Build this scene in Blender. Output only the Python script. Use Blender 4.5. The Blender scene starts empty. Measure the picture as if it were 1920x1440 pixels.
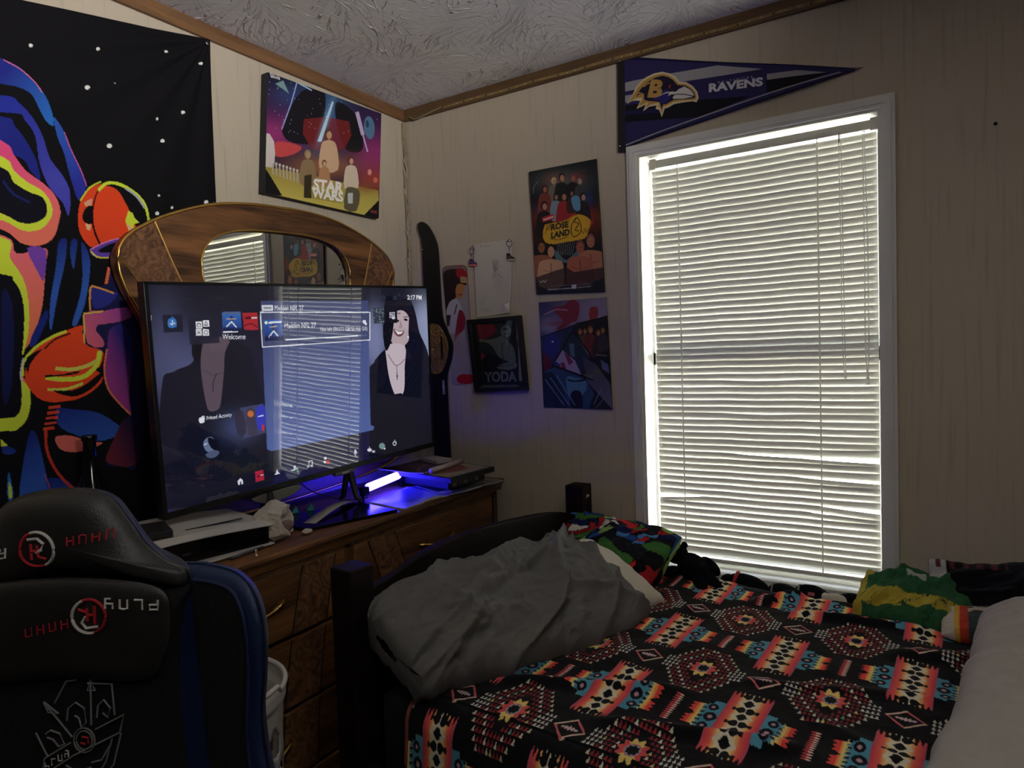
import bpy, bmesh, math, random
import numpy as np
from mathutils import Vector, Matrix

random.seed(7)
RNG = np.random.default_rng(11)
SC = bpy.context.scene
COL = SC.collection
PI = math.pi

# ------------------------------------------------------------------ camera
def cam_axes(yaw, pitch, roll):
    f = Vector((-math.sin(yaw) * math.cos(pitch), math.cos(yaw) * math.cos(pitch), -math.sin(pitch)))
    r = f.cross(Vector((0, 0, 1))).normalized()
    u = r.cross(f)
    return f, r * math.cos(roll) + u * math.sin(roll), u * math.cos(roll) - r * math.sin(roll)

cf, cr, cu = cam_axes(math.radians(31.8), math.radians(2.6), math.radians(-2.02))
cam_data = bpy.data.cameras.new('camera')
cam_data.sensor_width = 36.0
cam_data.lens = 36.0 * 1250.0 / 1920.0
cam_data.clip_start = 0.02
cam = bpy.data.objects.new('camera', cam_data)
COL.objects.link(cam)
cam.matrix_world = Matrix(((cr.x, cu.x, -cf.x, 1.769), (cr.y, cu.y, -cf.y, -2.1), (cr.z, cu.z, -cf.z, 1.3), (0, 0, 0, 1)))
SC.camera = cam

# ------------------------------------------------------------------ light
WORLD_STRENGTH = 74.0
world = bpy.data.worlds.new('daylight')
SC.world = world
world.use_nodes = True
wn = world.node_tree.nodes; wl = world.node_tree.links
wn.clear()
w_tc = wn.new('ShaderNodeTexCoord')
w_sep = wn.new('ShaderNodeSeparateXYZ')
w_ramp = wn.new('ShaderNodeValToRGB')
w_map = wn.new('ShaderNodeMapRange')
w_map.inputs['From Min'].default_value = -1.0
w_bg = wn.new('ShaderNodeBackground'); w_out = wn.new('ShaderNodeOutputWorld')
wl.new(w_tc.outputs['Generated'], w_sep.inputs[0])
wl.new(w_sep.outputs['Z'], w_map.inputs['Value'])
wl.new(w_map.outputs[0], w_ramp.inputs[0])
e = w_ramp.color_ramp.elements
e[0].position = 0.0; e[0].color = (1.0, 0.955, 0.86, 1)
e[1].position = 1.0; e[1].color = (0.16, 0.20, 0.28, 1)
k = e.new(0.46); k.color = (0.8, 0.75, 0.64, 1)
k = e.new(0.54); k.color = (0.36, 0.36, 0.35, 1)
wl.new(w_ramp.outputs[0], w_bg.inputs[0])
w_bg.inputs[1].default_value = WORLD_STRENGTH
wl.new(w_bg.outputs[0], w_out.inputs[0])

sun_d = bpy.data.lights.new('afternoon_sun', 'SUN'); sun_d.energy = 18.0; sun_d.angle = math.radians(1.0); sun_d.color = (1.0, 0.93, 0.78)
sun = bpy.data.objects.new('afternoon_sun', sun_d); COL.objects.link(sun)
sun.rotation_euler = Vector((-1.3, -1.0, -0.95)).to_track_quat('-Z', 'Y').to_euler()
def area(name, loc, rot, sx, sy, energy, color, portal=False):
    d = bpy.data.lights.new(name, 'AREA'); d.shape = 'RECTANGLE'; d.size = sx; d.size_y = sy
    d.energy = energy; d.color = color
    if portal: d.cycles.is_portal = True
    o = bpy.data.objects.new(name, d); COL.objects.link(o)
    o.location = loc; o.rotation_euler = rot
    return o
# portal that guides daylight through the bedroom window
area('window_daylight_portal', (1.324, 0.16, 1.30), (PI / 2, 0, PI), 0.8, 1.4, 1, (1, 1, 1), True)

# ------------------------------------------------------------------ render view
SC.view_settings.view_transform = 'Standard'
SC.view_settings.look = 'None'
SC.view_settings.gamma = 1.0
SC.view_settings.use_curve_mapping = False
SC.view_settings.exposure = 0.0
SC.cycles.use_denoising = True
SC.cycles.max_bounces = 10
SC.cycles.diffuse_bounces = 6
SC.cycles.glossy_bounces = 4
SC.cycles.transmission_bounces = 6
SC.cycles.transparent_max_bounces = 8
SC.cycles.sample_clamp_indirect = 6.0
SC.cycles.caustics_reflective = False
SC.cycles.caustics_refractive = False

# ------------------------------------------------------------------ helpers
def lin(c):
    c = np.asarray(c, float) / 255.0
    return np.where(c <= 0.04045, c / 12.92, ((c + 0.055) / 1.055) ** 2.4)

def link(o, parent=None):
    COL.objects.link(o)
    if parent is not None:
        o.parent = parent
    return o

def tag(o, label=None, cat=None, group=None, kind=None):
    if label: o['label'] = label
    if cat: o['category'] = cat
    if group: o['group'] = group
    if kind: o['kind'] = kind
    return o

def empty(name, loc=(0, 0, 0), rz=0.0, label=None, cat=None, group=None, rot=None):
    o = bpy.data.objects.new(name, None)
    o.empty_display_size = 0.05
    COL.objects.link(o)
    o.location = loc
    o.rotation_euler = rot if rot is not None else (0, 0, rz)
    return tag(o, label, cat, group)

class MB:
    """collects verts and faces, then links them as one mesh object"""
    def __init__(s):
        s.v = []; s.f = []; s.m = []; s.cur = 0
    def add(s, vs, fs):
        b = len(s.v)
        s.v.extend([tuple(map(float, p)) for p in vs])
        s.f.extend([tuple(i + b for i in q) for q in fs])
        s.m.extend([s.cur] * len(fs))
        return s
    def box(s, lo, hi, M=None):
        x0, y0, z0 = lo; x1, y1, z1 = hi
        vs = [(x0, y0, z0), (x1, y0, z0), (x1, y1, z0), (x0, y1, z0), (x0, y0, z1), (x1, y0, z1), (x1, y1, z1), (x0, y1, z1)]
        if M is not None: vs = [M @ Vector(p) for p in vs]
        return s.add(vs, [(0, 3, 2, 1), (4, 5, 6, 7), (0, 1, 5, 4), (1, 2, 6, 5), (2, 3, 7, 6), (3, 0, 4, 7)])
    def prism(s, poly, f0, f1):
        """poly: list of 2d points; f0, f1 map (a, b) to the two end faces"""
        n = len(poly)
        vs = [f0(a, b) for a, b in poly] + [f1(a, b) for a, b in poly]
        fs = [tuple(range(n))[::-1], tuple(range(n, 2 * n))] + [(i, (i + 1) % n, n + (i + 1) % n, n + i) for i in range(n)]
        return s.add(vs, fs)
    def tube(s, pts, r, n=10, closed=False):
        pts = [Vector(p) for p in pts]
        rs = r if hasattr(r, '__len__') else [r] * len(pts)
        rings = []
        up = Vector((0, 0, 1))
        for i, p in enumerate(pts):
            if closed: t = pts[(i + 1) % len(pts)] - pts[i - 1]
            else: t = pts[min(i + 1, len(pts) - 1)] - pts[max(i - 1, 0)]
            t = t.normalized() if t.length > 1e-9 else Vector((0, 0, 1))
            a = t.cross(up)
            if a.length < 1e-3: a = t.cross(Vector((1, 0, 0)))
            a.normalize(); b = t.cross(a).normalized()
            rings.append([p + (a * math.cos(2 * PI * k / n) + b * math.sin(2 * PI * k / n)) * rs[i] for k in range(n)])
        vs = [q for ring in rings for q in ring]
        m = len(rings); fs = []
        for i in range(m if closed else m - 1):
            j = (i + 1) % m
            for k in range(n):
                fs.append((i * n + k, i * n + (k + 1) % n, j * n + (k + 1) % n, j * n + k))
        if not closed:
            fs.append(tuple(range(n))[::-1]); fs.append(tuple(range((m - 1) * n, m * n)))
        return s.add(vs, fs)
    def lathe(s, prof, c, n=24, M=None):
        vs = []; fs = []
        for r, z in prof:
            for k in range(n):
                p = Vector((r * math.cos(2 * PI * k / n), r * math.sin(2 * PI * k / n), z))
                if M is not None: p = M @ p
                vs.append(p + Vector(c))
        m = len(prof)
        for i in range(m - 1):
            for k in range(n):
                fs.append((i * n + k, i * n + (k + 1) % n, (i + 1) * n + (k + 1) % n, (i + 1) * n + k))
        fs.append(tuple(range(n))[::-1]); fs.append(tuple(range((m - 1) * n, m * n)))
        return s.add(vs, fs)
    def build(s, name, mats, parent=None, smooth=False, bevel=0.0, seg=2, angle=0.6, sub=0):
        me = bpy.data.meshes.new(name)
        me.from_pydata(s.v, [], s.f)
        mats = mats if isinstance(mats, (list, tuple)) else [mats]
        for m in mats: me.materials.append(m)
        if len(mats) > 1: me.polygons.foreach_set('material_index', s.m)
        if smooth: me.polygons.foreach_set('use_smooth', [True] * len(me.polygons))
        me.update()
        o = bpy.data.objects.new(name, me)
        link(o, parent)
        if bevel > 0:
            b = o.modifiers.new('bevel', 'BEVEL'); b.width = bevel; b.segments = seg; b.limit_method = 'ANGLE'; b.angle_limit = angle
        if sub: 
            q = o.modifiers.new('sub', 'SUBSURF'); q.levels = sub; q.render_levels = sub
        return o

def grid_obj(name, P, cols=None, mats=None, parent=None, thick=0.0, back=None, smooth=True, wrap=False):
    """mesh from a (ny, nx, 3) grid of points, with optional point colours; thick closes it into a slab
    whose back is displaced by the vector 'back'"""
    P = np.asarray(P, np.float64); ny, nx = P.shape[:2]
    idx = np.arange(ny * nx).reshape(ny, nx)
    a = idx[:-1, :-1].ravel(); b = idx[1:, :-1].ravel(); c = idx[1:, 1:].ravel(); d = idx[:-1, 1:].ravel()
    quads = np.stack([a, b, c, d], 1)
    V = P.reshape(-1, 3)
    nf0 = len(quads)
    extra = []
    if wrap:
        a = idx[:-1, -1]; b = idx[1:, -1]; c = idx[1:, 0]; d = idx[:-1, 0]
        quads = np.concatenate([quads, np.stack([a, b, c, d], 1)])
    if back is not None:
        rim = np.concatenate([idx[0, :], idx[1:, -1], idx[-1, -2::-1], idx[-2:0:-1, 0]])
        nb = len(rim); B0 = len(V)
        V = np.concatenate([V, V[rim] + np.asarray(back, float)])
        r2 = np.roll(rim, -1); bi = np.arange(nb) + B0; b2 = np.roll(bi, -1)
        quads = np.concatenate([quads, np.stack([rim, r2, b2, bi], 1)])
        # back sheet: strips between the first and last rim rows
        extra.append(list(bi))
    me = bpy.data.meshes.new(name)
    nq = len(quads); nl = nq * 4 + sum(len(x) for x in extra)
    me.vertices.add(len(V)); me.vertices.foreach_set('co', V.ravel())
    me.loops.add(nl)
    li = np.concatenate([quads.ravel()] + [np.array(x[::-1]) for x in extra]).astype(np.int32)
    me.loops.foreach_set('vertex_index', li)
    me.polygons.add(nq + len(extra))
    st = np.concatenate([np.arange(nq) * 4, [nq * 4] if extra else []]).astype(np.int32)
    me.polygons.foreach_set('loop_start', st)
    me.update(calc_edges=True)
    sm = np.zeros(len(me.polygons), bool)
    if smooth: sm[:nf0] = True
    me.polygons.foreach_set('use_smooth', sm)
    if cols is not None:
        ca = me.color_attributes.new('art', 'FLOAT_COLOR', 'POINT')
        C4 = np.ones((len(V), 4), np.float32)
        cc = np.asarray(cols).reshape(-1, 3)
        C4[:len(cc), :3] = cc
        if back is not None: C4[len(cc):, :3] = cc[rim]
        ca.data.foreach_set('color', C4.ravel())
    mats = mats if isinstance(mats, (list, tuple)) else [mats]
    for m in mats: me.materials.append(m)
    if len(mats) > 1:
        mi = np.zeros(len(me.polygons), np.int32); mi[nf0:] = 1
        me.polygons.foreach_set('material_index', mi)
    me.validate(); me.update()
    o = bpy.data.objects.new(name, me)
    return link(o, parent)

# ------------------------------------------------------------------ value noise
def vnoise(X, Y, seed=0, octaves=1):
    out = np.zeros(np.broadcast(X, Y).shape)
    amp = 1.0; tot = 0
    for o in range(octaves):
        rg = np.random.default_rng(seed * 131 + o).random((64, 64))
        x = X * 2 ** o; y = Y * 2 ** o
        xi = np.floor(x).astype(int); yi = np.floor(y).astype(int)
        fx = x - xi; fy = y - yi
        fx = fx * fx * (3 - 2 * fx); fy = fy * fy * (3 - 2 * fy)
        g = lambda i, j: rg[(yi + j) % 64, (xi + i) % 64]
        out = out + amp * ((g(0, 0) * (1 - fx) + g(1, 0) * fx) * (1 - fy) + (g(0, 1) * (1 - fx) + g(1, 1) * fx) * fy)
        tot += amp; amp *= 0.5
    return out / tot

# ------------------------------------------------------------------ printed artwork on a grid
def homography(src, dst):
    A = []; B = []
    for (x, y), (u, v) in zip(src, dst):
        A.append([x, y, 1, 0, 0, 0, -u * x, -u * y]); B.append(u)
        A.append([0, 0, 0, x, y, 1, -v * x, -v * y]); B.append(v)
    h = np.linalg.solve(np.array(A, float), np.array(B, float))
    return np.append(h, 1).reshape(3, 3)

_glyphs = {}
def text_tris(s, bold=0.0):
    key = (s, bold)
    if key not in _glyphs:
        cu_ = bpy.data.curves.new('lettering', 'FONT'); cu_.body = s; cu_.resolution_u = 3
        cu_.offset = bold; cu_.align_x = 'LEFT'
        ob = bpy.data.objects.new('lettering', cu_)
        me = ob.to_mesh(); me.calc_loop_triangles()
        V = np.array([v.co[:2] for v in me.vertices]); T = [list(t.vertices) for t in me.loop_triangles]
        ob.to_mesh_clear(); bpy.data.objects.remove(ob); bpy.data.curves.remove(cu_)
        lo = V.min(0); hi = V.max(0)
        _glyphs[key] = ((V - lo) / (hi - lo), T)
    return _glyphs[key]

def smooth_pts(pts, n=6, closed=True):
    P = np.array(pts, float); m = len(P); out = []
    rng_ = range(m if closed else m - 1)
    for i in rng_:
        if closed: p0, p1, p2, p3 = P[i - 1], P[i], P[(i + 1) % m], P[(i + 2) % m]
        else: p0, p1, p2, p3 = P[max(i - 1, 0)], P[i], P[i + 1], P[min(i + 2, m - 1)]
        for k in range(n):
            t = k / n
            out.append(0.5 * ((2 * p1) + (-p0 + p2) * t + (2 * p0 - 5 * p1 + 4 * p2 - p3) * t * t + (-p0 + 3 * p1 - 3 * p2 + p3) * t ** 3))
    if not closed: out.append(P[-1])
    return np.array(out)

class Art:
    """a picture printed on a surface, drawn as shapes and stored as point colours of the surface mesh.
    quad: the drawing-unit coordinates of the picture's corners (TL, TR, BR, BL)"""
    def __init__(s, quad, nx, ny, base=(0, 0, 0)):
        s.nx, s.ny = nx, ny
        s.H = homography(quad, [(0, 0), (nx - 1, 0), (nx - 1, ny - 1), (0, ny - 1)])
        s.C = np.zeros((ny, nx, 3)); s.C[:] = base
        s.o = (0, 0); s.k = 1.0
        Hi = np.linalg.inv(s.H)
        gx, gy = np.meshgrid(np.arange(nx), np.arange(ny))
        w = Hi[2, 0] * gx + Hi[2, 1] * gy + Hi[2, 2]
        s.X = (Hi[0, 0] * gx + Hi[0, 1] * gy + Hi[0, 2]) / w
        s.Y = (Hi[1, 0] * gx + Hi[1, 1] * gy + Hi[1, 2]) / w
    def frame(s, ox, oy, k):
        s.o = (ox, oy); s.k = k; return s
    def T(s, pts):
        P = np.atleast_2d(np.array(pts, float)) * s.k + np.array(s.o)
        w = P @ s.H[2, :2] + s.H[2, 2]
        return np.stack([(P @ s.H[0, :2] + s.H[0, 2]) / w, (P @ s.H[1, :2] + s.H[1, 2]) / w], 1)
    def UX(s): return (s.X - s.o[0]) / s.k, (s.Y - s.o[1]) / s.k
    def _mask(s, G):
        x0 = max(int(np.floor(G[:, 0].min())), 0); x1 = min(int(np.ceil(G[:, 0].max())) + 1, s.nx)
        y0 = max(int(np.floor(G[:, 1].min())), 0); y1 = min(int(np.ceil(G[:, 1].max())) + 1, s.ny)
        if x1 <= x0 or y1 <= y0: return None
        xs = np.arange(x0, x1)[None, :]; ys = np.arange(y0, y1)[:, None]
        m = np.zeros((y1 - y0, x1 - x0), bool)
        n = len(G)
        for i in range(n):
            ax, ay = G[i]; bx, by = G[(i + 1) % n]
            if ay == by: continue
            cond = (ay > ys) != (by > ys)
            xi = (bx - ax) * (ys - ay) / (by - ay) + ax
            m ^= cond & (xs < xi)
        return (slice(y0, y1), slice(x0, x1)), m
    def poly(s, pts, col, a=1.0, sm=0, closed=True, col2=None, d=None):
        """col2 and d=(x0, y0, x1, y1): a gradient in the printed ink from col to col2 along d"""
        P = smooth_pts(pts, sm) if sm else pts
        r = s._mask(s.T(P))
        if r is None: return s
        sl, m = r
        if col2 is not None:
            X, Y = s.UX(); X = X[sl]; Y = Y[sl]
            dx, dy = d[2] - d[0], d[3] - d[1]
            t = np.clip(((X - d[0]) * dx + (Y - d[1]) * dy) / (dx * dx + dy * dy), 0, 1)[..., None]
            c = lin(col) * (1 - t) + lin(col2) * t
            s.C[sl][m] = s.C[sl][m] * (1 - a) + (c[m] if c.shape[:2] == m.shape else c) * a
        else:
            s.C[sl][m] = s.C[sl][m] * (1 - a) + lin(col) * a
        return s
    def ell(s, x, y, rx, ry, col, a=1.0, rot=0.0, n=20):
        t = np.linspace(0, 2 * PI, n, endpoint=False)
        px, py = rx * np.cos(t), ry * np.sin(t); c, q = math.cos(rot), math.sin(rot)
        return s.poly(np.stack([x + px * c - py * q, y + px * q + py * c], 1), col, a)
    def glow(s, x, y, rx, ry, col, a=1.0, p=2.0, rot=0.0):
        X, Y = s.UX(); c, q = math.cos(rot), math.sin(rot)
        dx, dy = X - x, Y - y
        u = (dx * c + dy * q) / rx; v = (-dx * q + dy * c) / ry
        w = (a * np.exp(-((u * u + v * v) ** (p / 2))))[..., None]
        s.C = s.C * (1 - w) + lin(col) * w
        return s
    def line(s, pts, w, col, a=1.0, sm=0, closed=False):
        P = smooth_pts(pts, sm, closed) if sm else np.array(pts, float)
        if closed: P = np.vstack([P, P[:1]])
        for i in range(len(P) - 1):
            d = P[i + 1] - P[i]; L = np.hypot(*d)
            if L < 1e-9: continue
            ws = w if not hasattr(w, '__len__') else w[0] + (w[1] - w[0]) * i / max(len(P) - 2, 1)
            n_ = np.array([-d[1], d[0]]) / L * ws / 2; e_ = d / L * ws * 0.25
            s.poly([P[i] + n_ - e_, P[i + 1] + n_ + e_, P[i + 1] - n_ + e_, P[i] - n_ - e_], col, a)
        return s
    def text(s, t, x, y, w, h, col, a=1.0, dx=(1, 0), dy=(0, -1), bold=0.0):
        """(x, y): lower-left corner; the word box spans w along dx and h along dy"""
        V, T_ = text_tris(t, bold)
        dx = np.array(dx, float); dy = np.array(dy, float)
        P = np.array([x, y]) + V[:, :1] * w * dx + V[:, 1:] * h * dy
        G = s.T(P)
        for tri in T_:
            r = s._mask(G[tri])
            if r is None: continue
            sl, m = r
            s.C[sl][m] = s.C[sl][m] * (1 - a) + lin(col) * a
        return s
    def grain(s, amt, f=0.5, seed=1):
        X, Y = s.UX()
        n = vnoise(X * f, Y * f, seed, 3)[..., None] - 0.5
        s.C = np.clip(s.C * (1 + amt * 2 * n), 0, 1); return s

def quad_grid(TL, TR, BR, BL, nx, ny):
    TL, TR, BR, BL = [np.array(p, float) for p in (TL, TR, BR, BL)]
    u = np.linspace(0, 1, nx)[None, :, None]; v = np.linspace(0, 1, ny)[:, None, None]
    return (TL * (1 - u) + TR * u) * (1 - v) + (BL * (1 - u) + BR * u) * v

# ------------------------------------------------------------------ materials
MATS = {}
def mat(name, col=(200, 200, 200), rough=0.6, metal=0.0, spec=0.5, emit=None, estr=0.0, alpha=1.0, trans=0.0,
        vary=0.0, vscale=8.0, bump=0.0, bscale=60.0, stretch=(1, 1, 1), art=False, coat=0.0, sheen=0.0, ior=1.45):
    if name in MATS: return MATS[name]
    m = bpy.data.materials.new(name); m.use_nodes = True
    N = m.node_tree.nodes; L = m.node_tree.links
    b = N['Principled BSDF']
    c = (*lin(col), 1)
    b.inputs['Base Color'].default_value = c
    b.inputs['Roughness'].default_value = rough
    b.inputs['Metallic'].default_value = metal
    b.inputs['Specular IOR Level'].default_value = spec
    b.inputs['IOR'].default_value = ior
    b.inputs['Coat Weight'].default_value = coat
    b.inputs['Sheen Weight'].default_value = sheen
    b.inputs['Transmission Weight'].default_value = trans
    b.inputs['Alpha'].default_value = alpha
    if emit is not None:
        b.inputs['Emission Color'].default_value = (*lin(emit), 1)
        b.inputs['Emission Strength'].default_value = estr
    src = None
    tc = N.new('ShaderNodeTexCoord'); mp = N.new('ShaderNodeMapping')
    mp.inputs['Scale'].default_value = stretch
    L.new(tc.outputs['Object'], mp.inputs[0])
    if art:
        at = N.new('ShaderNodeAttribute'); at.attribute_name = 'art'
        src = at.outputs['Color']
        L.new(src, b.inputs['Base Color'])
    if vary > 0:
        nz = N.new('ShaderNodeTexNoise'); nz.inputs['Scale'].default_value = vscale; nz.inputs['Detail'].default_value = 5
        L.new(mp.outputs[0], nz.inputs['Vector'])
        mr = N.new('ShaderNodeMapRange'); mr.inputs['From Min'].default_value = 0.25; mr.inputs['From Max'].default_value = 0.75
        mr.inputs['To Min'].default_value = 1 - vary; mr.inputs['To Max'].default_value = 1 + vary
        L.new(nz.outputs[0], mr.inputs['Value'])
        mx = N.new('ShaderNodeVectorMath'); mx.operation = 'SCALE'
        if src is not None: L.new(src, mx.inputs[0])
        else: mx.inputs[0].default_value = c[:3]
        L.new(mr.outputs[0], mx.inputs['Scale'])
        L.new(mx.outputs[0], b.inputs['Base Color'])
    if bump > 0:
        nb = N.new('ShaderNodeTexNoise'); nb.inputs['Scale'].default_value = bscale; nb.inputs['Detail'].default_value = 4
        L.new(mp.outputs[0], nb.inputs['Vector'])
        bp = N.new('ShaderNodeBump'); bp.inputs['Strength'].default_value = bump; bp.inputs['Distance'].default_value = 0.01
        L.new(nb.outputs[0], bp.inputs['Height']); L.new(bp.outputs[0], b.inputs['Normal'])
    MATS[name] = m
    return m

def wood(name, c1, c2, rough=0.4, axis='Y', scale=1.0, spec=0.4):
    m = bpy.data.materials.new(name); m.use_nodes = True
    N = m.node_tree.nodes; L = m.node_tree.links; b = N['Principled BSDF']
    tc = N.new('ShaderNodeTexCoord'); mp = N.new('ShaderNodeMapping')
    sc = [14 * scale] * 3; sc['XYZ'.index(axis)] = 1.3 * scale
    mp.inputs['Scale'].default_value = sc
    L.new(tc.outputs['Object'], mp.inputs[0])
    n1 = N.new('ShaderNodeTexNoise'); n1.inputs['Scale'].default_value = 1.2; n1.inputs['Detail'].default_value = 8; n1.inputs['Distortion'].default_value = 1.2
    L.new(mp.outputs[0], n1.inputs['Vector'])
    n2 = N.new('ShaderNodeTexNoise'); n2.inputs['Scale'].default_value = 9; n2.inputs['Detail'].default_value = 4
    L.new(mp.outputs[0], n2.inputs['Vector'])
    ma = N.new('ShaderNodeMath'); ma.operation = 'MULTIPLY_ADD'; ma.inputs[1].default_value = 0.35
    L.new(n2.outputs[0], ma.inputs[0]); L.new(n1.outputs[0], ma.inputs[2])
    rp = N.new('ShaderNodeValToRGB'); L.new(ma.outputs[0], rp.inputs[0])
    rp.color_ramp.elements[0].position = 0.48; rp.color_ramp.elements[0].color = (*lin(c1), 1)
    rp.color_ramp.elements[1].position = 0.86; rp.color_ramp.elements[1].color = (*lin(c2), 1)
    L.new(rp.outputs[0], b.inputs['Base Color'])
    b.inputs['Roughness'].default_value = rough; b.inputs['Specular IOR Level'].default_value = spec
    MATS[name] = m
    return m
# ================================================================== ROOM
CEIL = 2.284
def wall_material():
    m = bpy.data.materials.new('beige_vinyl_wallboard'); m.use_nodes = True
    N = m.node_tree.nodes; L = m.node_tree.links; b = N['Principled BSDF']
    tc = N.new('ShaderNodeTexCoord'); mp = N.new('ShaderNodeMapping'); mp.inputs['Scale'].default_value = (90, 90, 3.5)
    L.new(tc.outputs['Object'], mp.inputs[0])
    n = N.new('ShaderNodeTexNoise'); n.inputs['Scale'].default_value = 1.0; n.inputs['Detail'].default_value = 6
    L.new(mp.outputs[0], n.inputs['Vector'])
    rp = N.new('ShaderNodeValToRGB'); L.new(n.outputs[0], rp.inputs[0])
    rp.color_ramp.elements[0].position = 0.30; rp.color_ramp.elements[0].color = (*lin((168, 158, 142)), 1)
    rp.color_ramp.elements[1].position = 0.46; rp.color_ramp.elements[1].color = (*lin((182, 170, 150)), 1)
    L.new(rp.outputs[0], b.inputs['Base Color'])
    b.inputs['Roughness'].default_value = 0.62; b.inputs['Specular IOR Level'].default_value = 0.35
    bp = N.new('ShaderNodeBump'); bp.inputs['Strength'].default_value = 0.12; bp.inputs['Distance'].default_value = 0.002
    L.new(n.outputs[0], bp.inputs['Height']); L.new(bp.outputs[0], b.inputs['Normal'])
    return m
WALL = wall_material()

def ceiling_material():
    m = bpy.data.materials.new('stomped_ceiling_texture'); m.use_nodes = True
    N = m.node_tree.nodes; L = m.node_tree.links; b = N['Principled BSDF']
    tc = N.new('ShaderNodeTexCoord')
    hs = []
    for sc_, off, k in ((2.6, 0.0, 6.0), (3.7, 3.3, 5.0)):
        mp = N.new('ShaderNodeMapping'); mp.inputs['Location'].default_value = (off, off * 0.7, 0)
        L.new(tc.outputs['Object'], mp.inputs[0])
        wob = N.new('ShaderNodeTexNoise'); wob.inputs['Scale'].default_value = 9; wob.inputs['Detail'].default_value = 3
        L.new(mp.outputs[0], wob.inputs['Vector'])
        wm = N.new('ShaderNodeVectorMath'); wm.operation = 'MULTIPLY_ADD'; wm.inputs[1].default_value = (0.05, 0.05, 0)
        L.new(wob.outputs['Color'], wm.inputs[0]); L.new(mp.outputs[0], wm.inputs[2])
        vo = N.new('ShaderNodeTexVoronoi'); vo.voronoi_dimensions = '2D'; vo.inputs['Scale'].default_value = sc_
        L.new(wm.outputs[0], vo.inputs['Vector'])
        sub = N.new('ShaderNodeVectorMath'); sub.operation = 'SUBTRACT'
        L.new(wm.outputs[0], sub.inputs[0]); L.new(vo.outputs['Position'], sub.inputs[1])
        sp = N.new('ShaderNodeSeparateXYZ'); L.new(sub.outputs[0], sp.inputs[0])
        at = N.new('ShaderNodeMath'); at.operation = 'ARCTAN2'; L.new(sp.outputs[0], at.inputs[0]); L.new(sp.outputs[1], at.inputs[1])
        cx = N.new('ShaderNodeCombineXYZ')
        am = N.new('ShaderNodeMath'); am.operation = 'MULTIPLY'; am.inputs[1].default_value = k; L.new(at.outputs[0], am.inputs[0])
        L.new(am.outputs[0], cx.inputs[0])
        dm = N.new('ShaderNodeMath'); dm.operation = 'MULTIPLY'; dm.inputs[1].default_value = 1.2; L.new(vo.outputs['Distance'], dm.inputs[0])
        L.new(dm.outputs[0], cx.inputs[1])
        cz = N.new('ShaderNodeSeparateXYZ'); L.new(vo.outputs['Color'], cz.inputs[0])
        zz = N.new('ShaderNodeMath'); zz.operation = 'MULTIPLY'; zz.inputs[1].default_value = 40; L.new(cz.outputs[0], zz.inputs[0]); L.new(zz.outputs[0], cx.inputs[2])
        nz = N.new('ShaderNodeTexNoise'); nz.inputs['Scale'].default_value = 1.6; nz.inputs['Detail'].default_value = 1
        L.new(cx.outputs[0], nz.inputs['Vector'])
        s1 = N.new('ShaderNodeMath'); s1.operation = 'SUBTRACT'; s1.inputs[1].default_value = 0.5; L.new(nz.outputs[0], s1.inputs[0])
        s2 = N.new('ShaderNodeMath'); s2.operation = 'ABSOLUTE'; L.new(s1.outputs[0], s2.inputs[0])
        mr = N.new('ShaderNodeMapRange'); mr.inputs['From Min'].default_value = 0.0; mr.inputs['From Max'].default_value = 0.022
        mr.inputs['To Min'].default_value = 1.0; mr.inputs['To Max'].default_value = 0.0
        L.new(s2.outputs[0], mr.inputs['Value'])
        hs.append(mr.outputs[0])
    mx = N.new('ShaderNodeMath'); mx.operation = 'MAXIMUM'; L.new(hs[0], mx.inputs[0]); L.new(hs[1], mx.inputs[1])
    bp = N.new('ShaderNodeBump'); bp.inputs['Strength'].default_value = 0.7; bp.inputs['Distance'].default_value = 0.008
    L.new(mx.outputs[0], bp.inputs['Height']); L.new(bp.outputs[0], b.inputs['Normal'])
    b.inputs['Base Color'].default_value = (*lin((232, 230, 226)), 1)
    b.inputs['Roughness'].default_value = 0.8
    return m
CEILM = ceiling_material()
TRIMW = wood('brown_wood_trim', (92, 64, 41), (124, 90, 58), 0.5, 'Y')
TRIMX = wood('brown_wood_trim_window_side', (78, 57, 38), (106, 82, 54), 0.5, 'X')
WHITE = mat('white_painted_trim', (214, 212, 206), 0.45, vary=0.04)
VINYL = mat('white_vinyl_frame', (225, 226, 228), 0.4)
CARPET = mat('grey_brown_carpet', (96, 84, 72), 0.95, vary=0.25, vscale=120, bump=0.6, bscale=400)

RX, RY = 3.5, -3.3
def slab(name, lo, hi, m, kind='structure'):
    return tag(MB().box(lo, hi).build(name, m), kind=kind)
slab('floor', (-0.1, RY - 0.1, -0.06), (RX + 0.1, 0.16, 0.0), CARPET)
slab('ceiling', (-0.1, RY - 0.1, CEIL), (RX + 0.1, 0.16, CEIL + 0.06), CEILM)
slab('wall_left', (-0.1, RY, 0), (0, 0.0, CEIL), WALL)
DARKW = wood('dark_unseen_walls', (40, 28, 20), (66, 48, 34), 0.6, 'Z')  # dark finish invented for the unseen walls, cuts bounce and screen reflections
slab('wall_right', (RX, RY, 0), (RX + 0.1, 0.0, CEIL), DARKW)
slab('wall_back', (-0.1, RY - 0.1, 0), (RX + 0.1, RY, CEIL), DARKW)
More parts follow.
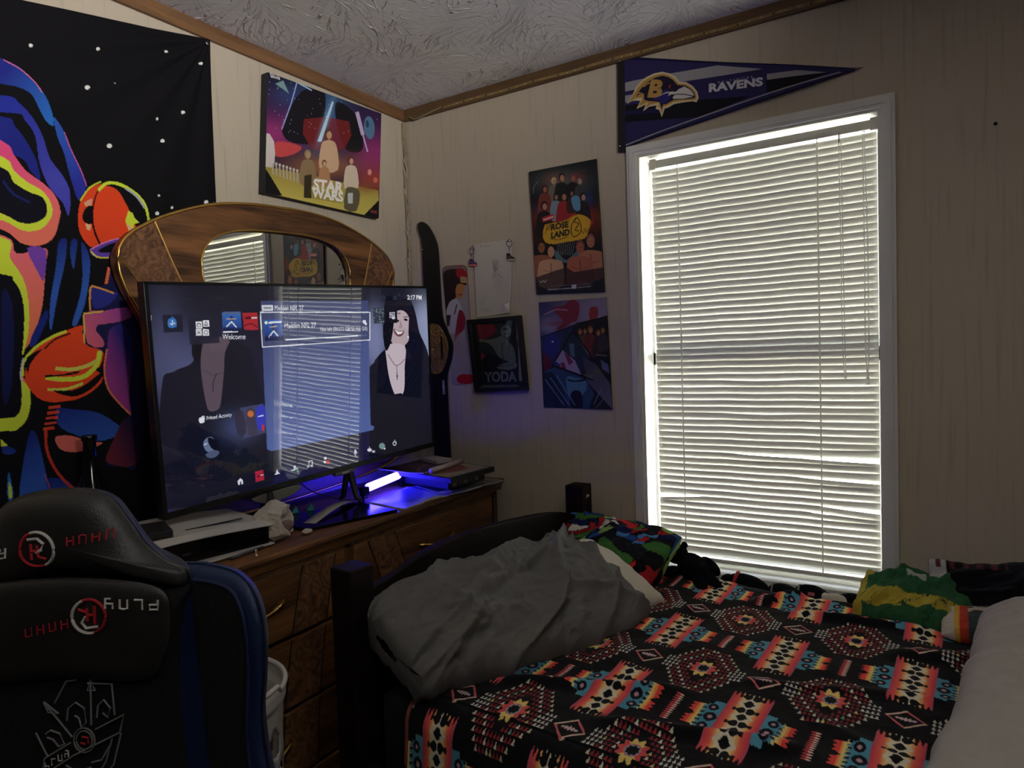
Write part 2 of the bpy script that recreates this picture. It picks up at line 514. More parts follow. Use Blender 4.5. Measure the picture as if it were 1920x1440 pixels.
# window wall with its opening
OX0, OX1, OZ0, OZ1 = 0.985, 1.664, 0.585, 1.921
w = MB()
w.box((-0.1, 0, 0), (OX0 - 0.0105, 0.12, CEIL)); w.box((OX1 + 0.0105, 0, 0), (RX + 0.1, 0.12, CEIL))
w.box((OX0 - 0.0105, 0, 0), (OX1 + 0.0105, 0.12, OZ0 - 0.0235)); w.box((OX0 - 0.0105, 0, OZ1 + 0.0095), (OX1 + 0.0105, 0.12, CEIL))
tag(w.build('wall_window_side', WALL), kind='structure')
# ceiling trims
tag(MB().box((0, RY, 2.241), (0.012, 0.0, CEIL)).build('trim_1', TRIMW, bevel=0.002), kind='structure')
tag(MB().box((0.012, -0.012, 2.238), (RX, 0.0, CEIL)).build('trim_2', TRIMX, bevel=0.002), kind='structure')
# baseboards, behind the furniture
tag(MB().box((0, RY, 0), (0.012, 0, 0.07)).build('baseboard_left', TRIMW), kind='structure')
tag(MB().box((0.012, -0.012, 0), (RX, 0, 0.07)).build('baseboard_window_side', TRIMX), kind='structure')

# ---- window: casing, jamb, sash, panes
win = empty('window_1', (0, 0, 0)); tag(win, kind='structure')
fr = MB()
IX0, IX1, IZ1, IZ0 = 0.976, 1.673, 1.929, 0.60
EX0, EX1, EZ1 = 0.944, 1.706, 1.961
def casing(mb, a, b_, c, d, vert):
    """three stepped ledges across the width of the casing"""
    pass
steps = [(0.0, 0.30, 0.011), (0.30, 0.72, 0.016), (0.72, 1.0, 0.013)]
for t0, t1, dp in steps:
    l0, l1 = EX0 + (IX0 - EX0) * t0, EX0 + (IX0 - EX0) * t1
    r0, r1 = EX1 + (IX1 - EX1) * t0, EX1 + (IX1 - EX1) * t1
    z0, z1 = EZ1 + (IZ1 - EZ1) * t0, EZ1 + (IZ1 - EZ1) * t1
    # left, right and top members with mitred corners
    fr.prism([(l0, 0.56), (l1, 0.56), (l1, z1), (l0, z0)], lambda a, b: (a, 0, b), lambda a, b, d=dp: (a, -d, b))
    fr.prism([(r0, 0.56), (r0, z0), (r1, z1), (r1, 0.56)], lambda a, b: (a, 0, b), lambda a, b, d=dp: (a, -d, b))
    fr.prism([(l0, z0), (l1, z1), (r1, z1), (r0, z0)], lambda a, b: (a, 0, b), lambda a, b, d=dp: (a, -d, b))
    fr.prism([(l0, 0.56 - 0.034 * (1 - t0)), (l0, 0.56 - 0.034 * (1 - t1)), (r0, 0.56 - 0.034 * (1 - t1)), (r0, 0.56 - 0.034 * (1 - t0))], lambda a, b: (a, 0, b), lambda a, b, d=dp: (a, -d, b))
fr.build('window_casing', WHITE, win)
jb = MB()
jb.box((OX0 - 0.011, -0.004, OZ0), (OX0, 0.12, OZ1)); jb.box((OX1, -0.004, OZ0), (OX1 + 0.011, 0.12, OZ1))
jb.box((OX0 - 0.011, -0.004, OZ1), (OX1 + 0.011, 0.12, OZ1 + 0.010)); jb.box((OX0 - 0.011, -0.012, OZ0 - 0.024), (OX1 + 0.011, 0.12, OZ0))
jb.build('window_jamb', WHITE, win)
sa = MB()
for (x0, x1, z0, z1) in ((OX0, OX0 + 0.007, OZ0, OZ1), (OX1 - 0.007, OX1, OZ0, OZ1), (OX0, OX1, OZ0, OZ0 + 0.035), (OX0, OX1, OZ1 - 0.007, OZ1), (OX0, OX1, 1.245, 1.285)):
    sa.box((x0, 0.085, z0), (x1, 0.115, z1))
sa.build('window_sash', VINYL, win)
GLASS = bpy.data.materials.new('clear_window_glass'); GLASS.use_nodes = True
gn = GLASS.node_tree.nodes; gl = GLASS.node_tree.links; gn.clear()
g_t = gn.new('ShaderNodeBsdfTransparent'); g_t.inputs[0].default_value = (0.93, 0.95, 0.94, 1)
g_g = gn.new('ShaderNodeBsdfGlossy'); g_g.inputs['Roughness'].default_value = 0.02
g_f = gn.new('ShaderNodeFresnel'); g_f.inputs[0].default_value = 1.45
g_m = gn.new('ShaderNodeMixShader'); g_o = gn.new('ShaderNodeOutputMaterial')
gl.new(g_f.outputs[0], g_m.inputs[0]); gl.new(g_t.outputs[0], g_m.inputs[1]); gl.new(g_g.outputs[0], g_m.inputs[2]); gl.new(g_m.outputs[0], g_o.inputs[0])
MB().box((OX0 + 0.007, 0.098, OZ0 + 0.035), (OX1 - 0.007, 0.101, 1.245)).build('glass_pane', GLASS, win)
MB().box((OX0 + 0.007, 0.098, 1.285), (OX1 - 0.007, 0.101, OZ1 - 0.007)).build('glass_pane', GLASS, win)

# ---- window blind
SLATM = bpy.data.materials.new('white_vinyl_slat'); SLATM.use_nodes = True
sn = SLATM.node_tree.nodes; sl_ = SLATM.node_tree.links; sn.clear()
s_d = sn.new('ShaderNodeBsdfDiffuse'); s_d.inputs[0].default_value = (*lin((228, 228, 224)), 1)
s_t = sn.new('ShaderNodeBsdfTranslucent'); s_t.inputs[0].default_value = (*lin((248, 244, 232)), 1)
s_g = sn.new('ShaderNodeBsdfGlossy'); s_g.inputs['Roughness'].default_value = 0.35
s_m = sn.new('ShaderNodeMixShader'); s_m.inputs[0].default_value = 0.07
s_m2 = sn.new('ShaderNodeMixShader'); s_m2.inputs[0].default_value = 0.04
s_o = sn.new('ShaderNodeOutputMaterial')
sl_.new(s_d.outputs[0], s_m.inputs[1]); sl_.new(s_t.outputs[0], s_m.inputs[2])
sl_.new(s_m.outputs[0], s_m2.inputs[1]); sl_.new(s_g.outputs[0], s_m2.inputs[2]); sl_.new(s_m2.outputs[0], s_o.inputs[0])
CORD = bpy.data.materials.new('white_blind_cord'); CORD.use_nodes = True
cn_ = CORD.node_tree.nodes; cl_n = CORD.node_tree.links; cn_.clear()
c_d = cn_.new('ShaderNodeBsdfDiffuse'); c_d.inputs[0].default_value = (0.85, 0.84, 0.8, 1); c_t = cn_.new('ShaderNodeBsdfTranslucent'); c_t.inputs[0].default_value = (0.95, 0.94, 0.9, 1)
c_m = cn_.new('ShaderNodeMixShader'); c_m.inputs[0].default_value = 0.45; c_o = cn_.new('ShaderNodeOutputMaterial')
cl_n.new(c_d.outputs[0], c_m.inputs[1]); cl_n.new(c_t.outputs[0], c_m.inputs[2]); cl_n.new(c_m.outputs[0], c_o.inputs[0])
blind = empty('window_blind', (1.33, 0.04, 1.86), label='white mini blind lowered over the whole bedroom window, some lower slats bent', cat='window blind')
BX0, BX1, BY = 1.008, 1.662, 0.042
hr = MB(); hr.box((BX0 + 0.0, BY - 0.016, 1.885), (BX1, BY + 0.016, 1.912))
def child(o, root):
    o.parent = root; o.matrix_parent_inverse = Matrix.Translation(-Vector(root.location)) if root.rotation_euler.to_matrix().is_identity else root.matrix_basis.inverted()
    return o
def pbuild(mb, name, m, root, **kw):
    """builds in world coordinates, then parents to the root"""
    o = mb.build(name, m, None, **kw)
    o.parent = root
    o.matrix_parent_inverse = root.matrix_basis.inverted()
    return o
def pgrid(root, *a, **kw):
    o = grid_obj(*a, **kw); o.parent = root; o.matrix_parent_inverse = root.matrix_basis.inverted(); return o
def padopt(o, root):
    o.parent = root; o.matrix_parent_inverse = root.matrix_basis.inverted(); return o
_rails = mat('ivory_blind_rail', (206, 204, 192), 0.4)
pbuild(hr, 'head_rail', _rails, blind, bevel=0.003)
for x in (BX0, BX1 - 0.018):
    pbuild(MB().box((x, BY - 0.021, 1.881), (x + 0.022, BY + 0.018, 1.9155)), 'rail_bracket', _rails, blind, bevel=0.002)
NS = 60; ZT, ZB = 1.868, 0.640
tilt = math.radians(67.5)
sv = []; sf = []
nseg = 40
prof = [(-0.5, 0.0), (-0.25, 0.0018), (0, 0.0026), (0.25, 0.0018), (0.5, 0.0)]
SW = 0.0255
rs = random.Random(4)
for k_ in range(NS):
    zc = ZT + (ZB - ZT) * k_ / (NS - 1)
    x0, x1 = BX0 + 0.004 + rs.uniform(-0.001, 0.001), BX1 - 0.002
    tj = tilt + rs.uniform(-0.05, 0.05)
    b0 = len(sv)
    for i in range(nseg + 1):
        t = i / nseg; x = x0 + (x1 - x0) * t
        dz = -0.0012 * math.sin(PI * ((t * 3) % 1)); dt = 0.0
        # bent slats near the bottom right, middle and lower left
        if k_ == 44: dz -= 0.010 * max(0, (t - 0.3)) / 0.7; dt = -0.35 * max(0, t - 0.3)
        if k_ == 43: dz += 0.004 * max(0, t - 0.75) / 0.25
        if k_ == 52: dz -= 0.008 * max(0, t - 0.7) / 0.3; dt = -0.5 * max(0, t - 0.7)
        if k_ == 51: dz -= 0.012 * max(0, t - 0.75) / 0.25; dt = 0.6 * max(0, t - 0.75)
        if k_ == 47: dz -= 0.009 * max(0, t - 0.6) / 0.4; dt = 0.3 * max(0, t - 0.6)
        if k_ == 51: dz -= 0.012 * max(0, 0.22 - t) / 0.22; dt += -1.2 * max(0, 0.22 - t)
        if k_ in (33, 38): dz += 0.002 * math.sin(9 * t)
        for u, h in prof:
            # room-side edge up, street-side edge down
            cu1, su1 = math.cos(tj + dt), math.sin(tj + dt)
            y = BY - (u * SW) * cu1 - h * su1
            z = zc + dz + (u * SW) * su1 - h * cu1
            sv.append((x, y, z))
    n5 = len(prof)
    for i in range(nseg):
        for q in range(n5 - 1):
            a = b0 + i * n5 + q
            sf.append((a, a + 1, a + 1 + n5, a + n5))
m_ = MB(); m_.add(sv, sf)
so = pbuild(m_, 'slats', SLATM, blind, smooth=True)
sd = so.modifiers.new('thickness', 'SOLIDIFY'); sd.thickness = 0.0007
pbuild(MB().box((BX0 + 0.004, BY - 0.012, 0.606), (BX1 - 0.002, BY + 0.012, 0.619)), 'bottom_rail', _rails, blind, bevel=0.003)
for x in (1.098, 1.508):
    lc = MB()
    for yo in (-0.0125, 0.0125):
        lc.tube([(x, BY + yo, 1.885), (x, BY + yo, 0.615)], 0.0008, 5)
    for k_ in range(NS):
        zc = ZT + (ZB - ZT) * k_ / (NS - 1)
        lc.tube([(x - 0.004, BY - 0.0125, zc + 0.012), (x + 0.004, BY + 0.0125, zc - 0.010)], 0.0007, 4)
    pbuild(lc, 'ladder_cord', CORD, blind)
    pbuild(MB().tube([(x + 0.002, BY - 0.0135, 1.885), (x + 0.002, BY - 0.0135, 0.615)], 0.0016, 6), 'lift_string', CORD, blind)
pull = MB()
pull.tube(smooth_pts([(1.566, BY - 0.02, 1.885), (1.568, BY - 0.022, 1.6), (1.570, BY - 0.022, 1.3), (1.574, BY - 0.02, 1.195)], 4, False), 0.0012, 6)
pull.tube(smooth_pts([(1.572, BY - 0.02, 1.885), (1.574, BY - 0.022, 1.6), (1.576, BY - 0.022, 1.3), (1.578, BY - 0.02, 1.195)], 4, False), 0.0012, 6)
pbuild(pull, 'tilt_cord', CORD, blind)
pull = MB()
pull.tube(smooth_pts([(1.626, BY - 0.022, 1.885), (1.628, BY - 0.024, 1.6), (1.628, BY - 0.024, 1.3), (1.632, BY - 0.022, 1.2)], 4, False), 0.0014, 6)
pull.tube(smooth_pts([(1.630, BY - 0.022, 1.885), (1.636, BY - 0.024, 1.6), (1.637, BY - 0.024, 1.3), (1.633, BY - 0.022, 1.2)], 4, False), 0.0014, 6)
pull.lathe([(0.001, 0), (0.005, -0.004), (0.004, -0.012), (0.0065, -0.022)], (1.633, BY - 0.022, 1.2), 8)
pbuild(pull, 'lift_cord', CORD, blind)
pbuild(MB().tube([(1.568, BY - 0.018, 1.890), (1.568, BY - 0.024, 1.878), (1.567, BY - 0.022, 1.862)], 0.002, 6), 'wand_hook', mat('grey_hook', (90, 88, 80), 0.5), blind)

# ---- added fill lamp, unseen behind the viewer, brightens ceiling and left wall
tor = empty('added_fill_lamp', (3.2, -2.2, 0), label='added fill lamp on a tall black stand, unseen against the right wall behind the viewer', cat='floor lamp')
_lb = mat('black_lamp_metal', (22, 22, 24), 0.4, 0.8)
MB().lathe([(0.0, 0.0), (0.14, 0.0), (0.14, 0.015), (0.02, 0.03), (0.0, 0.03)], (0, 0, 0), 32).build('base', _lb, tor, smooth=True)
MB().tube([(0, 0, 0.02), (0, 0, 1.72)], 0.012, 12).build('pole', _lb, tor, smooth=True)
MB().lathe([(0.0, 1.70), (0.04, 1.71), (0.12, 1.76), (0.16, 1.82), (0.155, 1.82), (0.115, 1.768), (0.04, 1.722), (0.0, 1.715)], (0, 0, 0), 40).build('lamp_shade', _lb, tor, smooth=True)
UP = bpy.data.lights.new('added_fill_spot', 'SPOT'); UP.energy = 470; UP.spot_size = math.radians(78); UP.spot_blend = 1.0; UP.shadow_soft_size = 0.06; UP.color = (1.0, 0.965, 0.95)  # spot added because window light alone leaves the room too dim
upo = bpy.data.objects.new('added_fill_spot', UP); COL.objects.link(upo); upo.location = (3.2, -2.2, 1.83)
upo.rotation_euler = (Vector((0.25, -1.42, 2.72)) - Vector((3.2, -2.2, 1.83))).to_track_quat('-Z', 'Y').to_euler()
# ================================================================== DRESSER, MIRROR, TELEVISION
DW = wood('dresser_wood', (50, 32, 19), (134, 90, 52), 0.45, 'Y', 1.0)
DWZ = wood('dresser_wood_upright', (48, 31, 18), (104, 74, 46), 0.42, 'Z', 1.0)
def burl(name, c1, c2):
    m = bpy.data.materials.new(name); m.use_nodes = True
    N = m.node_tree.nodes; L = m.node_tree.links; b = N['Principled BSDF']
    tc = N.new('ShaderNodeTexCoord')
    n = N.new('ShaderNodeTexNoise'); n.inputs['Scale'].default_value = 22; n.inputs['Detail'].default_value = 6; n.inputs['Distortion'].default_value = 3.5
    L.new(tc.outputs['Object'], n.inputs['Vector'])
    rp = N.new('ShaderNodeValToRGB'); L.new(n.outputs[0], rp.inputs[0])
    rp.color_ramp.elements[0].position = 0.35; rp.color_ramp.elements[0].color = (*lin(c1), 1)
    rp.color_ramp.elements[1].position = 0.68; rp.color_ramp.elements[1].color = (*lin(c2), 1)
    L.new(rp.outputs[0], b.inputs['Base Color']); b.inputs['Roughness'].default_value = 0.35
    return m
BURL = burl('burl_veneer', (72, 44, 28), (138, 98, 66))
GOLD = mat('brass_gilding', (214, 170, 92), 0.28, 1.0)
SEAM = mat('dark_seam', (16, 10, 6), 0.8)

dr = empty('dresser', (0.225, -0.82, 0), label='long brown wood grain dresser with brass handles under the television', cat='dresser')
DZ = 0.845
Y0, Y1 = -1.57, -0.055
# carcass
b = MB()
b.box((0.012, Y0 + 0.02, 0.05), (0.415, Y1 - 0.02, 0.80))
b.box((0.03, Y0 + 0.03, 0.0), (0.40, Y1 - 0.03, 0.05))
for y in (Y0 + 0.02, Y1 - 0.045, -0.8325):
    b.box((0.41, y, 0.0), (0.432, y + 0.025, 0.80))
for z in (0.045, 0.795): b.box((0.41, Y0 + 0.02, z - 0.008), (0.432, Y1 - 0.02, z + 0.005))
pbuild(b, 'body', DWZ, dr, bevel=0.002)
b = MB()
prof = [(0.008, 0.845), (0.448, 0.845), (0.453, 0.840), (0.453, 0.832), (0.446, 0.826), (0.441, 0.818), (0.438, 0.803), (0.008, 0.803)]
b.prism(prof, lambda x, z: (x, Y0, z), lambda x, z: (x, Y1, z))
pbuild(b, 'dresser_top', DW, dr)
rows = [(0.790, 0.626), (0.614, 0.450), (0.438, 0.274), (0.262, 0.060)]
for side, (ya, yb, yc) in (('l', (-1.545, -0.838, -1.13)), ('r', (-0.803, -0.118, -0.445))):
    for zi, (zt, zb) in enumerate(rows):
        d = MB(); d.box((0.416, ya, zb), (0.438, yb, zt))
        o = pbuild(d, 'drawer', DW, dr, bevel=0.003)
        # burl inlay and its two dark seams
        s_ = 1 if side == 'r' else -1
        yi = -0.82
        def edge(z, off):
            t = (0.80 - z) / 0.72
            if side == 'r': return -0.755 + off + 0.46 * (0.80 - z) * (1 - 0.9 * t)
            return -0.868 - off - 0.30 * (0.80 - z) * (1 - 0.55 * t)
        zs = [zt - 0.001 - (zt - zb - 0.002) * i / 8 for i in range(9)]
        inl = MB()
        pa = [(edge(z, 0.0), z) for z in zs]; pb = [(edge(z, 0.11), z) for z in zs]
        inl.prism(pa + pb[::-1], lambda a, c: (0.4375, a, c), lambda a, c: (0.4388, a, c))
        q = pbuild(inl, 'burl_inlay', BURL, dr); q.parent = o; q.matrix_parent_inverse = Matrix()
        for pl in (pa, pb):
            q = pbuild(MB().tube([(0.439, a, c) for a, c in pl], 0.0016, 6), 'seam', SEAM, dr); q.parent = o; q.matrix_parent_inverse = Matrix()
        # brass bow handle with leaf-shaped ends
        zc = (zt + zb) / 2 if zi else 0.712
        h = MB(); n_ = 14; pts = []; rr = []
        for i in range(n_ + 1):
            t = i / n_ * 2 - 1
            pts.append((0.440 + 0.022 * (1 - t * t), yc + 0.088 * t, zc - 0.006 * (1 - abs(t)) + 0.01 * t * t))
            rr.append(0.0035 + 0.0045 * math.sin(PI * min(1, abs(abs(t) - 0.75) * -4 + 1)) if abs(abs(t) - 0.75) < 0.25 else 0.0035)
        rr[0] = rr[-1] = 0.0015
        h.tube(pts, rr, 10)
        for t in (-0.8, 0.8): h.tube([(0.436, yc + 0.088 * t, zc), (0.45, yc + 0.088 * t, zc + 0.002)], 0.004, 8)
        q = pbuild(h, 'handle', GOLD, dr, smooth=True); q.parent = o; q.matrix_parent_inverse = Matrix()
for o in dr.children:
    pass

# ---- mirror standing on the back of the dresser, tipped 2.9 degrees
MRY, MRZ = -0.68, 1.60
ro = math.radians(2.9)
def mr(a, b_, x):
    """mirror-local (a towards the window, b up from 1.60) to world"""
    return (x, MRY + a * math.cos(ro) - b_ * math.sin(ro), MRZ + a * math.sin(ro) + b_ * math.cos(ro))
out_half = [(0.0, 0.180), (0.12, 0.177), (0.24, 0.160), (0.36, 0.122), (0.44, 0.083), (0.485, 0.050), (0.510, 0.005), (0.508, -0.035), (0.492, -0.09), (0.455, -0.17), (0.42, -0.26), (0.40, -0.40), (0.40, -0.55), (0.41, -0.715)]
outer = [(a, b_) for a, b_ in out_half] + [(-a, b_) for a, b_ in out_half[::-1][:-1]]
in_half = [(0.0, 0.104), (0.12, 0.100), (0.20, 0.084), (0.25, 0.058), (0.278, 0.015), (0.284, -0.03), (0.27, -0.09), (0.245, -0.18), (0.23, -0.28), (0.22, -0.40), (0.20, -0.50), (0.10, -0.54)]
inner = [(a, b_) for a, b_ in in_half] + [(0, -0.545)] + [(-a, b_) for a, b_ in in_half[::-1][:-1]]
def by_angle(poly, cx, cy, angs):
    P = smooth_pts(poly, 10)
    out = []
    for th in angs:
        d = np.array([math.cos(th), math.sin(th)]); best = None
        for i in range(len(P)):
            a = P[i] - (cx, cy); b2 = P[(i + 1) % len(P)] - (cx, cy)
            den = d[0] * (b2 - a)[1] - d[1] * (b2 - a)[0]
            if abs(den) < 1e-12: continue
            t = (a[0] * (b2 - a)[1] - a[1] * (b2 - a)[0]) / den
            u = (a[0] * d[1] - a[1] * d[0]) / den
            if t > 0 and -1e-9 <= u <= 1 + 1e-9: best = t if best is None else max(best, t)
        out.append((cx + d[0] * best, cy + d[1] * best))
    return out
angs = np.linspace(0, 2 * PI, 180, endpoint=False)
PO = by_angle(outer, 0, -0.2, angs); PI_ = by_angle(inner, 0, -0.2, angs)
mir = empty('dresser_mirror', (0.045, MRY, 0.86), label='curved brown wood framed mirror standing on the back of the dresser', cat='mirror')
fm = MB(); n = len(PO)
vs = [mr(a, b_, 0.062) for a, b_ in PO] + [mr(a, b_, 0.062) for a, b_ in PI_] + [mr(a, b_, 0.03) for a, b_ in PO] + [mr(a, b_, 0.03) for a, b_ in PI_]
fs = []
for i in range(n):
    j = (i + 1) % n
    fs += [(i, j, n + j, n + i), (2 * n + j, 2 * n + i, 3 * n + i, 3 * n + j), (j, i, 2 * n + i, 2 * n + j), (n + i, n + j, 3 * n + j, 3 * n + i)]
fm.add(vs, fs)
pbuild(fm, 'mirror_frame', DW, mir)
pbuild(MB().tube([mr(a, b_, 0.062) for a, b_ in PO], 0.0045, 8, closed=True), 'gilt_edge', GOLD, mir, smooth=True)
pbuild(MB().tube([mr(a, b_, 0.063) for a, b_ in PI_], 0.003, 8, closed=True), 'gilt_edge', GOLD, mir, smooth=True)
for s_ in (-1, 1):
    inl = [(0.404, 0.095), (0.44, 0.078), (0.478, 0.050), (0.499, 0.015), (0.499, -0.005), (0.47, -0.05), (0.44, -0.11), (0.41, -0.18), (0.385, -0.26), (0.31, -0.22), (0.34, -0.08), (0.372, 0.01)]
    pbuild(MB().prism([(s_ * a, b_) for a, b_ in inl], lambda a, b_: mr(a, b_, 0.0615), lambda a, b_: mr(a, b_, 0.0632)), 'burl_inlay', BURL, mir)
    for pl in ([(0.404, 0.100), (0.372, 0.01), (0.34, -0.08), (0.31, -0.22)], [(0.502, 0.0), (0.47, -0.05), (0.44, -0.11), (0.41, -0.18), (0.385, -0.26)]):
        P = smooth_pts([(s_ * a, b_) for a, b_ in pl], 5, False)
        pbuild(MB().tube([mr(a, b_, 0.063) for a, b_ in P], 0.002, 6), 'gilt_line', GOLD, mir)
MIRG = bpy.data.materials.new('silvered_mirror_glass'); MIRG.use_nodes = True
b_ = MIRG.node_tree.nodes['Principled BSDF']; b_.inputs['Metallic'].default_value = 1; b_.inputs['Roughness'].default_value = 0.015; b_.inputs['Base Color'].default_value = (0.62, 0.63, 0.58, 1)
pbuild(MB().prism([(a * 1.02, b2) for a, b2 in PI_], lambda a, b2: mr(a, b2, 0.042), lambda a, b2: mr(a, b2, 0.050)), 'mirror_glass', MIRG, mir)

# ---- television
def tv_frame(a, t, r):
    n_ = Vector((math.cos(a) * math.cos(t), -math.sin(a) * math.cos(t), math.sin(t)))
    r0 = Vector((0, 0, 1)).cross(n_).normalized(); u0 = n_.cross(r0)
    r_ = r0 * math.cos(r) + u0 * math.sin(r)
    return n_, r_, n_.cross(r_)
TVW, TVH = 0.967, 0.565
tn, tr_, tu = tv_frame(math.radians(3.2), math.radians(-2.6), math.radians(2.88))
TVC = Vector((0.264, -0.739, 1.238))
tv = empty('television', TVC, label='flat screen television on the dresser, lit with a blue menu and a smiling woman', cat='television')
tv.matrix_world = Matrix(((tr_.x, tn.x * -1, tu.x, TVC.x), (tr_.y, -tn.y, tu.y, TVC.y), (tr_.z, -tn.z, tu.z, TVC.z), (0, 0, 0, 1)))
# local axes: x right, y away from the viewer, z up
TVB = mat('black_tv_plastic', (12, 12, 14), 0.35)
b = MB()
b.box((-TVW / 2, 0.0, -TVH / 2), (TVW / 2, 0.026, TVH / 2))
b.box((-0.33, 0.026, -0.22), (0.33, 0.062, 0.12))
bz = 0.008
for x0, x1, z0, z1 in ((-TVW / 2, TVW / 2, TVH / 2 - bz, TVH / 2), (-TVW / 2, TVW / 2, -TVH / 2, -TVH / 2 + 0.017), (-TVW / 2, -TVW / 2 + bz + 0.003, -TVH / 2, TVH / 2), (TVW / 2 - bz, TVW / 2, -TVH / 2, TVH / 2)):
    b.box((x0, -0.004, z0), (x1, 0.002, z1))
b.build('television_body', TVB, tv, bevel=0.0015)
# screen picture, drawn in the units of the photo's own screen corners
sx0, sx1, sz0, sz1 = -TVW / 2 + bz + 0.003, TVW / 2 - bz, -TVH / 2 + 0.017, TVH / 2 - bz
NXT, NYT = 760, 440
A = Art([(271, 545), (803, 541), (817, 834), (307, 953)], NXT, NYT, lin((22, 23, 42)))
# backdrop of the menu: grey studio wall above, navy below
A.poly([(260, 530), (830, 530), (830, 860), (290, 970)], (24, 25, 40), col2=(28, 28, 66), d=(540, 560, 560, 900))
A.glow(330, 690, 60, 60, (84, 88, 130), 0.9, 2)
A.glow(300, 660, 30, 90, (74, 78, 112), 0.7, 2)
A.glow(800, 600, 26, 40, (150, 160, 190), 0.95, 2)
A.glow(800, 655, 24, 70, (150, 160, 195), 0.9, 3)
A.glow(700, 640, 26, 60, (130, 138, 180), 0.9, 3)
# dimmed woman at the left: jacket, neck
A.poly([(296, 730), (318, 700), (350, 685), (372, 652), (402, 640), (455, 655), (470, 700), (492, 790), (500, 905), (305, 945)], (20, 21, 38), sm=4)
A.poly([(352, 650), (363, 640), (372, 660), (362, 682), (352, 672)], (12, 12, 24), sm=3)
A.poly([(378, 640), (420, 640), (412, 665), (410, 700), (404, 758), (396, 770), (382, 770), (374, 742), (368, 700), (368, 668)], (92, 78, 92), sm=3)
A.ell(398, 650, 16, 14, (96, 82, 94))
A.line([(368, 695), (390, 706), (412, 702)], 1.0, (60, 50, 64)); A.line([(396, 704), (390, 720), (390, 735)], 1.6, (40, 34, 50))
# bright woman at the right
A.poly([(690, 690), (724, 660), (800, 650), (822, 720), (824, 840), (690, 862)], (15, 17, 32), sm=0)
A.poly([(742, 575), (756, 562), (772, 566), (782, 590), (790, 625), (806, 660), (816, 710), (819, 800), (800, 835), (700, 845), (695, 730), (700, 690), (722, 668), (728, 600)], (15, 17, 32), sm=4)
A.poly([(707, 670), (725, 655), (735, 655), (735, 800), (700, 830), (696, 700)], (15, 17, 32), sm=2)
A.ell(750, 617, 22, 34, (196, 178, 184), 1, 0.08, 30)
A.poly([(729, 620), (772, 620), (768, 640), (756, 652), (742, 652), (732, 640)], (190, 172, 178), sm=4)
A.poly([(724, 650), (760, 650), (760, 690), (759, 735), (748, 748), (740, 742), (730, 715), (724, 680)], (206, 190, 200), sm=3)
A.poly([(722, 560), (744, 560), (740, 590), (733, 640), (722, 660), (716, 620)], (14, 15, 28), sm=3)
A.poly([(770, 590), (784, 610), (790, 650), (776, 655), (768, 640)], (14, 15, 28), sm=3)
A.ell(762, 601, 4, 2.2, (24, 20, 30), 1, 0.2); A.ell(745, 603, 4, 2.2, (40, 30, 40), 1, 0.2)
A.poly([(742, 590), (750, 588), (752, 590)], (50, 40, 50)); A.line([(757, 596), (768, 595)], 1.4, (50, 40, 48))
A.poly([(751, 600), (756, 616), (748, 617)], (168, 148, 156))
A.poly([(737, 618), (748, 623), (759, 622), (755, 631), (747, 633), (740, 628)], (120, 70, 84), sm=2)
A.poly([(739, 620), (748, 624), (757, 623), (753, 628), (746, 629)], (240, 238, 244))
A.ell(767, 634, 1.6, 2, (240, 240, 250))
A.line([(727, 668), (738, 684), (744, 688), (752, 684), (760, 676)], 1.2, (90, 76, 92), sm=3); A.line([(744, 688), (745, 715)], 1.4, (84, 70, 86))
A.ell(745, 708, 1.6, 2.4, (60, 50, 70))
A.poly([(739, 742), (752, 740), (760, 744), (752, 756), (742, 756)], (24, 20, 36)); A.ell(751, 770, 1.5, 1.5, (50, 46, 66))
# translucent menu card
A.poly([(478, 570), (686, 566), (692, 800), (700, 803), (697, 810), (500, 846), (491, 842)], (66, 74, 118), a=0.92, col2=(88, 108, 172), d=(500, 600, 560, 830))
A.poly([(478, 591), (690, 588), (690, 640), (480, 655)], (70, 76, 112), a=0.8)
A.line([(478, 591), (690, 588), (690, 640), (482, 655)], 1.8, (236, 238, 246), closed=True)
A.poly([(480, 578), (502, 577), (502, 588), (481, 589)], (214, 216, 224)); A.line([(485, 583), (498, 583)], 3, (120, 124, 140))
A.text('Madden NFL 27', 505, 587, 55, 9, (236, 238, 246), dx=(1, -0.01))
A.poly([(484, 605), (519, 603), (521, 641), (487, 644)], (46, 92, 176), col2=(26, 50, 120), d=(500, 605, 500, 644))
A.ell(489, 610, 3, 3, (220, 240, 220)); A.line([(494, 610), (517, 608)], 3.5, (225, 230, 240))
A.line([(502, 614), (503, 626)], 4, (60, 62, 84)); A.line([(503, 625), (494, 637)], 2.5, (228, 230, 236)); A.line([(503, 625), (513, 636)], 2.5, (228, 230, 236)); A.line([(496, 618), (510, 616)], 2, (200, 170, 150))
for i in range(9): A.poly([(487 + i * 4, 643), (487 + i * 4, 636 - (i * 7) % 4), (490 + i * 4, 636 - (i * 5) % 4), (490 + i * 4, 643)], (20, 24, 60))
A.text('Madden NFL 27', 524, 620, 60, 10, (236, 238, 246), dx=(1, -0.03))
A.text('15m left (50.572 GB/58.466 GB)', 593, 627, 92, 9.5, (236, 238, 246), dx=(1, -0.03))
A.line([(526, 641), (684, 631)], 1.4, (130, 138, 170)); A.line([(526, 641), (666, 632.5)], 2.2, (240, 242, 248))
A.ell(679, 606, 3.6, 3.6, (236, 238, 246)); A.ell(682, 610, 2.4, 2.4, (236, 238, 246))
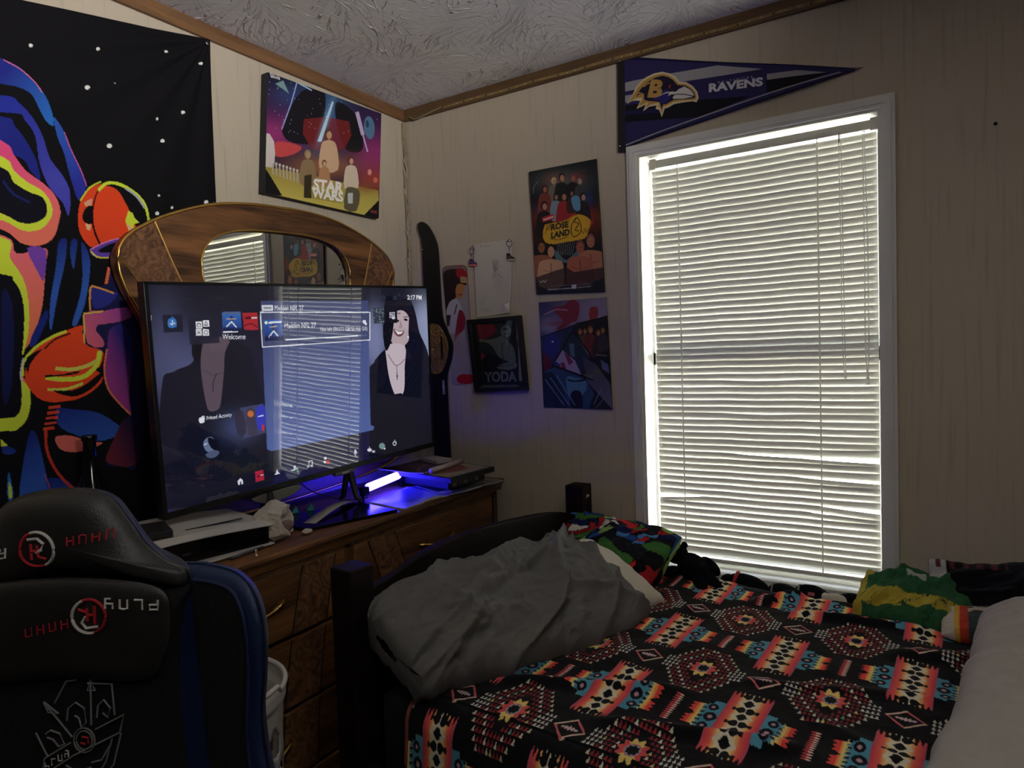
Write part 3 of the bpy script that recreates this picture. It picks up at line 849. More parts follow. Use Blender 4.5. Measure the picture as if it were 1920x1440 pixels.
# top bar and tiles
A.text('2:17 PM', 765, 563, 29, 9, (246, 247, 250), bold=0.02)
A.text('Games', 308, 572, 42, 8, (40, 42, 62)); A.text('Media', 382, 570, 36, 8, (38, 40, 58))
for x in (693, 716, 740): A.ell(x, 560, 4, 4, (54, 58, 84)); A.ell(x, 560, 2.2, 2.2, (32, 34, 54))
A.poly([(274, 600), (278, 600), (278, 608), (274, 608)], (170, 170, 140))
A.poly([(298, 598), (334, 597), (335, 628), (300, 630)], (28, 30, 50)); A.poly([(308, 606), (321, 605), (323, 619), (309, 621)], (58, 120, 190), sm=2); A.line([(311, 606), (315, 601), (319, 605)], 1.2, (58, 120, 190))
A.line([(315.5, 608), (315.5, 617)], 1.5, (225, 232, 245)); A.line([(311, 615), (320, 613)], 1.4, (225, 232, 245))
A.poly([(344, 604), (400, 602), (402, 648), (348, 651)], (30, 31, 50), a=0.9, sm=0)
for (x, y, q) in ((358, 610, 0), (371, 607, 1), (358, 623, 2), (371, 623, 3)):
    A.poly([(x, y), (x + 11, y - 0.5), (x + 12, y + 11.5), (x + 0.5, y + 12)], (230, 232, 238))
    c = (40, 42, 60)
    if q == 0: A.line([(x + 3, y + 3), (x + 9, y + 3), (x + 9, y + 9), (x + 3, y + 9)], 1.1, c, closed=True)
    if q == 1: A.line([(x + 6, y + 2.5), (x + 9.5, y + 9), (x + 2.5, y + 9)], 1.1, c, closed=True)
    if q == 2: A.line([(x + 3, y + 3), (x + 9, y + 9)], 1.1, c); A.line([(x + 9, y + 3), (x + 3, y + 9)], 1.1, c)
    if q == 3: A.ell(x + 6, y + 6, 4, 4, c); A.ell(x + 6, y + 6, 2.8, 2.8, (230, 232, 238))
A.poly([(406, 592), (441, 590), (443, 624), (408, 627)], (56, 110, 190), col2=(28, 56, 130), d=(420, 592, 422, 626))
A.line([(409, 594), (438, 593)], 4, (90, 100, 130)); A.line([(424, 600), (424, 610)], 4, (40, 44, 70)); A.line([(424, 609), (414, 619)], 2.4, (220, 224, 234)); A.line([(424, 609), (433, 619)], 2.4, (220, 224, 234)); A.line([(415, 604), (432, 604)], 2, (190, 160, 150))
A.line([(409, 628), (436, 627)], 2.2, (240, 240, 246))
for i in range(9): A.poly([(409 + i * 4, 626), (409 + i * 4, 620 - (i * 7) % 4), (412 + i * 4, 620), (412 + i * 4, 626)], (18, 22, 56))
A.poly([(444, 593), (472, 592), (474, 623), (448, 624)], (176, 40, 52), sm=0); A.line([(449, 602), (472, 601)], 6, (150, 24, 36)); A.line([(451, 602), (460, 601.5)], 3, (70, 10, 16)); A.line([(462, 601.5), (471, 601)], 3, (216, 190, 196))
A.line([(447, 617), (460, 612), (472, 618)], 2, (90, 14, 26), sm=3)
A.text('Welcome', 407, 641, 43, 9.5, (240, 242, 248), dx=(1, -0.01))
A.poly([(696, 580), (718, 579), (719, 608), (698, 609)], (52, 60, 80))
rq = random.Random(3)
for i in range(60):
    x, y = rq.uniform(697, 717), rq.uniform(580, 607); A.poly([(x, y), (x + 2, y), (x + 2, y + 2), (x, y + 2)], rq.choice([(120, 130, 140), (30, 34, 44), (70, 110, 110), (160, 160, 150)]))
A.poly([(722, 577), (744, 576), (745, 607), (724, 608)], (14, 15, 26), sm=0)
for i in range(3):
    for j in range(3): A.poly([(729 + i * 4, 587 + j * 4), (732 + i * 4, 587 + j * 4), (732 + i * 4, 590 + j * 4), (729 + i * 4, 590 + j * 4)], (200, 204, 216))
A.ell(737, 598, 3.6, 2.4, (220, 222, 230))
# friend activity
A.text('Friend Activity', 378, 789.5, 47, 9, (240, 242, 248), dx=(1, -0.13), dy=(0, -1), bold=0.01)
A.poly([(364, 784), (373, 782), (374, 791), (366, 793)], (236, 238, 246), sm=2); A.line([(370, 781), (374, 780), (374, 785)], 1.3, (236, 238, 246))
A.glow(440, 800, 34, 26, (70, 84, 130), 0.75, 2)
A.poly([(440, 766), (484, 758), (488, 812), (446, 822)], (70, 78, 112), a=0.8)
A.poly([(430, 775), (446, 772), (452, 812), (436, 815)], (52, 42, 60), sm=2, a=0.8)
A.poly([(452, 770), (466, 768), (474, 812), (456, 815)], (64, 60, 84), sm=2); A.ell(460, 777, 6, 6, (206, 110, 60))
A.poly([(470, 768), (486, 762), (488, 800), (474, 806)], (54, 62, 190), sm=2); A.line([(474, 782), (484, 780)], 2, (220, 224, 240)); A.poly([(481, 797), (485, 796), (486, 808), (482, 808)], (200, 50, 60))
A.ell(386, 837, 18, 19, (20, 24, 44), 1, 0, 30); A.poly([(372, 828), (382, 818), (392, 822), (394, 838), (386, 846), (376, 842)], (104, 120, 150), sm=3); A.poly([(380, 820), (392, 822), (400, 838), (392, 842), (384, 834)], (16, 18, 34), sm=2); A.poly([(376, 850), (392, 842), (402, 846), (396, 854), (384, 857)], (80, 92, 122), sm=2); A.line([(374, 832), (379, 830)], 2, (200, 210, 226))
# dock of icons along the bottom
wh = (224, 227, 238)
A.poly([(436, 899), (441, 894), (446, 898), (446, 905), (437, 907)], wh); A.poly([(440, 901), (443, 900), (443, 906), (440, 906.5)], (26, 27, 60))
A.poly([(468, 883), (484, 880), (486, 898), (470, 902)], (176, 36, 60), sm=0); A.line([(473, 892), (484, 889)], 3, (100, 14, 30)); A.line([(479, 890), (484, 889)], 2.2, (226, 200, 206))
A.poly([(507, 889), (510, 879), (514, 888)], wh); A.line([(506, 889), (515, 887)], 2, wh)
A.line([(538, 882), (550, 879)], 2.4, (200, 204, 214)); A.ell(544, 876, 3, 3, (200, 204, 214)); A.ell(550, 884, 2.6, 2.6, (90, 150, 130))
A.line([(571, 876), (571, 866), (578, 864), (578, 874)], 1.3, (214, 216, 226)); A.ell(569.5, 876, 2, 1.6, (214, 216, 226)); A.ell(576.5, 874, 2, 1.6, (214, 216, 226))
A.ell(603, 861, 2.6, 2.6, wh); A.ell(608, 868, 4, 4, (190, 60, 60)); A.ell(602, 868, 2.4, 2.4, wh)
A.ell(662, 849, 2, 3.4, wh); A.line([(659, 851), (662, 855), (665, 851)], 1.2, wh); A.line([(662, 854), (662, 858)], 1.2, wh)
A.ell(690, 847, 4.6, 3, wh); A.ell(698, 850, 3.4, 2.4, (180, 184, 200)); A.line([(690, 841), (690, 845)], 1, wh)
A.ell(715, 840, 6, 6, (120, 150, 150)); A.ell(720, 845, 1.8, 1.8, wh)
A.line([(738, 832), (737, 836), (740, 839), (743, 837), (743, 832)], 1.3, wh, sm=3); A.line([(740.5, 829), (740.5, 834)], 1.3, wh)
P = quad_grid((sx0, -0.0012, sz1), (sx1, -0.0012, sz1), (sx1, -0.0012, sz0), (sx0, -0.0012, sz0), NXT, NYT)
SCRM = bpy.data.materials.new('lit_glossy_screen'); SCRM.use_nodes = True
sN = SCRM.node_tree.nodes; sL = SCRM.node_tree.links; pb = sN['Principled BSDF']
pb.inputs['Base Color'].default_value = (0.004, 0.004, 0.005, 1); pb.inputs['Roughness'].default_value = 0.02; pb.inputs['IOR'].default_value = 2.1
sa_ = sN.new('ShaderNodeAttribute'); sa_.attribute_name = 'art'
sL.new(sa_.outputs['Color'], pb.inputs['Emission Color']); pb.inputs['Emission Strength'].default_value = 0.75
grid_obj('screen', P, A.C, SCRM, tv)
lg = MB(); lg.box((0.035, -0.006, -TVH / 2 - 0.010), (0.115, 0.012, -TVH / 2 + 0.002)); lg.build('logo_tab', mat('grey_tab', (96, 94, 90), 0.4), tv, bevel=0.003)
def lettering(name, s, w, h, M, m, parent=None, bold=0.0, depth=0.0006):
    V, T = text_tris(s, bold)
    mb = MB(); vs = [M @ Vector((p[0] * w, 0, p[1] * h)) for p in V]; mb.add(vs, T)
    o = mb.build(name, m, parent)
    sdm = o.modifiers.new('thick', 'SOLIDIFY'); sdm.thickness = depth; sdm.offset = 0
    return o
lettering('brand_lettering', 'onn.', 0.028, 0.007, Matrix.Translation((0.06, -0.0066, -TVH / 2 - 0.0075)), mat('white_print', (220, 220, 220), 0.5), tv, 0.01)
lettering('model_lettering', 'Roku TV', 0.026, 0.0045, Matrix.Translation((TVW / 2 - 0.04, -0.0044, -TVH / 2 + 0.006)), mat('grey_print', (150, 150, 150), 0.5), tv) if False else None
MB().prism([tuple(p) for p in smooth_pts([(-0.245, 0.004), (-0.17, 0.010), (-0.085, 0.006), (-0.12, -0.016), (-0.20, -0.020)], 6)], lambda a, z: (a, 0.0, -TVH / 2 - 0.012 + z), lambda a, z: (a, 0.05, -TVH / 2 - 0.012 + z)).build('curved_underplate', mat('brushed_silver', (150, 146, 138), 0.3, 0.9), tv, bevel=0.002)
# feet: a splayed foot at each side reaching down to the dresser top
LEGM = mat('dark_grey_tv_foot', (40, 40, 42), 0.4, 0.3)
iw = tv.matrix_world.inverted()
for lx, fz in ((-0.19, 0.006), (0.10, 0.0165)):
    top = tv.matrix_world @ Vector((lx, 0.012, -TVH / 2 + 0.01))
    f = MB()
    for dx in (-0.05, 0.045):
        foot = Vector((top.x - dx * 1.0, top.y + 0.0, DZ + fz))
        f.tube([iw @ top, iw @ Vector(((top.x * 0.4 + foot.x * 0.6), foot.y, DZ + 0.03)), iw @ foot], [0.012, 0.009, 0.006], 8)
    f.build('foot', LEGM, tv, smooth=True)
# ================================================================== BED AND BEDDING
BO = Vector((0.772, -0.06, 0)); UD = Vector((0.9978, -0.0662, 0)); VD = Vector((-0.0662, -0.9978, 0))
def BL(u, v, z): return BO + UD * u + VD * v + Vector((0, 0, z))
EXP = wood('espresso_bed_wood', (14, 8, 7), (27, 17, 14), 0.55, 'Y', 1.0, 0.12)
bed = empty('bed', BL(0, 0.5, 0), label='dark espresso wooden bed frame with square posts and an arched footboard', cat='bed')
def bbox(mb, u0, u1, v0, v1, z0, z1, nv=8):
    vs = [BL(u, v, z) for z in (z0, z1) for (u, v) in ((u0, v0), (u0, v1), (u1, v1), (u1, v0))]
    return mb.add(vs, [(3, 2, 1, 0), (4, 5, 6, 7), (0, 1, 5, 4), (1, 2, 6, 5), (2, 3, 7, 6), (3, 0, 4, 7)])
PZ = 0.853
for v0, v1 in ((0.0, 0.066), (0.985, 1.051)):
    pbuild(bbox(MB(), -0.03, 0.036, v0, v1, 0.0, PZ), 'post', EXP, bed, bevel=0.004, seg=3)
arch = [(0.062, 0.757), (0.15, 0.783), (0.26, 0.803), (0.42, 0.820), (0.56, 0.830), (0.69, 0.831), (0.80, 0.822), (0.90, 0.800), (0.99, 0.786)]
arch = [tuple(p) for p in smooth_pts(arch, 5, False)]
poly = arch + [(0.99, 0.60), (0.062, 0.60)]
pbuild(MB().prism(poly, lambda v, z: BL(-0.010, v, z), lambda v, z: BL(0.014, v, z)), 'arched_footboard', EXP, bed, bevel=0.003)
pbuild(bbox(MB(), -0.008, 0.012, 0.06, 0.99, 0.22, 0.60), 'lower_panel', EXP, bed)
for v in (0.006, 1.010): pbuild(bbox(MB(), 0.036, 2.02, v, v + 0.026, 0.22, 0.42), 'side_rail', EXP, bed, bevel=0.003)
for v0, v1 in ((0.0, 0.066), (0.985, 1.051)): pbuild(bbox(MB(), 2.02, 2.086, v0, v1, 0.0, 1.0), 'post', EXP, bed, bevel=0.004)
pbuild(bbox(MB(), 2.04, 2.066, 0.06, 0.99, 0.3, 0.98), 'headboard', EXP, bed)
lab = mat('white_sticker', (216, 214, 206), 0.6)
st = bbox(MB(), 0.036, 0.0366, 0.020, 0.032, 0.812, 0.820); bbox(st, 0.036, 0.0366, 0.034, 0.038, 0.808, 0.822)
pbuild(st, 'post_sticker', lab, bed)
pbuild(bbox(MB(), 0.0142, 0.0148, 0.953, 0.962, 0.735, 0.750), 'footboard_sticker', lab, bed)
mt = MB(); bbox(mt, 0.045, 2.01, 0.045, 1.000, 0.34, 0.578)
mo = mt.build('mattress', mat('black_fitted_sheet', (20, 20, 22), 0.9, vary=0.05), None, bevel=0.03, seg=4)
tag(mo, 'twin mattress in a black fitted sheet lying under the patterned blanket', 'mattress')
bs = MB(); bbox(bs, 0.045, 2.01, 0.040, 1.005, 0.20, 0.338); 
tag(bs.build('box_spring', mat('grey_box_spring_cloth', (60, 58, 56), 0.9), None, bevel=0.01), 'grey box spring inside the bed frame below the mattress', 'box spring')

# ---- the geometric print of the blanket, in cloth metres: x along the bed, y across it
def blanket_print(X, Y):
    PX, PY = 0.2505, 0.3525
    C = np.zeros(X.shape + (3,)); C[:] = lin((14, 13, 15))
    def put(m, c, a=1.0):
        C[m] = C[m] * (1 - a) + lin(c) * a
    def saw(t): return np.abs((t % 1.0) - 0.5) * 2
    # motif A and bar D rows
    x = (X - 0.505 + PX / 2) % PX - PX / 2; y = (Y - 0.4375 + PY / 2) % PY - PY / 2
    y = y * 1.27; ax, ay = np.abs(x), np.abs(y); EL = 1.62
    # tips
    tip = (ax > 0.070) & (ax < 0.089 + 0.007 * saw(y / 0.015)) & (ay < 0.050)
    t = np.clip((ax - 0.070) / 0.022, 0, 1)[..., None]
    tc = np.where(t < 0.4, lin((216, 188, 112)), np.where(t < 0.62, lin((226, 136, 76)), lin((208, 66, 60))))
    C[tip] = tc[tip]
    put(tip & (ay < 0.011 * saw(x / 0.018) + 0.001) & (ax > 0.08), (16, 15, 17))
    # blue blocks
    lim = np.where(ax > 0.058, 0.054, 0.072)
    blue = (ax > 0.036) & (ax < 0.074) & (ay < lim + 0.004 * saw(x / 0.006))
    put(blue, (74, 134, 154))
    put(blue & (ax > 0.070) & (saw(y / 0.017) > 0.45), (216, 188, 112))
    put(blue & (ax > 0.065) & (ax < 0.073) & (saw(y / 0.019 + 0.3) < 0.35), (24, 22, 34))
    for (fx, fy, r) in ((0.055, 0.042, 0.0095), (0.051, 0.0, 0.0120)):
        ex_, ey_ = np.abs(ax - fx), np.abs(ay - fy) / EL
        d = np.maximum(ex_, ey_) * 0.45 + 0.47 * (ex_ + ey_)
        put(blue & (d < r), (20, 18, 26)); put(blue & (d < r * 0.38), (180, 140, 150))
    # central band
    band = (ax < 0.038) & (ay < 0.122 + 0.026 * saw(x / 0.0090))
    t = ax
    put(band, (220, 196, 140))
    g = np.clip((t - 0.015) / 0.024, 0, 1)[..., None]
    c0 = lin((220, 188, 116)); c1 = lin((214, 98, 78)); c2 = lin((196, 64, 74)); c3 = lin((140, 84, 112))
    grad = np.where(g < 0.35, c0 * (1 - g / 0.35) + c1 * g / 0.35, np.where(g < 0.8, c1 * (1 - (g - 0.35) / 0.45) + c2 * (g - 0.35) / 0.45, c2 * (1 - (g - 0.8) / 0.2) + c3 * (g - 0.8) / 0.2))
    mm = band & (t > 0.015); C[mm] = grad[mm]
    QP = 0.064
    q = (y + 2 * QP) / QP; yi = np.floor(q); yl = (q - yi - 0.5) * QP
    put(band & (ax / 0.021 + np.abs(yl) / 0.034 < 1.0), (212, 202, 178))
    d = np.abs(x) * 0.9 + np.abs(yl) / EL * 0.9 + 0.25 * np.maximum(np.abs(x), np.abs(yl) / EL)
    put(band & (d < 0.0115 + 0.0015 * saw(yl / 0.012)), (18, 17, 20))
    ye = (q - np.round(q)) * QP
    put(band & (ax > 0.0006) & (ax < 0.020) & (np.abs(ye) < 0.0135 * np.clip(1.25 - np.abs(ax - 0.008) / 0.010, 0, 1)), (18, 17, 20))
    put(band & (ax > 0.019) & (ax < 0.025) & (np.abs(ye) < 0.007), (30, 22, 26))
    # bar D
    xd = (X - 0.505 - PX / 2 + PX / 2) % PX - PX / 2
    bar = (np.abs(xd) < 0.0025 + 0.0065 * saw(y / 0.0095)) & (ay < 0.062)
    s = saw(y / 0.0095)
    put(bar, (176, 62, 70)); put(bar & (s > 0.45) & (xd > 0), (216, 190, 172)); put(bar & (s < 0.22), (16, 15, 17))
    # motif B rows
    x = xd; y = ((Y - 0.4375) % PY - PY / 2) * 1.27; ax, ay = np.abs(x), np.abs(y)
    CX, CY = 0.0086, 0.0190
    cx = (x / CX) % 1.0; cy = (y / CY) % 1.0
    tri = (cy > 2 * np.abs(cx - 0.5) * 1.0 + 0.08) & (cy < 0.88)
    ci = (np.floor(x / CX) + 0.5) * CX; cj = (np.floor(y / CY) + 0.5) * CY
    dc = np.abs(ci) / 0.078 + np.abs(cj) / 0.175
    ring = np.floor(dc * 9.5).astype(int)
    reg = (dc < 1.12) & (np.abs(cj) < 0.130) & (np.abs(ci) < 0.066) & (dc > 0.44)
    for k, c in ((4, (206, 196, 172)), (5, (128, 42, 48)), (6, (136, 44, 50)), (7, (200, 200, 182)), (8, (130, 40, 46)), (9, (134, 42, 48)), (10, (190, 184, 158))):
        put(tri & reg & (ring == k), c)
    h_ = ((np.floor(x / CX) * 7 + np.floor(y / CY) * 13) % 5)
    put(tri & reg & ((ring == 7) | (ring == 4)) & (h_ == 0), (110, 154, 138)); put(tri & reg & ((ring == 7) | (ring == 4)) & (h_ == 3), (196, 180, 112))
    put(tri & (np.abs(ci) > 0.064) & (np.abs(ci) < 0.090) & (np.abs(cj) < 0.030), (196, 192, 184))
    ys = y / 1.75; th = np.arctan2(ys, x); r = np.hypot(x, ys)
    spike = 0.020 + 0.009 * saw(th * 10 / (2 * PI))
    star = r < spike
    vert = np.abs(np.sin(th)) > 0.72
    put(star, (196, 76, 74)); put(star & vert, (216, 188, 108)); put(star & (r < 0.0152), (190, 104, 106)); put(star & (r < 0.013), (140, 150, 160))
    put(star & (r < 0.0092 + 0.003 * saw(th * 8 / (2 * PI))), (16, 15, 17))
    # rhombus C
    x = (X - 0.505 + PX / 2) % PX - PX / 2; ax = np.abs(x)
    dd = ax / 0.034 + ay / 0.046
    put((dd < 1.0) & (dd > 0.82), (186, 90, 96)); put((dd < 1.0) & (dd > 0.86) & (x * y > 0), (206, 188, 162))
    put((ax < 0.017) & (ay < 0.002 + 0.010 * saw(x / 0.0068) * (1 - ax / 0.022)), (196, 170, 172))
    return C

def fbm(X, Y, s=0): return vnoise(X, Y, s, 4) - 0.5
def ridge(U, V, u0, v0, u1, v1, w, h):
    """a soft fold running from (u0, v0) to (u1, v1)"""
    dx, dy = u1 - u0, v1 - v0; L = math.hypot(dx, dy)
    t = ((U - u0) * dx + (V - v0) * dy) / (L * L); d = ((U - u0) * -dy + (V - v0) * dx) / L
    env = np.exp(-((np.clip(np.abs(t - 0.5) - 0.35, 0, None) / 0.18) ** 2))
    return h * np.exp(-(d / w) ** 2) * env
NU, NV = 840, 850
U = np.linspace(0.175, 1.60, NU)[None, :].repeat(NV, 0)
S = np.linspace(0.0, 1.44, NV)[:, None].repeat(NU, 1)     # arc length from the wall-side edge
EDGE = 0.985; RAD = 0.05; ARC = RAD * PI / 2
H0 = 0.607
flat = S < EDGE
arcm = (S >= EDGE) & (S < EDGE + ARC); ang = np.clip((S - EDGE) / RAD, 0, PI / 2)
V = np.where(flat, S, EDGE + RAD * np.sin(ang)); Z = np.where(flat, H0, H0 - RAD * (1 - np.cos(ang)))
down = np.clip(S - EDGE - ARC, 0, None)
Z = Z - down; V = V + down * 0.03
wr = 0.010 * fbm(U * 5, S * 4, 3) + 0.006 * fbm(U * 14, S * 11, 8) + 0.0012 * fbm(U * 50, S * 50, 2)
wr += ridge(U, S, 0.30, 0.86, 0.62, 0.72, 0.020, 0.014) + ridge(U, S, 0.55, 0.90, 0.85, 0.80, 0.018, 0.016) + ridge(U, S, 0.62, 0.10, 0.72, -0.02, 0.02, 0.018)
wr += ridge(U, S, 0.72, 0.14, 1.02, 0.10, 0.022, 0.016) + ridge(U, S, 0.95, 0.30, 1.20, 0.16, 0.03, 0.014) + ridge(U, S, 0.72, 0.62, 1.05, 0.48, 0.02, 0.008)
wr += ridge(U, S, 0.40, 0.55, 0.52, 0.72, 0.02, 0.006) + ridge(U, S, 0.85, 0.68, 1.12, 0.80, 0.02, 0.008)
hang = 0.014 * np.sin(U * 26 + 1.2 * np.sin(U * 9)) * np.clip(down / 0.2, 0, 1)
Zw = Z + np.where(flat, wr + 0.004, wr * np.cos(ang)); Vw = V + np.where(flat, 0, (wr + 0.004) * np.sin(ang)) + np.abs(hang) * 0.9
# wall-side edge is gathered up a little over the toys behind it
edge_h = 0.012 * np.exp(-(S / 0.05) ** 2) * (0.6 + 0.8 * fbm(U * 6, S * 0, 5))
Zw = Zw + edge_h
bev = 0.068 + 0.020 * (U - 0.3) + 0.012 * np.sin(U * 11)
Vw = Vw + np.clip(1 - S / 0.6, 0, 1) * (bev - 0.0) 
P = np.array([BO.x, BO.y, 0]) + U[..., None] * np.array(UD) + Vw[..., None] * np.array(VD)
P[..., 2] = Zw
BC = np.clip(blanket_print(U, S + 0.012) * 1.22, 0, 0.9)
FLEECE = mat('printed_fleece', art=True, rough=0.95, spec=0.1, sheen=0.06, bump=0.25, bscale=900)
bl = grid_obj('fleece_blanket', P, BC, FLEECE)
# underside thickness
sdm = bl.modifiers.new('thickness', 'SOLIDIFY'); sdm.thickness = 0.003; sdm.offset = -1
tag(bl, 'black fleece blanket with red, blue and yellow geometric print spread over the bed', 'blanket')
hem = MB(); hp = [P[i, 0] + np.array([-0.002, 0, 0.002]) for i in range(0, NV, 6)]
o = hem.tube([tuple(p) for p in hp], 0.004, 6).build('hem', mat('faded_red_binding', (122, 60, 54), 0.9), bl, smooth=True)

# ---- pillows
def cushion(name, c, axu, axv, la, lb, th, m, cols=None, n=(150, 110), wr=0.012, seed=1, parent=None, u_rng=(-1, 1), puff=0.0, sag=0.25, corner=0.10, fold=None, pw=2.6, taper=0.0, crease=0.3):
    """soft closed pillow: axu, axv are its long and short directions, la, lb half sizes, th half thickness"""
    axu = Vector(axu).normalized(); axv = (Vector(axv) - axu * Vector(axv).dot(axu)).normalized(); nz = axu.cross(axv).normalized()
    if nz.z < 0: nz = -nz
    nu, nv = n
    u = np.linspace(u_rng[0], u_rng[1], nu)[:, None].repeat(2 * nv, 1)
    w = np.linspace(0, 2 * PI, 2 * nv, endpoint=False)[None, :].repeat(nu, 0)
    v = np.cos(w); sg = np.sin(w)
    vv = np.sign(v) * np.abs(v) ** 0.8
    eu = np.clip(1 - np.abs(u) ** pw, 0, 1) ** 0.5
    ev = np.abs(sg) ** 0.75 * np.sign(sg)
    pin = 1 - corner * (np.abs(u) ** 2) * 1.0
    X = u * la * (1 - corner * np.abs(vv) ** 2 * 0.0 - 0.05 * (1 - np.abs(vv) ** 2) * 0.0)
    tp_s = 1 - taper * np.clip((0.3 - u) / 1.3, 0, 1) ** 1.2
    Yv = vv * lb * (1 - corner * (1 - np.abs(u) ** 3) * 0.35) * tp_s - lb * (1 - tp_s) * 0.9
    Hh = th * ev * (0.12 + 0.88 * eu)
    Hh = np.where(ev < 0, Hh * (1 - sag), Hh)
    nn = fbm(u * 4 + 0.8 * fbm(u * 2, vv * 2, seed + 5), vv * 3.2, seed) + 0.0
    rg = 1 - np.abs(2 * (vnoise(u * 3.0 + vv * 2.0, vv * 1.1 - u * 0.8, seed + 9, 3)) - 1) * 1.6
    rg2 = 1 - np.abs(2 * (vnoise(u * 7.0 + vv * 3.0 + 4 * nn, vv * 2.4 - u * 1.5, seed + 19, 2)) - 1) * 1.5
    dsp = wr * (1.6 * nn + 1.2 * np.clip(rg, -0.3, 1) + crease * np.clip(rg2, -0.2, 1))
    if fold is not None: dsp = dsp + fold(u, vv)
    C = np.array(c)
    Pn = C + X[..., None] * np.array(axu) + Yv[..., None] * np.array(axv) + (Hh + puff * np.sign(sg))[..., None] * np.array(nz)
    outw = np.array(axv) * (vv * 0.5)[..., None] + np.array(nz) * (ev)[..., None]
    Pn = Pn + outw * dsp[..., None]
    # close the two ends
    cen0 = Pn[0].mean(0); cen1 = Pn[-1].mean(0)
    Pn = np.concatenate([cen0[None, None].repeat(2 * nv, 1) * 0.7 + Pn[:1] * 0.3, Pn, cen1[None, None].repeat(2 * nv, 1) * 0.7 + Pn[-1:] * 0.3], 0)
    cc = None
    if cols is not None:
        cc = cols(u, vv, sg); cc = np.concatenate([cc[:1], cc, cc[-1:]], 0)
    o = grid_obj(name, Pn.transpose(0, 1, 2), cc, m, parent, wrap=True)
    return o
GREYC = mat('charcoal_cotton', (100, 98, 95), 0.92, spec=0.15, vary=0.05, vscale=30, bump=0.1, bscale=700)
WHC = mat('cream_pillow_cotton', (196, 187, 170), 0.92, spec=0.15, bump=0.1, bscale=500)
gp = empty('bed_pillow', BL(0.17, 0.62, 0.60), label='crumpled charcoal grey pillow against the footboard, its cream end sticking out', cat='pillow')
gc = BL(0.205, 0.640, 0.668); gu = (BL(0.27, 0.25, 0.69) - BL(0.16, 0.99, 0.69)); gv = Vector((0.85, 0.10, -0.40))
def gfold(u, v):
    f = 0
    for (a, b_, c, w_, h) in ((3.0, 2.2, 0.6, 0.05, 0.022), (2.2, -1.2, 0.1, 0.06, 0.012), (3.0, 2.4, -1.2, 0.08, 0.015), (2.6, 1.6, 1.7, 0.06, 0.012), (1.8, 2.6, -0.4, 0.05, 0.010), (3.4, 1.0, -2.2, 0.07, 0.013)):
        d = (a * u + b_ * v - c) / math.hypot(a, b_) + 0.12 * np.sin(3 * v + a) ; f = f + 1.5 * h * np.exp(-np.abs(d / w_) ** 1.3) - 0.6 * h * np.exp(-((d - w_ * 1.4) / w_) ** 2)
    return f
g1 = cushion('pillowcase', gc, gu, gv, 0.39, 0.178, 0.082, GREYC, wr=0.014, seed=4, u_rng=(-1, 0.66), fold=gfold, n=(220, 120), pw=3.2, taper=0.34, crease=0.75)
padopt(g1, gp)
g2 = cushion('pillow_end', gc + Vector((0.012, 0.0, 0.0)), gu, gv, 0.390, 0.142, 0.062, WHC, wr=0.006, seed=6, u_rng=(0.40, 1.0), n=(60, 60), pw=3.0)
padopt(g2, gp)
# cartoon-bright pillow in the corner: plain coloured patches, no figures
def patch_cols(u, v, sg):
    rg = np.random.default_rng(5); n = 120
    ctr = rg.uniform(-1, 1, (n, 2)) * (1.1, 1.1); pal = [(176, 34, 38), (34, 66, 130), (18, 18, 24), (18, 18, 24), (196, 190, 178), (60, 104, 48), (70, 116, 172), (150, 30, 36), (150, 30, 36), (24, 30, 70), (28, 28, 34), (130, 160, 90)]
    ui = u + 0.16 * np.sin(5 * v + 2 * u) + 0.1 * np.sin(9 * u); vi = v + 0.16 * np.sin(6 * u + 1) + (sg < 0) * 3
    d = np.stack([(ui - a) ** 2 * 3.0 + (vi - b_) ** 2 for a, b_ in ctr], -1)
    i = d.argmin(-1); s = np.sort(d, -1); C = lin(np.array([pal[k % len(pal)] for k in range(n)]))[i]
    C[(np.sqrt(s[..., 1]) - np.sqrt(s[..., 0])) < 0.022] = lin((14, 14, 18))
    return C
PRINTC = mat('printed_pillow_cotton', art=True, rough=0.9, spec=0.15, bump=0.08, bscale=600)
cp = cushion('printed_pillow', BL(0.150, 0.135, 0.672), (UD * 0.96 + VD * 0.16), (VD + Vector((0, 0, -0.55))), 0.215, 0.118, 0.072, PRINTC, patch_cols, wr=0.010, seed=12, n=(200, 120))
tag(cp, 'small pillow printed in red, blue, green and black by the far bed post', 'pillow')
# light grey pillow at the right edge
LGC = mat('light_grey_linen', (154, 147, 139), 0.93, spec=0.15, vary=0.05, vscale=40, bump=0.15, bscale=500)
def rfold(u, v):
    f = 0
    for c0, h in ((0.62, 0.018), (0.50, 0.014), (0.36, 0.015), (0.80, -0.012), (0.20, 0.010), (-0.1, 0.008)):
        f = f + h * np.exp(-((u - c0 + 0.10 * v + 0.04 * np.sin(4 * v)) / 0.035) ** 2)
    return f
rp = cushion('bed_pillow', BL(1.325, 0.625, 0.700), (VD * -1.0 + UD * 0.10), UD, 0.385, 0.235, 0.095, LGC, wr=0.008, seed=21, n=(170, 110), fold=rfold)
tag(rp, 'light grey linen pillow at the right edge of the bed, its cover creased', 'pillow')
# ================================================================== THINGS ON THE WALLS
PRINT = mat('printed_paper', art=True, rough=0.5, spec=0.35)
CANV = mat('printed_canvas', art=True, rough=0.55, spec=0.3, bump=0.08, bscale=900)
CLOTH = mat('printed_tapestry_cloth', art=True, rough=0.85, spec=0.12, bump=0.12, bscale=700)
BLK = mat('black_satin', (14, 14, 15), 0.45)
PIN = mat('steel_pin', (190, 190, 186), 0.25, 1.0)
PAPER = mat('plain_paper_edge', (190, 184, 174), 0.8)

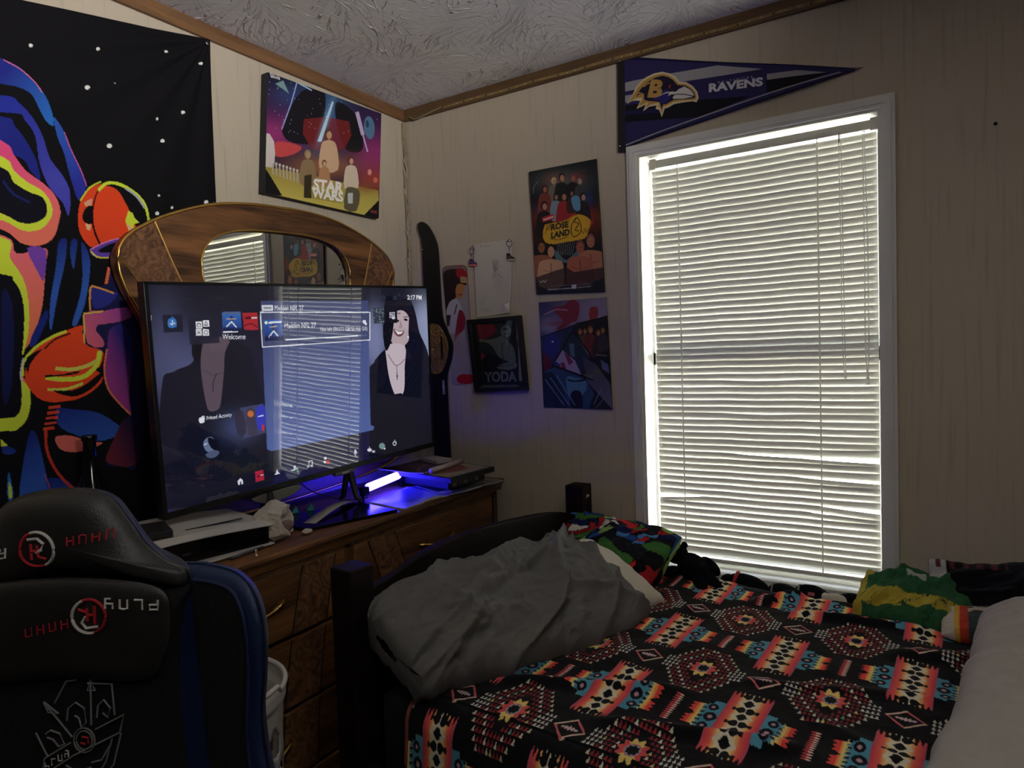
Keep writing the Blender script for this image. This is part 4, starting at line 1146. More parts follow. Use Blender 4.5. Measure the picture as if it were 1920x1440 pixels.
# ---- tapestry: an abstract swirl of neon ribbons on black
T = Art([(-463.9, -282.4), (391.8, 75.2), (425.9, 935.6), (-346.8, 1112.8)], 500, 720, lin((19, 18, 21)))
T.frame(0, 0, 1 / 3)
for x, y, r in ((535, 150, 11), (930, 238, 10), (1122, 348, 10), (475, 363, 15), (1018, 600, 11), (875, 609, 8), (905, 739, 12), (602, 720, 15), (880, 1043, 7), (870, 1142, 12), (960, 1121, 9), (1152, 1120, 13), (630, 366, 4), (150, 60, 12), (-150, -60, 12), (-420, 200, 14)):
    T.ell(x, y, r, r * 0.85, (226, 228, 220), 1, 0.3, 12)
bl1, bl2, pk, og, yl = (38, 44, 132), (44, 104, 186), (226, 78, 128), (226, 72, 36), (206, 222, 62)
T.poly([(-500, -60), (-200, 20), (0, 115), (100, 185), (190, 290), (250, 400), (288, 550), (240, 520), (200, 440), (160, 350), (90, 295), (0, 262), (-300, 160)], bl1, sm=4, col2=bl2, d=(0, 200, 260, 520))
T.line([(0, 118), (100, 190), (185, 285), (220, 350)], 6, (206, 110, 150), sm=4)
T.poly([(-400, 300), (0, 330), (90, 390), (170, 500), (230, 620), (270, 740), (340, 850), (382, 960), (372, 1090), (338, 1010), (260, 900), (210, 760), (180, 600), (120, 500), (50, 440), (-400, 380)], (40, 50, 150), sm=4, col2=(70, 70, 170), d=(50, 400, 300, 900))
T.poly([(-400, 430), (0, 460), (60, 520), (130, 620), (190, 740), (215, 865), (160, 800), (60, 690), (-400, 560)], (34, 42, 128), sm=4)
T.poly([(285, 505), (350, 600), (395, 720), (440, 830), (475, 930), (430, 1005), (400, 930), (372, 820), (350, 720), (310, 620)], (44, 48, 150), sm=4, col2=(46, 90, 180), d=(400, 930, 300, 520))
T.line([(350, 600), (395, 720), (440, 830), (474, 930)], 6, (190, 90, 150), sm=4)
# coral arc, lime arc and its deep core, cut off by the edge of the picture
T.poly([(-300, 480), (0, 610), (60, 690), (130, 790), (230, 880), (300, 970), (326, 1080), (290, 1200), (200, 1242), (100, 1215), (0, 1130), (-300, 1000)], pk, sm=5, col2=(232, 120, 92), d=(150, 700, 250, 1230))
T.poly([(-300, 600), (0, 700), (60, 780), (140, 860), (220, 920), (270, 1000), (274, 1080), (210, 1146), (110, 1142), (0, 1075), (-300, 960)], yl, sm=5)
T.poly([(-300, 660), (0, 765), (60, 850), (150, 920), (222, 960), (247, 1020), (236, 1078), (170, 1106), (90, 1090), (0, 1036), (-300, 900)], (20, 20, 30), sm=5)
T.line([(0, 840), (60, 920), (150, 980)], 14, (30, 36, 96), sm=4)
T.line([(-40, 1130), (100, 1218), (200, 1246), (290, 1204), (328, 1084)], 7, (16, 15, 18), sm=5)
T.frame(0, 400, 480 / 1192)
T.poly([(-400, -60), (0, -30), (60, 60), (200, 50), (200, 130), (190, 300), (165, 410), (125, 500), (88, 560), (110, 700), (0, 720), (-400, 700)], (232, 108, 116), sm=4, col2=(236, 128, 70), d=(60, 60, 80, 560))
T.poly([(110, 40), (200, 60), (192, 200), (168, 170)], (120, 70, 170), sm=3)
T.poly([(-400, -30), (0, -20), (30, 80), (90, 180), (118, 290), (122, 430), (98, 540), (70, 640), (128, 720), (125, 830), (80, 900), (0, 915), (-400, 900)], yl, sm=5)
T.poly([(-400, 120), (0, 160), (45, 190), (80, 250), (98, 340), (96, 480), (84, 620), (88, 780), (66, 840), (0, 852), (-400, 850)], (18, 18, 26), sm=5)
T.poly([(-10, 260), (40, 300), (50, 500), (36, 720), (0, 760)], (26, 30, 74), sm=4)
# blue streaks in the middle
for pl in ([(262, 30), (300, 20), (296, 120), (270, 240), (250, 340), (232, 440), (222, 420), (226, 300), (250, 150)], [(322, 30), (352, 30), (346, 100), (336, 165), (322, 110)], [(372, 40), (410, 110), (412, 200), (390, 330), (352, 430), (330, 420), (366, 300), (380, 180)], [(130, 480), (200, 350), (214, 380), (190, 440), (140, 530)], [(255, 820), (330, 830), (440, 850), (520, 900), (560, 950), (470, 985), (380, 970), (300, 930), (260, 890)], [(120, 950), (160, 940), (200, 1100), (230, 1290), (80, 1290)], [(210, 1150), (300, 1160), (330, 1200), (260, 1215), (220, 1205)], [(0, 985), (50, 1000), (62, 1016), (40, 1026), (0, 1022)]):
    T.poly(pl, (30, 44, 120), sm=3, col2=(52, 92, 176), d=(pl[0][0], pl[0][1], pl[0][0] + 60, pl[0][1] + 220))
T.poly([(-10, 955), (0, 962), (24, 985), (-10, 990)], yl)
T.poly([(28, 1110), (44, 1180), (50, 1220), (36, 1258), (22, 1230), (20, 1180)], (40, 110, 190), sm=3); T.poly([(30, 1160), (44, 1200), (42, 1236), (30, 1236), (26, 1200)], yl, sm=3)
# orange pebble shapes
T.frame(0, 0, 1 / 3)
T.poly([(430, 1010), (480, 950), (540, 915), (600, 915), (690, 945), (770, 1000), (815, 1090), (830, 1180), (830, 1290), (640, 1300), (500, 1290), (440, 1200), (424, 1090)], (18, 17, 20), sm=5)
T.poly([(440, 1020), (490, 950), (560, 930), (590, 945), (650, 975), (700, 1060), (740, 1170), (765, 1290), (540, 1290), (480, 1260), (436, 1180), (428, 1090)], og, sm=4)
T.line([(570, 925), (530, 990), (512, 1080), (520, 1180), (560, 1285)], [8, 11], (16, 14, 16), sm=4)
T.line([(440, 1010), (490, 945), (555, 918)], 9, yl, sm=4); T.line([(545, 965), (590, 932), (660, 945), (740, 1000), (800, 1080), (822, 1180), (824, 1280)], [20, 12], yl, sm=5)
T.line([(700, 975), (760, 1030), (800, 1100)], 12, (170, 176, 176), sm=4)
T.poly([(462, 1070), (480, 1050), (508, 1050), (512, 1150), (470, 1140), (452, 1110)], (18, 16, 18), sm=2); T.poly([(460, 1025), (508, 1005), (505, 1045), (470, 1048)], (222, 160, 130)); T.poly([(470, 1145), (505, 1155), (500, 1190), (480, 1180)], (226, 180, 140))
T.poly([(695, 1160), (712, 1105), (735, 1120), (745, 1150), (770, 1180), (740, 1185), (742, 1260), (765, 1290), (725, 1260)], yl); T.poly([(700, 1170), (740, 1215), (764, 1290), (730, 1262)], (226, 170, 150))
T.poly([(500, 1305), (560, 1280), (640, 1260), (700, 1270), (790, 1310), (800, 1330), (700, 1350), (600, 1360), (530, 1345)], (96, 64, 160), sm=4); T.poly([(545, 1310), (640, 1275), (740, 1300), (690, 1330), (600, 1330)], (14, 14, 18), sm=3)
T.line([(505, 1310), (540, 1345), (600, 1358)], 9, (220, 200, 80), sm=4); T.line([(500, 1300), (570, 1272), (660, 1256), (760, 1285)], 7, (212, 130, 190), sm=4)
T.frame(0, 400, 480 / 1192)
T.poly([(88, 560), (130, 520), (220, 475), (330, 445), (400, 440), (440, 470), (480, 540), (470, 680), (420, 750), (330, 790), (250, 795), (180, 770), (120, 700), (92, 640)], (17, 16, 18), sm=5)
T.poly([(128, 560), (190, 500), (300, 455), (385, 440), (390, 520), (470, 560), (455, 640), (420, 640), (470, 690), (410, 750), (320, 785), (240, 790), (170, 765), (115, 700), (104, 640)], og, sm=4)
T.line([(92, 650), (95, 590), (150, 525), (230, 480), (300, 458)], 14, yl, sm=5); T.line([(90, 680), (84, 640), (96, 570)], 9, (190, 200, 190), sm=4)
T.poly([(120, 560), (190, 530), (160, 560), (130, 600), (118, 640), (108, 600)], (18, 16, 18), sm=4); T.line([(200, 530), (250, 490), (320, 470)], 8, (18, 16, 18), sm=4)
T.line([(210, 670), (290, 685), (380, 680), (440, 630), (455, 570)], 22, yl, sm=5); T.line([(205, 664), (290, 664), (360, 655)], 10, (18, 16, 18), sm=4)
T.line([(255, 630), (320, 640), (390, 632), (440, 610)], 18, (206, 206, 90), sm=4); T.line([(215, 728), (300, 732), (375, 712)], 13, (206, 214, 80), sm=4)
T.poly([(240, 735), (330, 740), (400, 710), (455, 670), (465, 690), (410, 745), (330, 770)], (18, 16, 18), sm=3); T.line([(250, 776), (330, 782), (410, 752), (462, 706)], 12, og, sm=4)
# folded violet sheets on the right
T.poly([(480, 250), (500, 170), (530, 150), (560, 240), (600, 330), (640, 450), (660, 900), (620, 1120), (560, 1100), (520, 1110), (480, 1080), (530, 960), (590, 870), (560, 830), (500, 760), (478, 690), (480, 600), (460, 560), (385, 520), (382, 380), (412, 370), (410, 262), (440, 262)], (30, 30, 70), sm=3)
T.poly([(384, 382), (480, 378), (580, 372), (600, 420), (510, 440), (450, 440), (440, 470), (470, 510), (470, 548), (400, 524)], (150, 66, 142), sm=2, col2=(212, 100, 112), d=(560, 400, 390, 520))
T.poly([(414, 266), (450, 264), (500, 290), (540, 300), (500, 350), (430, 362)], (44, 48, 130), sm=2); T.line([(412, 370), (414, 266), (440, 262), (520, 300)], 8, (220, 150, 70), sm=2)
T.line([(386, 520), (384, 382), (470, 380)], 7, (220, 190, 70)); T.line([(500, 180), (486, 250)], 14, (230, 110, 70))
T.poly([(500, 470), (560, 450), (600, 520), (600, 640), (590, 780), (598, 868), (540, 810), (496, 740), (480, 660), (490, 560)], (40, 38, 110), sm=4, col2=(150, 60, 130), d=(600, 600, 480, 660))
T.line([(488, 560), (476, 650), (492, 740), (540, 810), (596, 870)], 8, (222, 120, 80), sm=5)
T.poly([(252, 955), (330, 955), (400, 985), (470, 990), (420, 1020), (330, 1032), (270, 1010)], (222, 110, 96), sm=4); T.poly([(484, 1070), (520, 980), (560, 900), (600, 900), (640, 1050), (600, 1110), (520, 1100)], (120, 46, 60), sm=4, col2=(44, 30, 60), d=(490, 1060, 620, 1000))
T.line([(250, 945), (310, 940), (400, 980), (480, 990)], 7, (16, 15, 17), sm=4)
for i in range(5): T.line([(222 - i * 7, 815 + i * 25), (272 - i * 7, 812 + i * 25)], 13, (214, 70, 46))
T.line([(205, 920), (210, 1010), (240, 1090), (290, 1160), (355, 1220)], 13, (206, 62, 42), sm=5)
T.line([(200, 1130), (225, 1200), (240, 1290)], 5, (190, 80, 110), sm=4)
ny, nx = T.ny, T.nx
yy = np.linspace(-1.75, -0.863, nx)
zt = np.interp(yy, [-1.75, -1.384, -1.235, -1.05, -0.863], [2.13, 2.142, 2.170, 2.203, 2.239])
vv = np.linspace(0, 1, ny)[:, None]
Yg = yy[None, :] - 0.023 * vv * ((yy + 1.75) / 0.887)[None, :] - 0.012 * np.exp(-((vv - 0.10) / 0.06) ** 2) * np.exp(-((yy + 0.863) / 0.05) ** 2)[None, :] * 0
Zg = zt[None, :] * (1 - vv) + 0.86 * vv
rad = np.hypot(yy[None, :] + 0.865, Zg - 2.235); th = np.arctan2(2.235 - Zg, -(yy[None, :] + 0.865) + 1e-6)
pl = 0.010 + 0.006 * np.sin(th * 22) * np.exp(-rad / 0.7) * np.clip(rad / 0.15, 0, 1) + 0.006 * np.sin(yy[None, :] * 17 + 2 * vv) * vv + 0.004 * fbm(yy[None, :] * 6, Zg * 4, 3)
tp = grid_obj('tapestry', np.stack([pl + 0.004, Yg, Zg], -1), T.C, CLOTH)
sdm = tp.modifiers.new('thickness', 'SOLIDIFY'); sdm.thickness = 0.0012; sdm.offset = 0
tag(tp, 'black wall tapestry of neon ribbons, orange shapes and white dots, hung left of the mirror', 'tapestry')
MB().lathe([(0.0, 0.0), (0.005, 0.0), (0.005, 0.004), (0.0, 0.006)], (0, 0, 0), 12, Matrix.Translation((0.017, -0.877, 2.222)) @ Matrix.Rotation(PI / 2, 4, 'Y')).build('pin', PIN, tp, smooth=True)

def hang(name, corners, art, front, depth, label, cat, m=PRINT, side=BLK, axis='Y', bow=0.0):
    """corners: (along, z) TL, TR, BR, BL; front: distance of the printed face from the wall"""
    if axis == 'Y': w3 = lambda a, z: (a, -front, z); back = (0, depth, 0)
    else: w3 = lambda a, z: (front, a, z); back = (-depth, 0, 0)
    P = quad_grid(*[w3(*c) for c in corners], art.nx, art.ny)
    if bow:
        u = np.linspace(0, 1, art.nx)[None, :]; v = np.linspace(0, 1, art.ny)[:, None]
        d = bow * (0.5 + 0.5 * np.sin(u * 5 + v * 3)) * (u * (1 - u) * 4 * 0.3 + v ** 3 * 0.7)
        P[..., 1 if axis == 'Y' else 0] += -d if axis == 'Y' else d
    o = grid_obj(name, P, art.C, [m, side], back=back)
    return tag(o, label, cat)

# ---- canvas print (a generic space-adventure scene)
K3 = 340 / 1440
K = Art([(502, 135), (715, 213), (710, 409), (497, 361)], 330, 260, lin((24, 30, 50))).frame(440, 100, K3)
K.poly([(200, 60), (1200, 450), (1200, 800), (200, 640)], (20, 26, 46), col2=(70, 34, 88), d=(400, 200, 330, 620))
K.glow(300, 650, 260, 130, (150, 50, 110), 0.9); K.glow(1120, 820, 200, 160, (150, 50, 110), 0.9); K.glow(1120, 1000, 140, 90, (170, 64, 56), 0.9)
K.glow(700, 470, 160, 300, (60, 110, 160), 0.6); K.glow(420, 330, 120, 90, (50, 70, 120), 0.6)
K.poly([(520, 300), (700, 300), (690, 560), (620, 700), (520, 720), (400, 680), (380, 560)], (20, 18, 26), sm=4)
K.poly([(790, 390), (900, 430), (990, 560), (1010, 760), (900, 780), (840, 700), (800, 560)], (20, 18, 26), sm=4)
K.poly([(330, 820), (330, 700), (520, 740), (460, 800)], (196, 70, 74), sm=3); K.poly([(540, 520), (900, 540), (860, 760), (600, 760)], (120, 34, 34), a=0.8, sm=2)
K.poly([(240, 640), (310, 700), (310, 900), (240, 930)], (206, 196, 190), sm=2)
K.line([(370, 600), (440, 400), (485, 230)], 9, (150, 170, 220)); K.line([(965, 470), (1010, 640), (1050, 780)], [30, 12], (190, 170, 210)); K.line([(475, 220), (600, 290)], 10, (160, 190, 220))
K.poly([(645, 700), (678, 700), (775, 385), (762, 378)], (190, 226, 240)); K.glow(712, 540, 26, 180, (150, 200, 230), 0.35, 2, 0.32)
K.ell(1065, 590, 44, 92, (84, 120, 150), 1, -0.1, 28); K.ell(1048, 560, 14, 30, (46, 66, 92), 1, -0.1)
K.poly([(320, 240), (380, 212), (425, 318)], (120, 150, 150))
K.ell(1068, 945, 16, 24, (226, 150, 140)); K.ell(1116, 1008, 18, 22, (226, 120, 100))
rq = random.Random(8)
for i in range(60):
    x, y = rq.uniform(260, 1160), rq.uniform(160, 640); K.ell(x, y, 3, 4, (190, 196, 220), 0.8, 0, 6)
K.poly([(240, 900), (560, 960), (1140, 1090), (1150, 1310), (230, 1120)], (150, 136, 60), col2=(206, 190, 92), d=(700, 930, 680, 1280))
K.glow(690, 900, 260, 90, (170, 110, 66), 0.7); K.glow(1040, 1060, 110, 50, (140, 80, 50), 0.8)
# a handful of anonymous travellers
def fig(A, x, y, s, coat, skin, hair, lean=0.0):
    A.poly([(x - 46 * s, y + 190 * s), (x - 40 * s, y + 60 * s), (x - 14 * s, y + 34 * s), (x + 14 * s, y + 34 * s), (x + 42 * s, y + 62 * s), (x + 50 * s, y + 190 * s)], coat, sm=3)
    A.ell(x + lean, y, 21 * s, 30 * s, hair, 1, 0, 16); A.ell(x + lean + 3 * s, y + 6 * s, 14 * s, 21 * s, skin, 1, 0, 16)
fig(K, 570, 800, 1.25, (140, 116, 84), (176, 146, 106), (150, 120, 84)); fig(K, 735, 640, 1.5, (206, 170, 136), (196, 150, 116), (92, 62, 46)); fig(K, 700, 870, 0.9, (176, 130, 90), (206, 160, 126), (110, 72, 50)); fig(K, 915, 850, 1.15, (214, 196, 172), (206, 156, 130), (96, 50, 40))
for i in range(8): K.ell(300 + i * 27, 870 + i * 9, 9, 13, (200, 196, 184)); K.line([(300 + i * 27, 880 + i * 9), (302 + i * 27, 960 + i * 9)], 12, (176, 168, 150))
K.poly([(870, 1100), (890, 1060), (960, 1070), (990, 1120), (960, 1250), (860, 1230)], (96, 90, 70), sm=2); K.poly([(890, 1110), (930, 1105), (930, 1190), (890, 1190)], (196, 200, 196)); K.poly([(545, 970), (600, 960), (600, 1150), (540, 1145)], (56, 48, 32))
K.poly([(590, 1080), (860, 1110), (840, 1190), (600, 1150)], (120, 110, 44), a=0.5)
K.text('STAR', 612, 1083, 240, 92, (238, 234, 226), dx=(1, 0.13), dy=(0.05, -1), bold=0.045); K.text('WARS', 600, 1140, 252, 78, (238, 234, 226), dx=(1, 0.16), dy=(0.02, -1), bold=0.045)
K.text('STAR', 278, 166, 74, 22, (226, 222, 216), dx=(1, 0.2), bold=0.04); K.text('WARS', 280, 190, 76, 22, (226, 222, 216), dx=(1, 0.25), bold=0.04)
K.poly([(232, 905), (258, 935), (372, 1128), (222, 1130)], (16, 16, 18)); K.poly([(1150, 1160), (1030, 1275), (1010, 1290), (1150, 1330)], (16, 16, 18)); K.poly([(215, 115), (290, 130), (262, 150), (225, 230)], (16, 18, 26)); K.poly([(1075, 1240), (1130, 1250), (1128, 1275), (1076, 1262)], (120, 50, 56))
can = hang('canvas_print', [(-0.680, 2.203), (-0.167, 2.221), (-0.207, 1.824), (-0.714, 1.826)], K, 0.034, 0.030, 'square canvas print of a space adventure lettered in white, high up near the corner', 'wall art', CANV, mat('dark_canvas_edge', (34, 34, 40), 0.7), 'X')

# ---- fight-night poster on board
K5 = 160 / 853
W = Art([(994, 323), (1121, 299), (1135, 547), (1010, 552)], 190, 320, lin((20, 22, 28))).frame(985, 290, K5)
W.glow(380, 280, 260, 120, (92, 104, 100), 0.7); W.glow(300, 260, 90, 60, (150, 70, 50), 0.5); W.glow(540, 250, 60, 60, (140, 50, 60), 0.6)
W.glow(450, 640, 300, 90, (176, 66, 30), 0.95); W.glow(150, 780, 90, 120, (86, 30, 26), 0.7); W.glow(690, 720, 90, 120, (96, 34, 28), 0.7); W.glow(640, 460, 50, 80, (40, 60, 120), 0.7); W.glow(160, 560, 60, 60, (44, 60, 100), 0.6)
for (x, y, s, c, sk, h) in ((295, 270, 1.2, (110, 104, 90), (166, 140, 104), (190, 178, 140)), (375, 235, 1.6, (26, 34, 32), (176, 128, 98), (44, 34, 28)), (488, 240, 1.4, (24, 22, 26), (150, 96, 76), (120, 60, 56)), (556, 275, 1.1, (60, 60, 64), (160, 150, 130), (130, 124, 110)),
        (205, 350, 1.3, (120, 56, 50), (160, 96, 70), (70, 30, 26)), (318, 430, 1.2, (120, 140, 150), (160, 112, 92), (40, 26, 24)), (396, 425, 1.5, (150, 40, 48), (170, 120, 92), (36, 28, 26)), (474, 395, 1.0, (60, 40, 40), (150, 100, 80), (40, 30, 30)), (590, 430, 1.5, (40, 30, 34), (176, 132, 112), (30, 22, 24)), (202, 520, 1.6, (34, 26, 30), (176, 130, 108), (40, 22, 22))):
    fig(W, x, y, s, c, sk, h)
W.poly([(470, 440), (550, 430), (560, 560), (500, 560)], (90, 140, 170), sm=3)
W.poly([(190, 830), (210, 710), (300, 690), (430, 655), (540, 605), (640, 640), (665, 690), (640, 780), (600, 850), (430, 880), (300, 905), (225, 890)], (206, 160, 44), sm=2)
W.glow(650, 690, 30, 24, (236, 130, 50), 0.6)
W.poly([(178, 640), (296, 600), (304, 652), (190, 684)], (190, 50, 60)); W.line([(196, 662), (290, 630)], 14, (226, 190, 180))
W.text('ROSE', 268, 770, 176, 66, (34, 34, 34), dx=(1, -0.19), dy=(0.03, -1), bold=0.05); W.text('LAND', 270, 850, 184, 66, (34, 34, 34), dx=(1, -0.19), dy=(0.03, -1), bold=0.05)
W.line([(520, 650), (480, 700), (470, 780), (500, 830), (560, 790), (568, 720), (530, 640), (500, 680), (545, 700), (510, 760), (545, 770)], 9, (22, 20, 20), sm=5); W.line([(215, 800), (240, 700), (262, 700), (230, 760), (262, 740), (255, 690)], 6, (40, 30, 20), sm=4)
W.line([(575, 760), (590, 800), (605, 750), (620, 790), (640, 740)], 5, (50, 36, 24), sm=3); W.line([(320, 690), (460, 655)], 8, (120, 84, 20)); W.line([(270, 850), (340, 860), (440, 830)], 6, (40, 32, 20), sm=3)
W.poly([(320, 960), (420, 1060), (540, 960), (560, 1040), (440, 1090), (320, 1050)], (84, 112, 122), sm=4)
for i in range(9): W.line([(330 + i * 22, 880), (352 + i * 16, 1010)], 4, (130, 130, 130)); 
for (x, y, s, sk, h) in ((178, 925, 2.1, (150, 92, 66), (40, 30, 26)), (665, 870, 2.3, (172, 112, 86), (130, 90, 74)), (272, 965, 2.2, (196, 150, 116), (30, 24, 22)), (560, 930, 2.3, (166, 96, 74), (120, 70, 60))):
    W.poly([(x - 50 * s, y + 160 * s), (x - 54 * s, y + 62 * s), (x - 26 * s, y + 42 * s), (x + 26 * s, y + 42 * s), (x + 54 * s, y + 62 * s), (x + 52 * s, y + 160 * s)], sk, sm=4); W.line([(x, y + 60 * s), (x, y + 110 * s)], 5 * s, tuple(int(k * 0.7) for k in sk)); W.line([(x - 34 * s, y + 88 * s), (x - 6 * s, y + 96 * s)], 3 * s, tuple(int(k * 0.7) for k in sk)); W.line([(x + 6 * s, y + 96 * s), (x + 34 * s, y + 88 * s)], 3 * s, tuple(int(k * 0.7) for k in sk))
    W.ell(x, y, 19 * s, 30 * s, h); W.ell(x, y + 6 * s, 15 * s, 24 * s, sk); W.line([(x - 8 * s, y + 2 * s), (x - 3 * s, y + 2 * s)], 2.4 * s, (50, 34, 30)); W.line([(x + 3 * s, y + 2 * s), (x + 8 * s, y + 2 * s)], 2.4 * s, (50, 34, 30)); W.line([(x - 5 * s, y + 17 * s), (x + 5 * s, y + 17 * s)], 2 * s, (90, 46, 40))
W.poly([(100, 1240), (420, 1130), (500, 1180), (800, 1130), (830, 1400), (120, 1420)], (20, 26, 38), a=0.85)
W.text('SATURDAY', 280, 1292, 170, 22, (110, 30, 44)); W.text('AUGUST', 480, 1280, 130, 20, (110, 30, 44)); W.line([(250, 1318), (650, 1292)], 9, (90, 92, 100)); W.line([(240, 1352), (470, 1336)], 10, (150, 152, 158)); W.poly([(474, 1306), (520, 1300), (522, 1338), (476, 1342)], (190, 190, 196)); W.line([(530, 1332), (670, 1318)], 9, (130, 132, 140)); W.line([(168, 1268), (180, 1282), (196, 1262), (212, 1280), (228, 1256)], 6, (196, 198, 204))
W.line([(90, 400), (100, 330), (140, 270)], 7, (110, 112, 116), sm=3); W.line([(75, 360), (120, 300)], 4, (100, 100, 108)); W.line([(570, 170), (620, 160)], 4, (90, 90, 90))
hang('wrestling_poster', [(0.575, 1.945), (0.836, 1.943), (0.852, 1.498), (0.589, 1.509)], W, 0.009, 0.008, 'tall mounted poster of bare-chested fighters around a yellow title, left of the window', 'poster')

# ---- unframed poster of slanted panels
K6 = 150 / 960
F = Art([(1011, 567), (1138, 557), (1150, 767), (1021, 763)], 200, 320, lin((26, 26, 34))).frame(1005, 550, K6)
F.poly([(30, 90), (870, 30), (870, 270), (60, 520)], (62, 58, 104), col2=(150, 136, 160), d=(100, 200, 640, 330)); F.glow(160, 380, 120, 90, (156, 160, 180), 0.8); F.glow(250, 360, 160, 40, (140, 60, 90), 0.8); F.glow(700, 180, 120, 60, (150, 140, 170), 0.6)
F.poly([(200, 180), (330, 150), (400, 90), (470, 80), (525, 130), (520, 240), (490, 330), (430, 345), (330, 420), (240, 430), (330, 330)], (130, 44, 60), sm=3); F.line([(110, 250), (250, 190), (380, 200)], 10, (176, 160, 180)); F.poly([(650, 175), (735, 165), (750, 240), (720, 310), (650, 310)], (150, 52, 56), sm=3)
F.poly([(60, 520), (500, 355), (330, 660), (180, 880), (110, 930)], (44, 52, 84)); F.poly([(110, 560), (170, 480), (250, 480), (290, 600), (240, 740), (150, 780), (100, 700)], (40, 48, 120), sm=3); F.poly([(90, 720), (150, 740), (200, 860), (110, 930)], (96, 26, 44), sm=2); F.ell(205, 575, 12, 12, (190, 200, 220))
F.poly([(500, 350), (870, 265), (900, 1080), (560, 560)], (24, 24, 26)); 
for (x, y, c, s) in ((530, 455, (70, 60, 40), 1.0), (590, 450, (90, 70, 36), 0.9), (655, 430, (110, 40, 40), 1.3), (750, 470, (50, 40, 34), 1.1), (805, 440, (60, 54, 60), 1.0)): fig(F, x, y, s * 1.25, c, (176, 120, 72), (120, 70, 30))
F.poly([(500, 530), (640, 720), (600, 770), (560, 700)], (96, 104, 96)); F.poly([(780, 790), (870, 850), (890, 960), (800, 900)], (96, 104, 150)); F.line([(720, 730), (850, 745)], 10, (130, 134, 130))
F.poly([(350, 430), (500, 520), (640, 760), (560, 960), (420, 820), (310, 660)], (34, 50, 66)); F.poly([(400, 600), (460, 600), (470, 760), (420, 740)], (100, 124, 140), a=0.7)
F.poly([(310, 665), (470, 800), (550, 980), (420, 940), (330, 890), (230, 850), (260, 760)], (166, 150, 176)); F.poly([(340, 700), (400, 740), (450, 820), (400, 860)], (130, 40, 70)); F.poly([(300, 830), (340, 820), (380, 930), (310, 900)], (140, 40, 64)); F.poly([(230, 800), (300, 850), (280, 890), (220, 860)], (50, 60, 120))
F.poly([(560, 760), (760, 860), (900, 1080), (920, 1380), (620, 1060)], (70, 68, 84), col2=(110, 104, 130), d=(640, 900, 900, 1300)); F.glow(740, 930, 70, 50, (96, 106, 70), 0.7)
F.poly([(110, 930), (230, 880), (540, 1000), (620, 1060), (700, 1200), (640, 1390), (110, 1370)], (40, 74, 104)); F.poly([(110, 950), (200, 930), (330, 1150), (400, 1380), (110, 1370)], (16, 18, 24), a=0.75)
F.poly([(370, 1000), (480, 1010), (600, 1040), (600, 1170), (480, 1260), (390, 1200)], (84, 130, 156), sm=3); F.poly([(380, 1020), (470, 1040), (590, 1020), (580, 1050), (480, 1060), (400, 1050)], (24, 34, 46), sm=2); F.poly([(430, 1180), (540, 1180), (560, 1370), (420, 1370)], (14, 18, 24), sm=3)
for x in (0, 60, 130): F.line([(120 + x, 1030 - x * 0.4), (340 + x, 1340)], 8, (130, 150, 170))
F.line([(700, 1330), (800, 1120)], 9, (120, 130, 146)); F.line([(730, 1370), (840, 1240)], 7, (120, 130, 146)); F.poly([(560, 960), (690, 980), (680, 1030), (600, 1000)], (96, 100, 90))
F.line([(60, 520), (870, 262)], 12, (14, 14, 18)); F.line([(500, 350), (240, 800)], 16, (14, 14, 18)); F.line([(210, 860), (560, 985), (690, 1040)], 18, (14, 14, 18)); F.line([(490, 500), (920, 1100)], 18, (14, 14, 18))
F.C = F.C * 0.8
hang('panel_poster', [(0.594, 1.480), (0.857, 1.480), (0.869, 1.100), (0.602, 1.104)], F, 0.004, 0.0015, 'unframed blue and red poster of slanted picture panels below the tall mounted one', 'poster', side=PAPER, bow=0.006)

# ---- black framed print lettered YODA
fy = empty('picture_frame', (0.41, -0.010, 1.30), label='black box frame with a small grey print on red, lettered YODA', cat='picture frame')
K7 = 130 / 614
Yd = Art([(875, 600), (974, 591), (988, 732), (890, 735)], 170, 190, lin((17, 19, 20))).frame(870, 440, K7)
Yd.poly([(105, 795), (400, 775), (410, 940), (440, 1180), (300, 1200), (145, 1130), (125, 960)], (34, 40, 38)); Yd.poly([(105, 800), (250, 790), (290, 850), (240, 900), (170, 930), (130, 925)], (112, 34, 44)); Yd.poly([(140, 1050), (190, 1070), (150, 1120)], (130, 30, 34))
gy = (96, 104, 94)
Yd.poly([(270, 920), (330, 900), (400, 960), (440, 1020), (450, 1140), (380, 1120), (300, 1080), (250, 1000), (200, 960), (135, 950), (130, 930), (200, 930)], gy, sm=3); Yd.ell(365, 855, 46, 56, gy, 1, 0.1, 22)
Yd.poly([(340, 830), (380, 826), (384, 840), (344, 846)], (40, 46, 42)); Yd.line([(350, 886), (392, 880)], 7, (46, 52, 48)); Yd.line([(335, 960), (330, 1040), (345, 1100)], 8, (40, 46, 42), sm=3)
Yd.poly([(150, 1110), (230, 1060), (330, 1110), (290, 1200), (150, 1160)], (18, 22, 24), sm=3); Yd.poly([(285, 1180), (350, 1140), (450, 1130), (456, 1180), (370, 1200)], gy, sm=3); Yd.line([(300, 1170), (440, 1150)], 5, (40, 46, 42))
Yd.text('YODA', 176, 1308, 285, 92, (112, 120, 114), dx=(1, -0.02), dy=(-0.04, -1), bold=0.03); Yd.poly([(110, 1368), (165, 1332), (470, 1330), (480, 1352), (440, 1362)], (84, 92, 88))
fc = [(0.286, 1.434), (0.522, 1.438), (0.542, 1.165), (0.311, 1.159)]
w3 = lambda a, z, y: (a, -y, z)
cen = np.mean(np.array(fc), 0)
P = quad_grid(*[w3(a, z, 0.0150) for a, z in fc], Yd.nx, Yd.ny)
pgrid(fy, 'print', P, Yd.C, PRINT)
